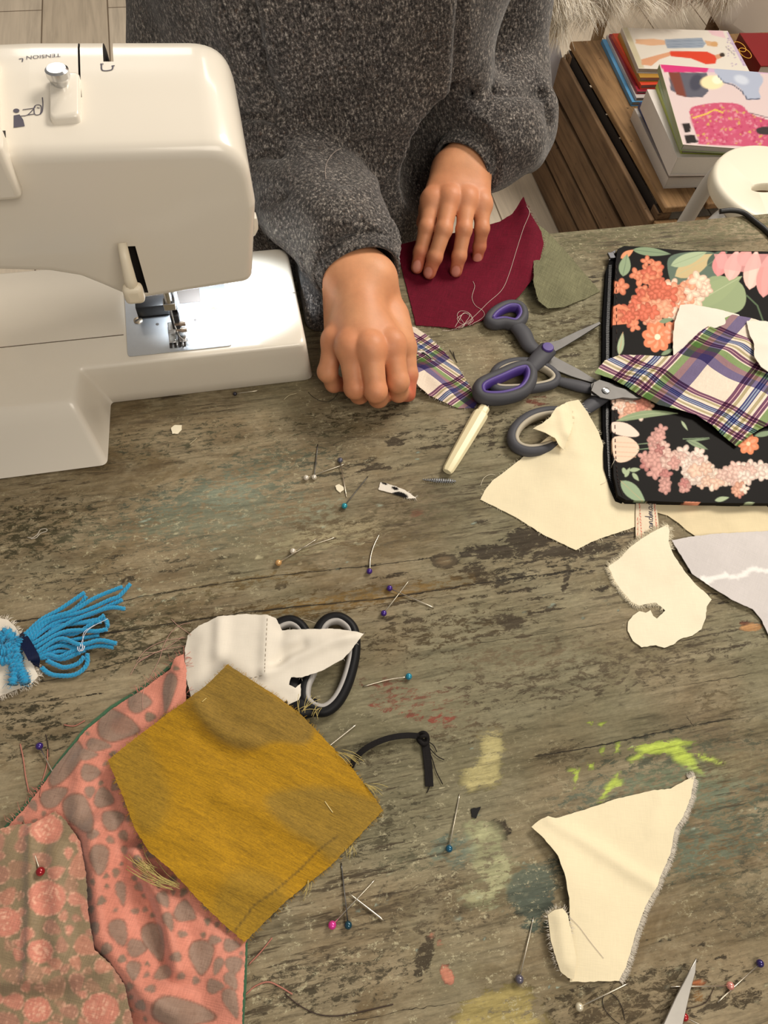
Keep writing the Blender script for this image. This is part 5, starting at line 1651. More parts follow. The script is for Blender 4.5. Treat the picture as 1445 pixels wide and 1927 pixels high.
cluster([(1236, 812), (1232, 835), (1250, 850)], 16, 34, mauve[:3], (7, 11)); cluster([(1220, 862), (1240, 870), (1265, 868), (1295, 862), (1330, 880)], 22, 100, mauve, (7, 11)); cluster([(1250, 880), (1255, 905), (1252, 922)], 8, 20, mauve[:2], (6, 9))
cluster([(1290, 900), (1310, 890), (1345, 895)], 16, 50, mauve[2:] + peach[:2], (7, 11)); cluster([(1330, 905), (1370, 895), (1400, 890), (1436, 888)], 16, 80, peach[:2] + mauve[2:], (7, 11)); cluster([(1290, 905), (1285, 920)], 8, 12, mauve[:2], (6, 9)); cluster([(1395, 915), (1390, 925)], 8, 14, peach, (6, 9))
pc.leaf((1282, 792), (1294, 810), 5, sage2); pc.leaf((1290, 830), (1335, 826), 4, sage); pc.leaf((1292, 828), (1332, 846), 10, S(140, 156, 124), dsage); pc.line([(1285, 826), (1334, 824)], 1.4, sage)
pc.flower(1408, 835, 20, 7, S(222, 136, 96), S(236, 166, 130), .4, .6, 1, S(240, 210, 170)); pc.leaf((1420, 820), (1460, 812), 10, sage)
for a, b in [((1176, 898), (1185, 880)), ((1184, 885), (1205, 883)), ((1190, 890), (1202, 905)), ((1172, 880), (1178, 895))]: pc.leaf(a, b, 8, sage2)
pc.leaf((1168, 905), (1215, 948), 26, S(150, 170, 138), S(196, 170, 130)); pc.leaf((1345, 942), (1372, 936), 9, sage2); pc.poly([(1280, 950), (1290, 944), (1318, 945), (1312, 952)], S(226, 150, 120)); pc.leaf((1400, 948), (1420, 946), 5, sage2)
for k in range(26):
    x, y = PR.uniform(1460, 1690), PR.uniform(480, 940); cluster([(x, y), (x + 20, y + 8)], 14, 8, PR.choice([coral, peach, mauve]), (7, 11))
for k in range(14):
    x, y = PR.uniform(1460, 1680), PR.uniform(480, 940); a = PR.uniform(0, 6); pc.leaf((x, y), (x + 40 * math.cos(a), y + 30 * math.sin(a)), 14, PR.choice([sage, sage2, dsage]))
po = thing('zip_pouch', 'black floral oilcloth zip pouch with pink and coral blossoms', 'pouch', P3((1400, 720), 0))
VF = NT('printed_oilcloth'); VF.bump(VF.noise(1500, 2), .15, .0002); VF = VF.done(VF.attr('Col'), .5, 0, .06)
def PZ(x, y, h): return h
pouch_out = [(1160, 474), (1172, 468), (1200, 469), (1300, 478), (1445, 479), (1690, 474), (1700, 480), (1700, 945), (1690, 952), (1445, 951), (1300, 950), (1230, 947), (1175, 945), (1160, 936), (1152, 900), (1148, 800), (1150, 620), (1156, 500)]
cloth('front_panel', pouch_out, VF, zs=[6] * 18, bumps=[([(1300, 720, 9), (1600, 720, 9)], 4.5, 70), ([(1160, 930, 6), (1400, 940, 6)], -1.0, 12), ([(1180, 925, 6), (1300, 925, 6)], 1.3, 8)], res=.75, thick=4.5, wr=.5, wscale=22, jag=0, parent=po, canvas=pc, zmin=5)
BLZ = plain('black_zip_tape', S(14, 14, 15), .85, spec=.05, bump=.4, bs=1500)
cloth('zip_tape', [(1150, 482), (1160, 474), (1168, 480), (1164, 500), (1158, 620), (1156, 800), (1160, 900), (1168, 936), (1172, 944), (1160, 940), (1148, 915), (1137, 880), (1134, 800), (1133, 700), (1134, 600), (1140, 510)], BLZ, z=4.6, res=3, thick=4, wr=.15, jag=0, parent=po, label='black zip tape')
cloth('back_panel', [(1152, 486), (1172, 470), (1690, 476), (1702, 482), (1702, 950), (1445, 954), (1175, 948), (1156, 930), (1146, 880), (1143, 700), (1145, 560)], BLZ, z=1.2, res=6, thick=.8, wr=0, jag=0, parent=po)
m = MB()
for (a, b) in (((1148, 500), (1143, 620)), ((1143, 620), (1143, 800)), ((1143, 800), (1148, 895)), ((1148, 895), (1160, 930))):
    A, B = P3(a, .0048), P3(b, .0048); n = int(np.linalg.norm(B - A) / .0016)
    for k in range(n):
        p = A + (B - A) * k / n; box(m, p + (-.0016, -.0004, -.0003), p + (.0016, .0004, .0005))
zt_ = m.build('zip_teeth', plain('dark_zip_teeth', S(34, 34, 36), .35), po, smooth=False); zt_['kind'] = 'stuff'
m = MB(); a = P3((1150, 482), .0062); box(m, a + (-.003, -.004, -.001), a + (.003, .004, .0015)); tube(m, [a + (0, .003, .001), P3((1158, 472), .006), P3((1146, 490), .0058)], .0008, 6); m.build('zip_pull', plain('dark_metal_pull', (.12, .12, .13), .4, .8), po, bevel=.0008, angle=40)
m = MB()   # stitch line down the left of the panel
P = spl([(1159, 500), (1160, 620), (1157, 800), (1162, 900), (1172, 935)], 20)
bvp = bvh_of([o for o in bpy.data.objects if o.name.startswith('front_panel')])
for k in range(0, len(P) - 1, 2):
    h1, h2 = hit(bvp, *P[k], off=.0003), hit(bvp, *P[k + 1], off=.0003)
    if h1 is not None and h2 is not None: tube(m, [h1, h2], .0003, 4)
st_ = m.build('stitching', plain('dark_thread', S(60, 40, 34), .8), po); st_['kind'] = 'stuff'
# ribbon tag with woven lettering
tc = Canvas(1185, 935, 1250, 1030, 6, S(226, 210, 184))
for x0_, x1_ in ((1203, 1208), (1231, 1238)):
    for k in range(14):
        y = 948 + k * 5.6; f = k / 14; x = x0_ * (1 - f) + x1_ * f
        tc.line([(x, y), (x + .5, y + 3.2)], 1.6, S(196, 62, 44), 1, .4)
for k in range(12): tc.line([(1199.5, 974 + k * 5), (1199.7, 977 + k * 5)], 1.2, S(190, 70, 50), .9, .4)
tc.line([(1204, 955), (1199, 1018)], .8, S(180, 160, 130), .8)
rt = cloth('ribbon_tag', [(1197, 944), (1234, 946), (1237, 965), (1241, 1000), (1238, 1016), (1197, 1020), (1196, 1000), (1196, 965)], weave('woven_ribbon', S(226, 210, 184), 2200, .1, .05, .3, .8, .03, attr='Col'), z=2.2, res=.8, thick=.6, wr=.2, jag=0, parent=po, canvas=tc, label='cream ribbon tag with red stitches and dark script')
bvt = bvh_of([rt])
def script(mb, bv, letters, x, y, sx, sy, rot, w):
    """handwriting as joined strokes; unit box letters"""
    G_ = {'h': [[(0, .0), (.12, .5), (.26, 1.45), (.34, 1.5), (.3, 1.2), (.14, .0), (.3, .62), (.46, .6), (.46, .1), (.6, .05)], .6],
          'H': [[(0, .2), (.1, .1), (.2, .6), (.34, 1.5), (.24, 1.55), (.2, 1.2), (.36, .7), (.55, .6), (.5, .1), (.7, .1)], .75],
          'a': [[(.42, .55), (.2, .62), (.06, .3), (.16, .02), (.36, .2), (.44, .6), (.44, .1), (.6, .05)], .6],
          'n': [[(0, .1), (.1, .6), (.12, .0), (.26, .55), (.4, .6), (.42, .1), (.58, .05)], .58],
          'd': [[(.42, .55), (.2, .62), (.06, .3), (.16, .02), (.36, .2), (.54, 1.4), (.46, .1), (.62, .05)], .62],
          'm': [[(0, .1), (.08, .6), (.1, .0), (.22, .55), (.32, .6), (.34, .0), (.46, .55), (.56, .6), (.58, .1), (.74, .05)], .74],
          'e': [[(0, .2), (.3, .35), (.3, .6), (.12, .6), (.06, .2), (.2, .0), (.42, .12)], .42]}
    c, s = math.cos(rot), math.sin(rot); cx = 0
    for ch_ in letters:
        st, adv = G_[ch_]
        pts = [((cx + a) * sx, -b * sy) for a, b in st]; cx += adv
        mark_line(mb, bv, [(x + a * c - b * s, y + a * s + b * c) for a, b in pts], w, off=.0002, n=4)
m = MB(); script(m, bvt, 'Handmad', 1229, 1006, 14.0, 10.5, -math.pi / 2 - .03, .00055)
m.build('printed_word', plain('navy_script', S(40, 42, 66), .7), rt, smooth=False)

# plaid ------------------------------------------------------------
def plaid(name, a1, a2, period, off=(0, 0), dist=0.0, rot=0.6):
    """a1, a2: directions (degrees) of the two stripe sets"""
    t = NT(name)
    def dot(a):
        nd = t.n('ShaderNodeVectorMath', operation='DOT_PRODUCT'); t.L(t.co, nd.inputs[0])
        nd.inputs[1].default_value = (-math.sin(math.radians(a)) / period, math.cos(math.radians(a)) / period, 0); return nd.outputs['Value']
    cb_ = t.n('ShaderNodeCombineXYZ'); t.L(t.math('ADD', dot(a1), off[0]), cb_.inputs[0]); t.L(t.math('ADD', dot(a2), off[1]), cb_.inputs[1])
    v = cb_.outputs[0]
    if dist:
        nz = t.noise(9, 2, .5, col=True)
        nd = t.n('ShaderNodeVectorMath', operation='MULTIPLY_ADD'); t.L(nz, nd.inputs[0]); nd.inputs[1].default_value = (dist, dist, 0); t.L(v, nd.inputs[2]); v = nd.outputs[0]
    sp = t.n('ShaderNodeSeparateXYZ'); t.L(v, sp.inputs[0])
    W_, IN, MV, GR, PL, KH, NV, LB, PK = S(240, 232, 222), S(120, 112, 154), S(160, 130, 142), S(140, 166, 118), S(122, 84, 114), S(186, 178, 146), S(74, 78, 132), S(160, 176, 204), S(226, 190, 200)
    st = [(0, W_), (.30, IN), (.42, MV), (.49, GR), (.57, W_), (.585, PL), (.61, PK), (.62, PL), (.645, W_), (.67, KH), (.70, W_), (.73, NV), (.742, LB), (.755, NV), (.767, LB), (.78, NV), (.795, W_), (.83, KH), (.86, W_), (.875, PL), (.90, PK), (.91, PL), (.94, W_)]
    a = t.ramp(t.math('FRACT', sp.outputs[0]), st, 'CONSTANT'); b = t.ramp(t.math('FRACT', sp.outputs[1]), st, 'CONSTANT')
    c = t.mix(1.0, a, b, 'MULTIPLY')
    m1 = t.math('MULTIPLY', t.math('ADD', t.noise(1.0, 2, .6, t.mapping((1800, 120, 1), (0, 0, rot))), t.noise(1.0, 2, .6, t.mapping((120, 1800, 1), (0, 0, rot)))), .5)
    c = t.mix(1.0, c, t.ramp(m1, [(.35, .88), (.65, 1.1)]), 'MULTIPLY')
    t.bump(m1, .3, .0003)
    return t.done(c, .9, 0, .15)
PLA = plaid('plaid_cotton_large', 36, -44, .086, (.10, .14), .10)
PLB = plaid('plaid_cotton_small', -50, 30, .056, (.55, .35), .02)
pl1 = cloth('plaid_fabric', [(1118, 702), (1138, 678), (1165, 668), (1205, 668), (1250, 671), (1270, 668), (1290, 650), (1306, 634), (1322, 620), (1350, 604), (1378, 592), (1412, 598), (1480, 618), (1520, 640), (1520, 770), (1480, 800), (1445, 800), (1428, 808), (1400, 828), (1386, 840), (1350, 812), (1310, 780), (1270, 768), (1240, 762), (1200, 742), (1180, 728), (1150, 712), (1132, 706)], PLA,
      zs=[14, 15, 14, 13.4, 13.4, 13.4, 13.4, 13.4, 13.4, 13.4, 13.4, 13.4, 13, 13, 13, 13, 12.5, 12.5, 12.2, 12, 12.4, 14, 14.5, 14.5, 15, 15, 14.5, 14], bumps=[([(1200, 715, 12), (1300, 690, 13), (1400, 650, 13)], 4, 9), ([(1290, 745, 13), (1420, 690, 13)], -1.5, 10), ([(1340, 800, 12), (1420, 740, 12)], 2.0, 10)], res=2.2, wr=.5, seed=3, zmin=10.5)
tag(pl1, 'purple, green and white plaid cloth lying across the floral pouch', 'fabric')
cloth('turned_corner', [(1267, 670), (1266, 640), (1268, 610), (1280, 574), (1298, 572), (1345, 581), (1390, 592), (1400, 604), (1350, 640), (1290, 668)], WHT, z=12.6, bumps=[([(1275, 610, 12), (1350, 600, 12)], 1.2, 12)], res=2.5, wr=.5, seed=5, parent=pl1, zmin=10.4, label='plain pale underside corner')
cloth('turned_back_edge', [(1405, 604), (1440, 604), (1500, 622), (1520, 700), (1480, 715), (1446, 700), (1432, 690), (1420, 672), (1418, 650), (1410, 628)], WHT, zs=[15.5, 15, 15, 15, 15, 17, 18, 18, 18, 17], bumps=[([(1420, 650, 15), (1470, 660, 15)], 1.5, 8)], res=2.2, wr=.5, seed=6, parent=pl1, zmin=14.2, label='plain pale turned-back edge')
def hfold(x, y, h): return h
pl2 = cloth('plaid_fabric', [(768, 612), (782, 616), (800, 628), (830, 655), (862, 692), (884, 726), (900, 756), (892, 768), (862, 768), (832, 756), (808, 744), (786, 726), (768, 700), (745, 680), (735, 640)], PLB, zs=[1, 1, 1, 1, 1, 1, 1, 1.2, 1.2, 2, 5, 9, 8, 3, 1], bumps=[([(770, 720, 4), (800, 700, 4), (840, 738, 4)], 4, 8)], res=2.2, wr=.3, seed=7, fray={'n': 90, 'len': (1, 3)}, fray_mat=WHT)
tag(pl2, 'small strip of plaid cloth pinched under the fist', 'fabric')

# plain pieces ------------------------------------------------------
bg_ = cloth('burgundy_fabric', [(744, 462), (790, 451), (830, 443), (868, 436), (900, 428), (940, 417), (964, 402), (985, 370), (994, 392), (1003, 410), (1018, 436), (1023, 458), (1015, 492), (1006, 520), (978, 556), (945, 584), (905, 604), (862, 618), (820, 614), (783, 612), (770, 560), (757, 510)], BURG,
      zs=[2, 3, 5, 7, 9, 13, 19, 30, 28, 26, 22, 18, 13, 10, 5, 3, 2, 2, 1.2, 1, 1, 1.2], bumps=[([(950, 480, 5), (900, 570, 3)], 1.5, 14), ([(1000, 440, 20), (990, 500, 12)], 2, 8)], res=2.5, wr=.5, seed=2, fray={'n': 120, 'len': (1, 3.5), 'where': [(985, 380, 1030, 480), (780, 600, 900, 625)]})
tag(bg_, 'dark burgundy linen piece under the flat hand with fingers on it', 'fabric')
ol_ = cloth('olive_fabric', [(1008, 418), (1030, 436), (1060, 468), (1094, 508), (1129, 548), (1102, 562), (1062, 578), (1030, 580), (1013, 566), (1004, 532), (1004, 495), (1003, 450)], OLIV,
      zs=[12, 8, 3, 2, 1, 1, 2, 6, 10, 14, 14, 13], bumps=[([(1050, 500, 3), (1060, 550, 3)], 3, 14)], res=2.5, wr=.5, seed=4, fray={'n': 100, 'len': (.6, 1.8)}, zmin=.3)
tag(ol_, 'grey-olive linen petal-shaped piece right of the burgundy cloth', 'fabric')
ca_ = cloth('calico_fabric', [(1066, 757), (1088, 752), (1106, 776), (1126, 812), (1140, 852), (1150, 900), (1162, 936), (1200, 946), (1200, 990), (1150, 1006), (1112, 1020), (1084, 1035), (1022, 1006), (968, 972), (904, 940), (914, 920), (926, 905), (962, 878), (1002, 846), (1040, 815), (1052, 790)], CREAM,
      zs=[15, 15, 13, 7, 3, 2, 1, .9, .9, 1, 1, 1, 1, 1, 1, 1, 1.2, 1.6, 3, 11, 14], bumps=[([(1075, 790, 12), (1080, 850, 6)], 2.2, 7), ([(1040, 870, 2), (1100, 900, 2)], 1.6, 16), ([(1000, 940, 1), (1120, 930, 1)], 1, 14)], res=2.5, wr=.5, seed=8, fray={'n': 150, 'len': (1, 3.5)}, fray_mat=CREAM2)
tag(ca_, 'largest cream calico piece, its top corner curled over the scissors', 'fabric')
cloth('curled_corner', [(1003, 806), (1018, 798), (1034, 786), (1046, 768), (1066, 757), (1076, 770), (1078, 800), (1070, 822), (1060, 846), (1052, 838), (1044, 824), (1026, 814)], CREAM, zs=[17, 19, 20, 19, 16, 16, 15, 16, 12, 15, 18, 18], bumps=[([(1055, 780, 16), (1062, 815, 16)], 2.5, 5)], res=1.8, wr=.4, seed=9, parent=ca_, zmin=9, fray={'n': 40, 'len': (1, 3)}, fray_mat=CREAM2)
cb_ = cloth('calico_fabric', [(1228, 930), (1500, 930), (1500, 998), (1445, 1002), (1400, 1008), (1310, 1010), (1292, 998), (1276, 984), (1256, 970), (1236, 964)], CRDK, z=1.0, bumps=[([(1290, 975, 1), (1330, 960, 1)], 2, 6), ([(1380, 985, 1), (1420, 965, 1)], 1.5, 8)], res=3, wr=.3, seed=10, thick=.4, fray={'n': 60, 'len': (1, 4)}, zmin=.1)
# keep this piece under the pouch
tag(cb_, 'cream calico piece peeking out from under the floral pouch bottom', 'fabric')
wc = Canvas(1250, 990, 1600, 1300, 2, S(204, 198, 196))
wc.poly([(1318, 1092), (1320, 1082), (1335, 1086), (1352, 1082), (1366, 1076), (1372, 1083), (1388, 1082), (1404, 1072), (1418, 1064), (1430, 1070), (1450, 1070), (1450, 1078), (1428, 1077), (1414, 1074), (1404, 1085), (1388, 1090), (1366, 1088), (1345, 1092), (1334, 1098), (1330, 1106)], S(236, 232, 228))
wc.line([(1330, 1100), (1338, 1106)], 5, S(236, 232, 228))
GW = weave('grey_white_lining', S(200, 196, 200), 1500, .7, .07, .3, .85, .03, attr='Col')
cc_ = cloth('lining_fabric', [(1264, 1017), (1300, 1010), (1345, 1005), (1400, 1002), (1450, 999), (1540, 998), (1540, 1300), (1480, 1250), (1446, 1195), (1432, 1165), (1416, 1146), (1380, 1130), (1337, 1104), (1302, 1080), (1284, 1050)], GW, zs=[5, 4, 3, 2, 2, 2, 2, 2, 2, 2, 3, 4, 3, 3, 4], bumps=[([(1350, 1050, 3), (1420, 1040, 3)], 1.5, 20)], res=2, wr=.4, seed=11, canvas=wc)
tag(cc_, 'pale grey-white lining piece with a white wavy line at right edge', 'fabric')
stk = cloth('calico_fabric', [(1256, 987), (1260, 1000), (1258, 1019), (1267, 1043), (1286, 1072), (1310, 1101), (1327, 1115), (1339, 1128), (1330, 1141), (1328, 1163), (1320, 1184), (1303, 1196), (1281, 1202), (1267, 1213), (1250, 1219), (1234, 1214), (1207, 1218), (1191, 1206), (1181, 1187), (1182, 1170), (1191, 1158), (1203, 1150), (1215, 1153), (1224, 1148), (1229, 1159), (1236, 1164), (1252, 1149), (1243, 1141), (1234, 1134), (1219, 1136), (1203, 1140), (1188, 1132), (1167, 1108), (1153, 1086), (1145, 1065), (1169, 1048), (1184, 1031), (1205, 1015), (1224, 1003), (1243, 993)],
    CREAM2, zs=[3.6] * 5 + [2.2] * 5 + [1.2] * 25 + [2, 3.4, 3.6, 3.6, 3.6], res=2, wr=.35, seed=12, fray={'n': 1000, 'len': (1, 5.0), 'r': .13, 'where': [(1140, 985, 1262, 1145), (1140, 1040, 1200, 1140)]}, fray_mat=CREAM2)
tag(stk, 'cream calico piece cut like a curled-toe stocking', 'fabric')
# large cream piece lower right
cd = cloth('calico_fabric', [(1000, 1556), (1014, 1544), (1030, 1536), (1044, 1540), (1100, 1524), (1160, 1503), (1225, 1488), (1262, 1484), (1284, 1472), (1307, 1460), (1300, 1500), (1286, 1536), (1270, 1560), (1262, 1605), (1238, 1660), (1214, 1705), (1192, 1770), (1178, 1820), (1164, 1846), (1110, 1847), (1072, 1848), (1076, 1800), (1072, 1740), (1071, 1690), (1064, 1650), (1050, 1610), (1024, 1578)], CREAM,
      zs=[5, 5, 4, 3, 2, 1.4, 1.4, 1.4, 1.4, 1.2, 1.2, 1.2, 1.2, 1.2, 1.2, 1.2, 1.2, 1.2, 1, 1, 2, 3, 5, 6, 7, 7, 6], bumps=[([(1036, 1545, 4), (1110, 1590, 3), (1180, 1635, 2), (1228, 1664, 1)], 2.6, 5), ([(1170, 1590, 2), (1200, 1620, 2)], -1, 10), ([(1240, 1500, 1), (1228, 1560, 1)], 1.2, 6), ([(1120, 1700, 1), (1110, 1800, 1)], 1.2, 14)], res=2.2, wr=.35, seed=13, fray={'n': 1700, 'len': (2.5, 4.2), 'r': .10, 'where': [(1165, 1560, 1300, 1850), (1268, 1495, 1310, 1565), (1290, 1455, 1312, 1500)], 'spread': .14}, fray_mat=WHT)
tag(cd, 'big creased cream calico piece lying alone at the lower right', 'fabric')
cloth('folded_strip', [(1030, 1722), (1044, 1712), (1058, 1709), (1068, 1722), (1076, 1760), (1084, 1800), (1080, 1842), (1068, 1840), (1054, 1828), (1046, 1806), (1036, 1770)], CREAM, zs=[6, 7, 8, 8, 7, 6, 4, 3, 4, 5, 6], bumps=[([(1050, 1730, 6), (1062, 1810, 5)], 2.5, 5)], res=1.8, wr=.3, seed=14, parent=cd, fray={'n': 120, 'len': (1, 3.5), 'where': [(1028, 1700, 1060, 1850), (1058, 1700, 1085, 1760)]}, fray_mat=WHT)
# white cotton scrap on the black scissors
ws = cloth('cotton_fabric', [(349, 1221), (354, 1198), (375, 1180), (411, 1163), (464, 1157), (503, 1160), (519, 1165), (531, 1187), (569, 1186), (624, 1185), (655, 1189), (684, 1195), (664, 1221), (644, 1243), (605, 1264), (569, 1276), (548, 1276), (544, 1290), (556, 1296), (566, 1288), (566, 1310), (556, 1332), (520, 1350), (450, 1350), (385, 1340), (360, 1312), (350, 1274)], WHT,
      zs=[4, 6, 9, 11, 12, 12, 13, 12, 14, 13, 13, 14, 14, 13, 12, 12, 10, 10, 10, 9, 8, 8, 6, 4, 3, 3, 3], bumps=[([(415, 1175, 11), (412, 1235, 8)], 3.5, 5), ([(502, 1162, 12), (498, 1270, 9)], 1.8, 4), ([(531, 1190, 13), (530, 1240, 12)], -1.5, 4), ([(540, 1212, 12), (600, 1205, 13), (650, 1200, 13)], 2, 5), ([(500, 1270, 10), (560, 1240, 12), (620, 1215, 13), (670, 1200, 14)], 3.2, 4), ([(520, 1250, 11), (545, 1225, 12), (570, 1215, 12)], -2.5, 4), ([(380, 1200, 8), (375, 1280, 5)], 2, 8), ([(440, 1240, 9), (480, 1290, 9)], 2, 10)], res=1.9, wr=.8, lift=2.0, wscale=50, seed=15, zmin=.3, fray={'n': 40, 'len': (1, 3)})
tag(ws, 'crumpled white cotton scrap draped over the black-handled scissors', 'fabric')
bvw = bvh_of([ws]); m = MB()
Lp = spl([(503, 1164), (501, 1200), (499, 1240), (498, 1268)], 8)
for k in range(0, len(Lp) - 1, 2):
    a, b = hit(bvw, *Lp[k], off=.0002), hit(bvw, *Lp[k + 1], off=.0002)
    if a is not None and b is not None: tube(m, [a, b], .0002, 4)
Lp = spl([(440, 1276), (470, 1276), (498, 1270)], 6)
for k in range(0, len(Lp) - 1, 2):
    a, b = hit(bvw, *Lp[k], off=.0002), hit(bvw, *Lp[k + 1], off=.0002)
    if a is not None and b is not None: tube(m, [a, b], .0002, 4)
s_ = m.build('stitching', plain('beige_thread', S(150, 138, 120), .9), ws); s_['kind'] = 'stuff'

# brocade ------------------------------------------------------------
bc_ = Canvas(-80, 1210, 500, 2010, 1.5, S(206, 132, 112))
BR = random.Random(3)
taupe = S(146, 120, 104); tau2 = S(132, 112, 94); rim_ = S(112, 82, 66); pk2 = S(226, 150, 130)
def drop_shape(x, y, rx, ry, a, g=0.0):
    c, q = math.cos(math.radians(a)), math.sin(math.radians(a)); P = []
    w = BR.uniform(.25, .5)
    for t in np.linspace(0, 2 * math.pi, 28, endpoint=False):
        px = (rx + g) * math.cos(t) * (1 + .10 * math.cos(t)); py = (ry + g) * math.sin(t) * (1 - w * math.cos(t)) * (1 + .04 * math.sin(5 * t))
        P.append((x + px * c - py * q, y + px * q + py * c))
    return P
def leafblob(x, y, rx, ry, a, c=taupe):
    if ry > rx: rx, ry, a = ry, rx, a + 90
    P = drop_shape(x, y, rx, ry, a)
    bc_.poly(P, rim_, .8, 1.6); cx_, cy_ = x, y
    bc_.poly([(cx_ + (p[0] - cx_) * .9, cy_ + (p[1] - cy_) * .9) for p in P], c, .95, 1.2)
    ca_x, sa = math.cos(math.radians(a)), math.sin(math.radians(a)); q = rx * .85
    bc_.line([(x - ca_x * q, y - sa * q), (x + ca_x * q, y + sa * q)], 1.0, rim_, .5)
PL_ = []
for L in [(169, 1454, 20, 17, 0), (195, 1502, 20, 20, 20), (212, 1543, 23, 20, -20), (169, 1490, 10, 12, 0), (174, 1569, 13, 11, 0), (187, 1615, 19, 31, 0), (148, 1528, 26, 42, -30), (228, 1679, 10, 25, -10), (223, 1753, 18, 28, -20), (256, 1784, 20, 18, 0),
          (348, 1717, 23, 20, 30), (379, 1799, 24, 35, 0), (404, 1856, 18, 14, 0), (410, 1817, 9, 19, 20), (435, 1779, 17, 13, 0), (440, 1815, 17, 18, 0), (435, 1845, 12, 20, -30), (435, 1886, 14, 32, -20), (251, 1825, 14, 20, 0), (307, 1692, 12, 18, -30), (317, 1733, 10, 20, -20),
          (343, 1758, 10, 7, 0), (369, 1845, 8, 8, 0), (404, 1769, 13, 9, 0), (340, 1905, 64, 28, 8), (123, 1433, 24, 52, 30), (220, 1367, 42, 30, 10), (261, 1321, 24, 21, 0), (184, 1402, 25, 12, 5), (164, 1420, 20, 11, 0), (174, 1351, 18, 9, -30), (318, 1300, 12, 40, 10), (100, 1500, 30, 18, -30), (290, 1770, 20, 40, -20)]:
    leafblob(*L); PL_.append((L[0], L[1], max(L[2], L[3]) * .85))
for R0 in [17] * 60 + [13] * 260 + [9] * 700 + [6] * 1200:
    x, y = BR.uniform(-70, 490), BR.uniform(1235, 2000); r = R0 * BR.uniform(.85, 1.15)
    if all(math.hypot(x - a, y - b) > r + c + 2.0 for a, b, c in PL_):
        PL_.append((x, y, r)); leafblob(x, y, r, r * BR.uniform(.6, .85), BR.uniform(0, 180), BR.choice([taupe, tau2, S(150, 122, 104)]))
bc_.ell(230, 1365, 22, 17, 0, S(146, 104, 86), .5, 8)
fc_ = Canvas(-80, 1500, 300, 2010, 1.5, S(138, 120, 92))
rose = S(204, 132, 112); rln = S(230, 176, 150)
def rosette(x, y, r, n=5):
    for q in range(9):
        a = q * 2 * math.pi / 9 + BR.uniform(-.2, .2); d = r * .62
        fc_.ell(x + d * math.cos(a), y + d * .9 * math.sin(a), r * .42, r * .3, math.degrees(a) + 90, rose, .9, 3)
        fc_.line([(x + d * math.cos(a) + r * .36 * math.cos(a + w), y + d * .9 * math.sin(a) + r * .30 * math.sin(a + w)) for w in np.linspace(-1.1, 1.1, 7)], 1.2, rln, .8)
    fc_.ell(x, y, r * .6, r * .55, 0, rose, .95, 4)
    for k in range(n):
        rr_ = r * (.62 - k * .12); a0 = BR.uniform(0, 6)
        if rr_ > 2: fc_.line([(x + rr_ * math.cos(a0 + q) * (1 + .08 * math.sin(5 * q)), y + rr_ * .9 * math.sin(a0 + q)) for q in np.linspace(0, 3.9, 12)], 1.4, rln, .95)
QL_ = [(88, 1560, 30), (88, 1690, 36), (10, 1735, 30), (190, 1900, 34), (75, 1790, 24), (70, 1900, 26)]
for R0 in [20] * 90 + [14] * 300 + [9] * 600:
    x, y = BR.uniform(-70, 262), BR.uniform(1525, 2000); r = R0 * BR.uniform(.85, 1.15)
    if all(math.hypot(x - a, y - b) > (r + c) * .92 for a, b, c in QL_):
        QL_.append((x, y, r)); P = drop_shape(x, y, r * 1.15, r * .8, BR.uniform(0, 360)); fc_.poly(P, BR.choice([S(186, 128, 106), S(170, 122, 102), S(198, 132, 112), S(160, 122, 98)]), .9, 2)
        fc_.line(P[3:22], 1.1, rln, .75); fc_.line([P[0], P[14]], .9, rln, .55)
for (x, y, r) in QL_[:6]: rosette(x, y, r * 1.1)
def broc(nm):
    t = NT(nm)
    c = t.attr('Col')
    m1 = t.math('MULTIPLY', t.math('ADD', t.noise(1.0, 2, .6, t.mapping((1500, 120, 1), (0, 0, .4))), t.noise(1.0, 2, .6, t.mapping((120, 1500, 1), (0, 0, .4)))), .5)
    c = t.mix(1.0, c, t.ramp(m1, [(.35, .84), (.65, 1.12)]), 'MULTIPLY')
    c = t.mix(1.0, c, t.ramp(t.noise(38, 3), [(.3, .9), (.7, 1.08)]), 'MULTIPLY')
    t.bump(t.math('ADD', m1, t.math('MULTIPLY', t.noise(150, 3), 1.5)), .5, .0008)
    t.b.inputs['Sheen Weight'].default_value = .3
    return t.done(c, .6, 0, .3)
BRC = broc('pink_brocade')
br = thing('brocade_fabric', 'crumpled pink brocade with taupe leaf pattern at the lower left', 'fabric', P3((240, 1700), 0))
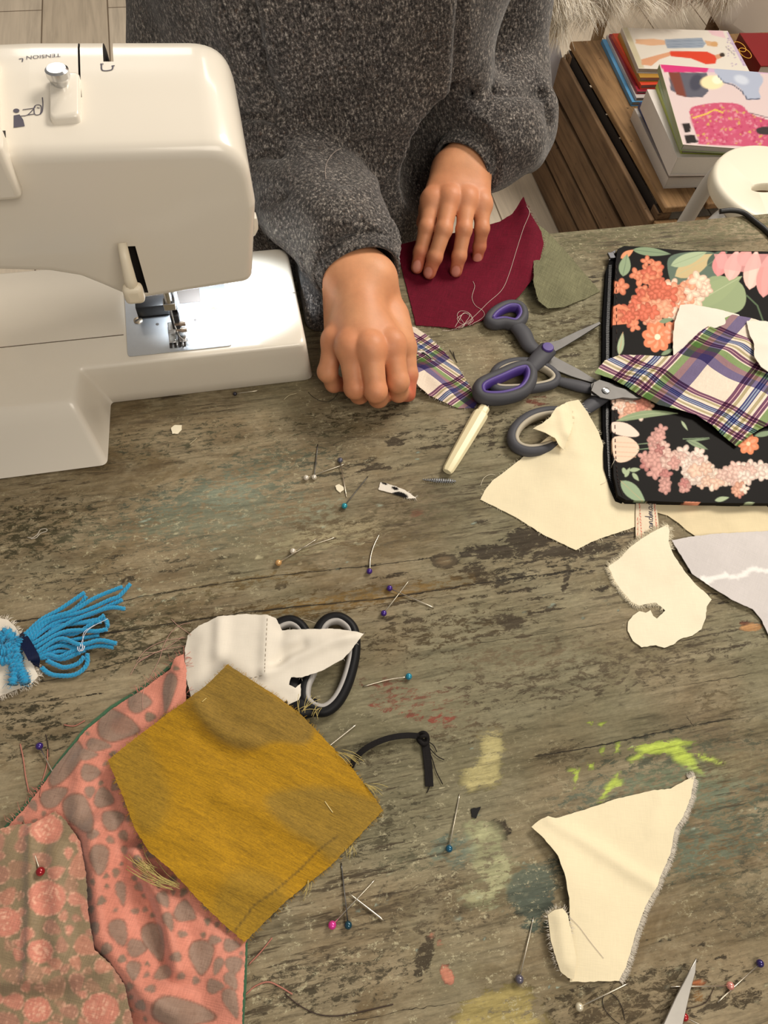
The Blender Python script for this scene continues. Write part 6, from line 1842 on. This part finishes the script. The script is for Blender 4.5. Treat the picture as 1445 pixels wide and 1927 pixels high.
lay = cloth('main_layer', [(346, 1232), (352, 1262), (350, 1320), (380, 1420), (420, 1560), (500, 1700), (462, 1775), (460, 1850), (456, 1930), (452, 2000), (-70, 2000), (-70, 1640), (0, 1572), (48, 1522), (84, 1476), (120, 1428), (160, 1376), (212, 1334), (262, 1304), (300, 1274), (322, 1262), (332, 1240)], BRC,
      zs=[7, 8, 6, 3, 2, 2, 2, 2, 2, 2, 4, 4, 3, 2, 2, 2, 2, 2, 3, 4, 6, 8],
      bumps=[([(336, 1250, 6), (330, 1300, 8), (320, 1345, 8)], 5, 7), ([(258, 1610, 8), (292, 1680, 10), (318, 1760, 8), (340, 1820, 4)], 12, 7), ([(286, 1700, 3), (300, 1760, 3)], -4, 6), ([(190, 1560, 3), (190, 1650, 4), (200, 1760, 4), (232, 1810, 6), (280, 1870, 6), (340, 1900, 3)], 12, 8), ([(250, 1640, 3), (280, 1740, 3), (310, 1800, 3)], -3, 8),
             ([(350, 1690, 2), (400, 1760, 2), (440, 1860, 2)], 5, 10), ([(120, 1450, 2), (200, 1400, 2), (260, 1330, 2)], 5, 9), ([(100, 1500, 2), (60, 1560, 2)], 3, 12), ([(380, 1830, 3), (440, 1900, 2)], 3, 10), ([(300, 1880, 3), (300, 1950, 3)], 4, 12), ([(160, 1440, 2), (150, 1540, 3), (170, 1600, 3)], 6, 8), ([(230, 1440, 3), (240, 1540, 4)], 4, 8)],
      res=1.15, wr=1.2, wscale=42, seed=16, parent=br, canvas=bc_, zmin=.3, fray={'n': 90, 'len': (2, 9), 'r': .14, 'where': [(250, 1230, 350, 1320), (20, 1480, 120, 1580)]}, fray_mat=weave('pink_yarn', S(206, 130, 116), 1500))
fl = cloth('turned_over_layer', [(-70, 1570), (0, 1560), (30, 1552), (64, 1550), (104, 1526), (124, 1545), (150, 1582), (161, 1640), (166, 1720), (178, 1788), (208, 1812), (234, 1854), (250, 1927), (254, 2000), (-70, 2000)], BRC,
      zs=[8, 8, 8, 9, 9, 11, 13, 14, 14, 14, 13, 13, 12, 11, 8], bumps=[([(62, 1560, 9), (64, 1700, 9), (60, 1830, 9)], 4, 4), ([(0, 1850, 9), (100, 1845, 9), (190, 1820, 10)], 5, 5), ([(110, 1600, 9), (120, 1700, 9), (118, 1800, 9)], 3.5, 6), ([(90, 1650, 9), (95, 1760, 9)], 2.5, 12), ([(20, 1600, 8), (20, 1760, 8)], 2, 10), ([(0, 1870, 8), (120, 1870, 9)], -3, 5)],
      res=1.15, wr=1.0, wscale=40, seed=17, parent=br, canvas=fc_, zmin=6.5, label='turned-over layer with roses on an olive ground')
GRN = weave('green_selvedge', S(70, 104, 78), 1800)
cloth('selvedge', [(332, 1238), (336, 1243), (264, 1306), (214, 1338), (163, 1379), (124, 1431), (88, 1479), (52, 1525), (0, 1576), (-30, 1604), (-32, 1596), (-2, 1566), (46, 1514), (80, 1469), (117, 1421), (158, 1370), (208, 1328), (258, 1298), (300, 1268)], GRN, z=1.3, res=3, wr=.1, jag=.1, parent=br, seed=18, thick=.3, zmin=.15, label='green selvedge on the left edge')
cloth('selvedge', [(455, 1772), (466, 1774), (464, 1850), (459, 1930), (456, 2000), (446, 2000), (450, 1930), (453, 1850)], GRN, z=1.2, res=3, wr=.1, jag=.1, parent=br, seed=19, thick=.3, zmin=.15, label='green selvedge on the right edge')
# mustard ------------------------------------------------------------
mc = Canvas(190, 1230, 740, 1790, 1.5, S(168, 126, 12))
MR = random.Random(9); dull = S(132, 106, 44)
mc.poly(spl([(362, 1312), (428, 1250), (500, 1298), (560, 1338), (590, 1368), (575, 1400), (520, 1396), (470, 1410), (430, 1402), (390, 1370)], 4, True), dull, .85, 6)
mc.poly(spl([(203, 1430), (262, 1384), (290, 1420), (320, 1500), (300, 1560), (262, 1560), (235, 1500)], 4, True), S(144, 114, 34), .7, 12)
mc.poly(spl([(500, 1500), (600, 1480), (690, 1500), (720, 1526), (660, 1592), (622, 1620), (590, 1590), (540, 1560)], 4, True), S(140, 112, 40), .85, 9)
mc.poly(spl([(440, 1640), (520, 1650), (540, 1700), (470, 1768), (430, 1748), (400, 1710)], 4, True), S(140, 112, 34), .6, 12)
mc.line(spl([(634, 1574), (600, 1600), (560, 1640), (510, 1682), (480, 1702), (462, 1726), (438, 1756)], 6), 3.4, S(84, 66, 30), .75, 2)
MUST = NT('mustard_crepe')
c = MUST.attr('Col'); g_ = MUST.noise(1.0, 4, .65, MUST.mapping((1400, 170, 1), (0, 0, -.95)), .5)
c = MUST.mix(1.0, c, MUST.ramp(g_, [(.3, .72), (.5, 1.0), (.7, 1.18)]), 'MULTIPLY'); c = MUST.mix(1.0, c, MUST.ramp(MUST.noise(1.0, 4, .7, MUST.mapping((260, 22, 1), (0, 0, -.95)), .5), [(.3, .78), (.5, 1.0), (.7, 1.12)]), 'MULTIPLY'); c = MUST.mix(1.0, c, MUST.ramp(MUST.noise(900, 2), [(.3, .85), (.7, 1.1)]), 'MULTIPLY')
MUST.bump(g_, .6, .0007); MUST.b.inputs['Sheen Weight'].default_value = .2; MUST = MUST.done(c, .75, 0, .25)
mu = cloth('mustard_fabric', [(203, 1431), (240, 1400), (280, 1370), (322, 1338), (362, 1312), (394, 1284), (428, 1250), (470, 1278), (520, 1310), (562, 1340), (604, 1384), (660, 1442), (700, 1494), (721, 1525), (690, 1558), (656, 1594), (622, 1630), (570, 1670), (530, 1704), (460, 1773), (440, 1756), (420, 1738), (370, 1690), (320, 1634), (280, 1602), (252, 1556), (232, 1500)], MUST,
      zs=[13, 12, 11, 12, 15, 18, 19, 17, 14, 12, 9, 6, 3, 2, 2, 2, 2, 2, 4, 6, 7, 9, 13, 16, 17, 17, 15], bumps=[([(372, 1326, 12), (392, 1362, 12), (430, 1392, 10), (472, 1402, 9)], 5, 7), ([(380, 1385, 10), (430, 1418, 9), (470, 1420, 9)], -3, 8), ([(480, 1350, 10), (540, 1400, 8)], 2, 16), ([(300, 1640, 8), (420, 1655, 6), (540, 1700, 4)], 3.0, 7), ([(420, 1500, 7), (520, 1545, 6), (620, 1600, 3)], 2.6, 7), ([(300, 1560, 9), (400, 1600, 7)], 2.0, 10)],
      res=1.5, wr=.7, wscale=30, seed=20, canvas=mc, zmin=1.0, thick=.6, fray={'n': 420, 'len': (1, 3), 'r': .12}, fray_mat=weave('mustard_yarn', S(176, 136, 44), 1500))
tag(mu, 'mustard yellow crepe cloth, one corner raised, over brocade and scissors', 'fabric')
m = MB()   # long yarn tufts on two sides
TR = random.Random(8)
def tuft(px, py, ang, L, n, spread, z):
    for k in range(n):
        a = math.radians(ang + TR.gauss(0, spread)); l = L * TR.uniform(.6, 1.1); x, y = px + TR.uniform(-9, 9), py + TR.uniform(-7, 7)
        P = [U(x, y, z), U(x + l * .5 * math.cos(a), y + l * .5 * math.sin(a), z + .0015), U(x + l * math.cos(a + .15), y + l * math.sin(a + .15), z - .001)]
        tube(m, spl(P, 3), .00017, 4)
tuft(330, 1668, 200, 90, 22, 7, .014); tuft(290, 1640, 215, 50, 14, 12, .013)
tuft(566, 1335, -60, 34, 10, 22, .014); tuft(590, 1350, -80, 26, 6, 20, .012); tuft(640, 1412, 25, 40, 8, 10, .008); tuft(690, 1480, 35, 30, 10, 15, .004); tuft(655, 1590, 80, 26, 6, 20, .0025); tuft(578, 1662, 100, 30, 6, 20, .003)
for k in range(0): pass
tf = m.build('yarn_tuft', weave('pale_yarn', S(190, 172, 110), 1500), mu); tf['kind'] = 'stuff'
# small scraps ----------------------------------------------------------
cw = Canvas(700, 895, 800, 950, 5, S(226, 218, 206)); cw.ell(743, 919, 7, 3, 20, S(24, 20, 20)); cw.poly(spl([(738, 929), (750, 925), (764, 930), (768, 937), (755, 935)], 4, True), S(20, 18, 18)); cw.ell(722, 908, 8, 3, 30, S(24, 20, 20)); cw.ell(775, 940, 3, 2, 0, S(30, 26, 26))
tag(cloth('fabric_scrap', [(716, 907), (722, 908), (742, 914), (762, 922), (783, 937), (768, 938), (750, 932), (730, 926), (712, 921)], weave('cow_print', S(226, 218, 206), 1500, attr='Col', var=.05), z=1, res=1, wr=.15, canvas=cw, seed=21, fray={'n': 16, 'len': (1, 3.5), 'where': [(760, 925, 790, 945)]}, fray_mat=WHT, jag=.2), 'narrow black and white cow-print scrap near the teal pin', 'scrap')
cw2 = Canvas(760, 645, 840, 700, 5, S(226, 218, 206)); cw2.ell(779, 668, 10, 5, 10, S(24, 20, 24)); cw2.poly([(791, 664), (797, 662), (818, 678), (800, 674)], S(24, 20, 24))
tag(cloth('fabric_scrap', [(770, 664), (784, 661), (797, 660), (806, 668), (819, 679), (800, 676), (792, 673), (786, 674), (770, 676)], weave('cow_print_small', S(226, 218, 206), 1500, attr='Col', var=.05), z=2.2, res=1, wr=.1, canvas=cw2, seed=22, zmin=1.6), 'tiny black and white cow-print scrap lying on the plaid strip', 'scrap')
tag(cloth('fabric_scrap', [(886, 1522), (905, 1518), (896, 1540), (888, 1538)], plain('black_cloth', S(20, 18, 18), .9), z=.9, res=1.5, wr=.1, seed=23), 'tiny black triangular cloth scrap above the dark teal pin', 'scrap')
tag(cloth('fabric_scrap', [(322, 805), (328, 800), (342, 800), (342, 808), (335, 816), (324, 816)], CREAM2, z=1, res=1.5, wr=.3, seed=24), 'small cream scrap in front of the sewing machine base', 'scrap')
tag(cloth('fabric_scrap', [(631, 914), (638, 911), (646, 916), (647, 922), (640, 927), (633, 921)], CREAM2, z=1, res=1.5, wr=.3, seed=25), 'tiny cream flake between the grey and teal pins', 'scrap')
# ------------------------------------------------------------------ pins
DEPS = [o for o in bpy.data.objects if o.type == 'MESH' and (o.name.startswith(('main_layer', 'turned_over', 'mustard_fabric', 'burgundy_fabric', 'front_panel', 'cotton_fabric', 'calico')))]
SURF = bvh_of(DEPS)
def sz(u, v, dflt=0.0):
    """height above the table of what lies at this pixel"""
    h_ = hit(SURF, u, v, 0)
    return (h_[2] - TZ) if h_ is not None else dflt
def hm(nm, c, metal=.35): return plain(nm, c, .22, metal, .6, var=.04, coat=.5)
PINS = [  # head, tip, colour, label, head radius mm
 ((576, 899), (650, 873), S(226, 216, 200), 'white pearl-headed pin whose shaft points right, left of the crossed trio', 2.0, None),
 ((591, 898), (598, 836), S(226, 216, 200), 'white pearl-headed pin with a dark upright shaft beside its twin', 1.9, None),
 ((640, 866), (652, 935), S(92, 92, 108), 'grey pearl-headed pin pointing down towards the teal pin', 2.0, None),
 ((648, 952), (692, 897), S(38, 150, 168), 'bright teal-headed pin left of the cow-print scrap', 2.1, None),
 ((524, 1059), (597, 1014), S(222, 172, 112), 'gold pearl-headed pin crossed by a white-headed one', 2.1, None),
 ((551, 1037), (632, 1011), S(228, 216, 198), 'white pearl-headed pin lying across the gold-headed pin', 2.0, None),
 ((695, 1075), (714, 1005), S(64, 30, 130), 'purple-headed pin with a bent shaft, lying by itself', 2.0, [(697, 1050), (703, 1028)]),
 ((733, 1107), (817, 1144), S(64, 30, 130), 'upper purple-headed pin of the crossed pair, pointing right', 2.0, None),
 ((722, 1154), (770, 1092), S(64, 30, 130), 'lower purple-headed pin of the crossed pair, pointing up', 2.0, None),
 ((769, 1273), (683, 1292), S(36, 140, 170), 'blue-teal-headed pin lying level right of the black scissors', 2.1, [(730, 1279)]),
 ((74, 1404), (108, 1470), S(58, 34, 120), 'purple-headed pin on bare wood left of the pink brocade', 2.1, None),
 ((76, 1640), (44, 1545), S(150, 10, 26), 'red-headed pin stuck in the pink brocade', 2.3, None),
 ((625, 1741), (706, 1655), S(226, 60, 156), 'hot-pink-headed pin crossing a needle below the mustard cloth', 2.2, None),
 ((655, 1741), (642, 1624), S(10, 66, 84), 'dark teal-headed pin beside the hot-pink-headed one', 2.1, None),
 ((845, 1597), (865, 1494), S(10, 88, 120), 'dark teal-blue-headed pin standing alone below the black triangle scrap', 2.0, None),
 ((977, 1843), (1004, 1726), S(96, 92, 106), 'grey pearl-headed pin left of the big calico piece', 2.3, None),
 ((1090, 1895), (1183, 1850), S(226, 216, 190), 'cream pearl-headed pin below the big calico piece', 2.1, None),
 ((1374, 1855), (1262, 1857), S(226, 150, 140), 'pale pink-headed pin lying level at the lower right', 2.0, None),
 ((1430, 1813), (1350, 1886), S(40, 24, 96), 'dark violet-headed pin at the lower right corner', 2.0, None),
 ((1288, 1914), (1350, 1945), S(170, 12, 24), 'red-headed pin beside the scissor blade tip at the bottom edge', 2.0, None),
 ((442, 741), (486, 735), S(40, 36, 50), 'dark-headed pin tucked against the sewing machine base', 1.6, None)]
SHAFT = plain('pin_steel', (.8, .73, .6), .35, 1.0, var=.08)
SHD = plain('dark_pin_steel', (.2, .19, .18), .35, 1.0)
for (a, b, c, lab, r, mid) in PINS:
    za = sz(*a) if a[0] == 76 else 0.0
    zb = sz(*b) if a[0] == 76 else 0.0
    rr_ = r * 1.15 / 1000
    A = P3(a, za + rr_ + .0002); Bz = (zb if a[0] == 76 else 0) + .0006
    B_ = P3(b, Bz)
    t = thing('dressmaker_pin', lab, 'pin', (A[0], A[1], TZ + za), group='pearl-headed pins scattered over the table')
    m = MB(); sphere(m, A, rr_, 20, 12); d = (B_ - A) / np.linalg.norm(B_ - A)
    m.build('pin_head', hm('pin_head_enamel', c), t)
    m = MB(); pts = [A + d * rr_ * .8] + ([P3(q, .0012) for q in mid] if mid else []) + [A + (B_ - A) * .9, B_]
    if mid: pts = [A + d * rr_ * .8] + [P3(q, .0014) for q in mid] + [B_]
    tube(m, spl(pts, 6) if mid else pts, .00043, 7)
    m.build('pin_shaft', SHD if a in ((591, 898), (648, 952), (655, 1741)) else SHAFT, t)
for a, b, lab in (((722, 1732), (655, 1680), 'steel needle crossing the hot-pink-headed pin'), ((671, 1363), (604, 1416), 'steel needle sticking out from under the mustard cloth corner')):
    m = MB(); A = P3(a, .0016 if a[0] == 722 else .002); B_ = P3(b, .0012 if a[0] == 722 else .004)
    P = [A, A + (B_ - A) * .1, A + (B_ - A) * .85, B_]
    tube(m, P, [.0004, .0006, .0005, .0001], 8)
    tag(m.build('needle', SHAFT, None), lab, 'needle')

# ------------------------------------------------------------------ seam ripper
sr_ = thing('seam_ripper', 'seam ripper with an ivory faceted handle, its shaft under the purple-lined scissors', 'seam ripper', P3((875, 825), 0))
m = MB(); A, B_ = P3((912, 766), .0052), P3((841, 888), .0044)
ts = [0, .02, .09, .10, .13, .5, .8, .96, 1.0]; rs = [.0048, .0052, .0052, .0066, .0070, .0064, .0056, .0050, .0040]
tube(m, [A + (B_ - A) * t for t in ts], rs, 8, flat=.72)
m.build('grip', plain('ivory_handle_plastic', S(232, 220, 180), .38, var=.02), sr_, angle=30, bevel=.0004)
m = MB(); C_ = P3((930, 734), .0030); tube(m, [A, A + (C_ - A) * .6, C_], [.0014, .0012, .0011], 10); tube(m, [A + (.003, 0, 0), C_ + (.002, .001, 0)], .0004, 6); m.build('metal_shaft', STEEL, sr_)
# ------------------------------------------------------------------ twisted silver strip
m = MB(); A, B_ = P3((795, 903), .0012), P3((858, 906), .0014); n = 260
ax = (B_ - A) / np.linalg.norm(B_ - A); sd = np.cross(ax, (0, 0, 1)); P = []
for k in range(n):
    t_ = k / n; r = .0022 * min(1, t_ * 2.2 + .15) * min(1, (1 - t_) * 5 + .3); ph = t_ * 2 * math.pi * 15
    P.append(A + (B_ - A) * t_ + sd * math.cos(ph) * r + np.array([0, 0, 1]) * (math.sin(ph) * .0007 + .0004))
tube(m, np.array(P), .00032, 5); tag(m.build('metal_coil', plain('dull_silver_wire', (.34, .36, .4), .35, 1.0)), 'small flattened silver metal coil below the seam ripper', 'coil')

# ------------------------------------------------------------------ blue yarn tassel
def tz(z): return z / 1000
ya = thing('yarn_tassel', 'bright blue yarn tassel bound with navy ribbon on white frayed cloth', 'tassel', P3((60, 1225), 0))
BLU = NT('blue_yarn'); n_ = BLU.noise(1.0, 3, .7, BLU.mapping((1200, 1200, 1200))); c = BLU.mix(1.0, S(40, 156, 206), BLU.ramp(n_, [(.3, .72), (.7, 1.2)]), 'MULTIPLY'); BLU.bump(n_, .9, .0008); BLU.b.inputs['Sheen Weight'].default_value = .4; BLU = BLU.done(c, .95, 0, .1)
S_ = [([(47, 1194), (78, 1166), (112, 1147), (159, 1115)], 5), ([(49, 1200), (84, 1168), (138, 1149), (179, 1125), (230, 1104)], 6), ([(52, 1207), (93, 1168), (155, 1151), (206, 1129), (224, 1122), (245, 1099)], 5),
      ([(54, 1209), (105, 1172), (168, 1157), (205, 1140), (230, 1129)], 3), ([(56, 1215), (105, 1186), (142, 1166), (187, 1149), (212, 1143), (235, 1146)], 5), ([(60, 1222), (112, 1192), (149, 1186), (180, 1188), (202, 1184)], 6),
      ([(62, 1226), (105, 1196), (142, 1192), (176, 1172), (196, 1158)], 3), ([(64, 1231), (112, 1202), (150, 1213), (187, 1205), (219, 1211)], 7), ([(65, 1235), (112, 1215), (149, 1221), (187, 1215), (213, 1218)], 4),
      ([(67, 1239), (90, 1232), (112, 1236), (142, 1222)], 3), ([(78, 1256), (90, 1266), (105, 1271), (135, 1271), (154, 1262), (164, 1248), (164, 1230)], 1.5), ([(88, 1243), (105, 1251), (122, 1256), (146, 1249), (158, 1236)], 2.5),
      ([(58, 1218), (110, 1180), (160, 1170), (196, 1166), (203, 1180)], 2), ([(50, 1204), (90, 1182), (140, 1174), (190, 1170)], 2), ([(63, 1229), (100, 1216), (140, 1204), (186, 1196)], 2), ([(66, 1237), (110, 1226), (140, 1228), (160, 1224)], 1.5),
      ([(48, 1197), (82, 1178), (120, 1160), (150, 1138), (162, 1122)], 2.5), ([(66, 1238), (96, 1238), (120, 1240), (150, 1228)], 1.5)]
for P, z in S_:
    L_ = np.array([P3(p, tz(z if 0 < i < len(P) - 1 else z * .6 + 2.2) + .0012) for i, p in enumerate(P)])
    L_ = spl(L_, 14)
    T_ = np.gradient(L_, axis=0); T_ /= np.linalg.norm(T_, axis=1)[:, None]
    s_l = np.concatenate([[0], np.cumsum(np.linalg.norm(np.diff(L_, axis=0), axis=1))])
    m = MB()
    for ph in (0, 2.094, 4.189):
        a = np.cross(T_, (0, 0, 1)); b = np.cross(a, T_); th = s_l * 2 * math.pi / .0075 + ph
        tube(m, L_ + (a * np.cos(th)[:, None] + b * np.sin(th)[:, None]) * .00078, .00098, 6)
    m.build('yarn_strand', BLU, ya)
fl_ = cloth('cloth_backing', [(-60, 1158), (0, 1163), (14, 1166), (28, 1178), (38, 1196), (52, 1222), (62, 1250), (72, 1272), (60, 1286), (30, 1298), (0, 1310), (-60, 1328)], weave('white_felt', S(226, 216, 200), 900, .2, .06, .3), zs=[3] * 12, bumps=[([(-20, 1230, 3), (40, 1230, 3)], 2, 16)], res=2, wr=.4, seed=31, parent=ya,
            fray={'n': 240, 'len': (2, 4.5), 'r': .16, 'where': [(0, 1150, 90, 1320)]})
# loose fluffy yarn on the backing
YR = random.Random(6)
for P in ([(0, 1200), (12, 1190), (26, 1205), (30, 1222)], [(-20, 1215), (4, 1222), (22, 1215), (34, 1230)], [(-10, 1240), (10, 1244), (26, 1236), (38, 1244)], [(16, 1212), (22, 1240), (28, 1262), (24, 1288)], [(30, 1232), (36, 1258), (44, 1272), (48, 1286)], [(-30, 1206), (-8, 1196), (10, 1204)], [(4, 1228), (20, 1226), (34, 1212), (36, 1204)]):
    L_ = spl([P3(p, .008) for p in P], 10); m = MB()
    tube(m, L_, [.0030 + .0009 * math.sin(i * 1.7) for i in range(len(L_))], 10)
    for k in range(70):
        p = L_[YR.randrange(len(L_))]; d = np.array([YR.gauss(0, 1), YR.gauss(0, 1), abs(YR.gauss(0, .6))]); d /= np.linalg.norm(d)
        q = p + d * .0026; tube(m, [q, q + d * .0016 + np.array([YR.gauss(0, .0006), YR.gauss(0, .0006), 0]), q + d * .0028 + np.array([YR.gauss(0, .0012), YR.gauss(0, .0012), 0])], [.00018, .00015, .00008], 4)
    m.build('fluffy_yarn', BLU, ya)
m = MB(); P = [P3(p, z) for p, z in (((36, 1196), .003), ((44, 1204), .0085), ((55, 1222), .0105), ((64, 1240), .009), ((66, 1252), .003))]
L_ = spl(P, 6); T_ = np.gradient(L_, axis=0); rings = []
for p, t_ in zip(L_, T_):
    t_ = t_ / np.linalg.norm(t_); s1_ = np.cross(t_, (0, 0, 1)); s1_ /= np.linalg.norm(s1_); u_ = np.cross(s1_, t_)
    rings.append([p - s1_ * .0036 - u_ * .0004, p + s1_ * .0036 - u_ * .0004, p + s1_ * .0036 + u_ * .0004, p - s1_ * .0036 + u_ * .0004])
loft(m, rings); m.build('navy_ribbon', weave('navy_satin', S(16, 26, 58), 1600, rough=.5), ya, angle=40)
m = MB(); q = P3((148, 1218), .0088); th = np.linspace(0, 4 * math.pi, 40)
tube(m, np.stack([q[0] + .0016 * np.cos(th) + .0002 * th, q[1] + .003 * np.sin(th), np.full(40, q[2]) + .0008 * np.cos(th)], 1), .00035, 5)
tube(m, spl([P3((152, 1212), .009), P3((166, 1185), .012), P3((203, 1164), .010)], 6), .00022, 4); tube(m, spl([P3((156, 1210), .009), P3((158, 1190), .012), P3((178, 1176), .010)], 6), .00022, 4)
m.build('white_binding_thread', plain('white_cotton_thread', S(220, 224, 236), .8), ya)

# ------------------------------------------------------------------ black elastic with knot
bs = thing('elastic_band', 'black flat elastic strip with a knot beside the mustard cloth', 'elastic', P3((760, 1410), 0))
def ribbon(mb, pts, w, th):
    L_ = spl(pts, 8); T_ = np.gradient(L_, axis=0); rings = []
    for p, t_ in zip(L_, T_):
        t_ = t_ / np.linalg.norm(t_); s = np.cross(t_, (0, 0, 1)); s /= np.linalg.norm(s); u_ = np.cross(s, t_)
        rings.append([p - s * w - u_ * th, p + s * w - u_ * th, p + s * w + u_ * th, p - s * w + u_ * th])
    loft(mb, rings)
BE = weave('black_elastic', S(22, 19, 19), 1400, .1, .3, .5, .8)
m = MB(); ribbon(m, [P3((655, 1458), .002), P3((668, 1428), .004), P3((692, 1406), .006), P3((728, 1390), .006), P3((765, 1384), .004), P3((796, 1386), .003)], .0019, .0005); m.build('strip', BE, bs, angle=40)
m = MB(); ribbon(m, [P3((798, 1390), .003), P3((802, 1410), .002), P3((806, 1445), .0012), P3((808, 1480), .0012)], .0027, .0005); m.build('strip', BE, bs, angle=40)
m = MB(); c = P3((796, 1390), .0034); tube(m, [c + np.array([.003 * math.cos(a), .0036 * math.sin(a), .0012 * math.sin(2 * a)]) for a in np.linspace(0, 2 * math.pi, 24, endpoint=False)], .0017, 8, closed=True)
tube(m, [c + np.array([.0026 * math.cos(a), .0012 * math.sin(a), .0026 * math.sin(a)]) for a in np.linspace(0, 2 * math.pi, 20, endpoint=False)], .0013, 8, closed=True); m.build('knot', BE, bs)
m = MB()
for P in ([(800, 1396), (812, 1412), (824, 1424), (836, 1430)], [(802, 1400), (814, 1430), (820, 1450), (833, 1476)], [(808, 1480), (806, 1486), (803, 1492)], [(800, 1393), (815, 1402), (822, 1415)]):
    tube(m, spl([P3(p, .0012) for p in P], 5), .0003, 4)
m.build('loose_thread_end', BE, bs)

# ------------------------------------------------------------------ loose threads
def thread(label, lines, col, r=.00016, on=True, z=.0006, tgt=None):
    m = MB()
    for P in lines:
        L_ = []
        for p in spl(P, 8):
            h_ = hit(SURF if tgt is None else tgt, p[0], p[1], .0004) if on else None
            L_.append(h_ if h_ is not None and h_[2] > TZ else P3(p, z))
        tube(m, L_, r, 4)
    o = m.build('thread', plain('cotton_thread', col, .9), None)
    return tag(o, label, 'thread')
WT = S(214, 196, 184); PKT = S(176, 116, 100)
thread('white thread tangled at the burgundy cloth edge with a long tail', [[(991, 388), (996, 402), (985, 430), (972, 470), (958, 515), (944, 546), (918, 570), (896, 592), (880, 606), (862, 616), (845, 622), (832, 622)],
       [(890, 530), (893, 540), (888, 560), (894, 575), (907, 584), (911, 594), (900, 604), (882, 612)], [(866, 604), (860, 594), (866, 586), (880, 588), (888, 598), (882, 608), (868, 610), (860, 600), (870, 592)],
       [(856, 616), (864, 602), (872, 590), (884, 592), (878, 604), (866, 618), (850, 620)], [(862, 618), (874, 612), (866, 598), (876, 590), (890, 602), (880, 612)]], WT, .00022)
thread('fine pale thread curl on the front of the grey jumper', [[(613, 338), (612, 318), (617, 302), (628, 288), (642, 279)]], WT, .00018, tgt=bvh_of([JUMPER]))
thread('thin black thread looping from the fist towards the machine', [[(580, 738), (588, 746), (600, 753), (616, 756), (628, 750), (636, 740)]], S(30, 26, 26), .0002)
thread('short white curled thread alone at the far left below the machine', [[(52, 1011), (60, 1012), (70, 1006), (76, 997), (86, 995), (88, 999), (76, 1004), (68, 1012), (58, 1014)]], S(206, 198, 184), .0003)
thread('knot of pink and white threads left of the white cotton scrap', [[(322, 1165), (336, 1178), (360, 1195)], [(268, 1335), (270, 1300), (285, 1270), (300, 1240), (308, 1215), (322, 1190), (340, 1176), (358, 1172)], [(256, 1246), (276, 1222), (310, 1206), (350, 1200)], [(260, 1246), (300, 1225), (350, 1215)], [(245, 1270), (262, 1244), (284, 1232)], [(272, 1228), (300, 1226), (345, 1198)]], S(190, 150, 136), .0002)
thread('pale thread stretched between the two black scissor handles', [[(556, 1164), (575, 1166), (598, 1174)]], S(200, 186, 160), .0002, on=False, z=.006)
thread('pink yarn ends trailing over the wood at the left brocade edge', [[(38, 1400), (44, 1430), (48, 1460), (54, 1490)], [(90, 1410), (88, 1440), (80, 1470), (76, 1500)], [(120, 1364), (140, 1366), (160, 1356)]], PKT, .00045)
thread('thin dark thread above the purple-headed pin at the left', [[(86, 1382), (90, 1400), (92, 1424)]], S(50, 40, 36), .0003)
thread('frayed pink thread arch right of the brocade bottom edge', [[(462, 1872), (480, 1856), (504, 1848), (525, 1856), (550, 1871)], [(468, 1815), (490, 1792), (512, 1765)]], PKT, .00045)
thread('long dark thread curving across the wood at the bottom', [[(536, 1870), (560, 1890), (590, 1906), (620, 1912), (660, 1908), (740, 1890)]], S(60, 46, 40), .0003)
thread('black thread loop below the big calico piece', [[(1176, 1920), (1170, 1895), (1158, 1876), (1144, 1868), (1134, 1880), (1138, 1900), (1158, 1922), (1180, 1935)]], S(30, 24, 24), .0002)
thread('thin brown thread bending near the pale pink pin', [[(1280, 1900), (1310, 1894), (1330, 1884), (1344, 1858)]], S(60, 44, 36), .0002)
thread('white thread tail hanging off the left tip of the largest calico piece', [[(904, 914), (910, 900), (922, 893), (932, 894)]], S(226, 216, 190), .0002)
thread('white thread between the calico piece and the pouch zip', [[(1130, 912), (1140, 906), (1148, 888), (1156, 865)]], S(226, 216, 200), .0002)
thread('short pale fibre on the wood right of the sewing machine', [[(534, 752), (544, 744), (558, 740)]], S(196, 184, 150), .0003)
thread('short pale fibre below the small cream scrap', [[(357, 836), (364, 830), (371, 824)]], S(196, 184, 150), .00025)
thread('short straw-coloured fibre lying on the left of the mustard cloth', [[(380, 1321), (388, 1314)]], S(214, 190, 120), .0003)
thread('cream fibre lying across the right half of the mustard cloth', [[(611, 1508), (618, 1518), (626, 1529)]], S(220, 200, 140), .0003)
thread('long loose thread drawn over the lower part of the big calico piece', [[(1056, 1706), (1070, 1724), (1090, 1745), (1110, 1772), (1135, 1803)]], S(176, 164, 160), .00014)
thread('dark tuft of thread beside the small plaid strip', [[(846, 658), (852, 668), (858, 678)], [(853, 662), (856, 674), (860, 682)]], S(50, 44, 40), .0003)

GR = {'magazine': 'books and magazines piled on the crate', 'book': 'books and magazines piled on the crate', 'scissors': 'scissors lying on the table', 'thread': 'loose threads on the table and clothing',
      'calico_fabric': 'cut fabric pieces on the table', 'plaid_fabric': 'cut fabric pieces on the table', 'fabric_scrap': 'small cloth scraps on the table', 'needle': 'loose needles on the table'}
for o in list(bpy.data.objects):
    b_ = o.name.split('.')[0]
    if o.parent is None and b_ in GR and 'category' in o: o['group'] = GR[b_]
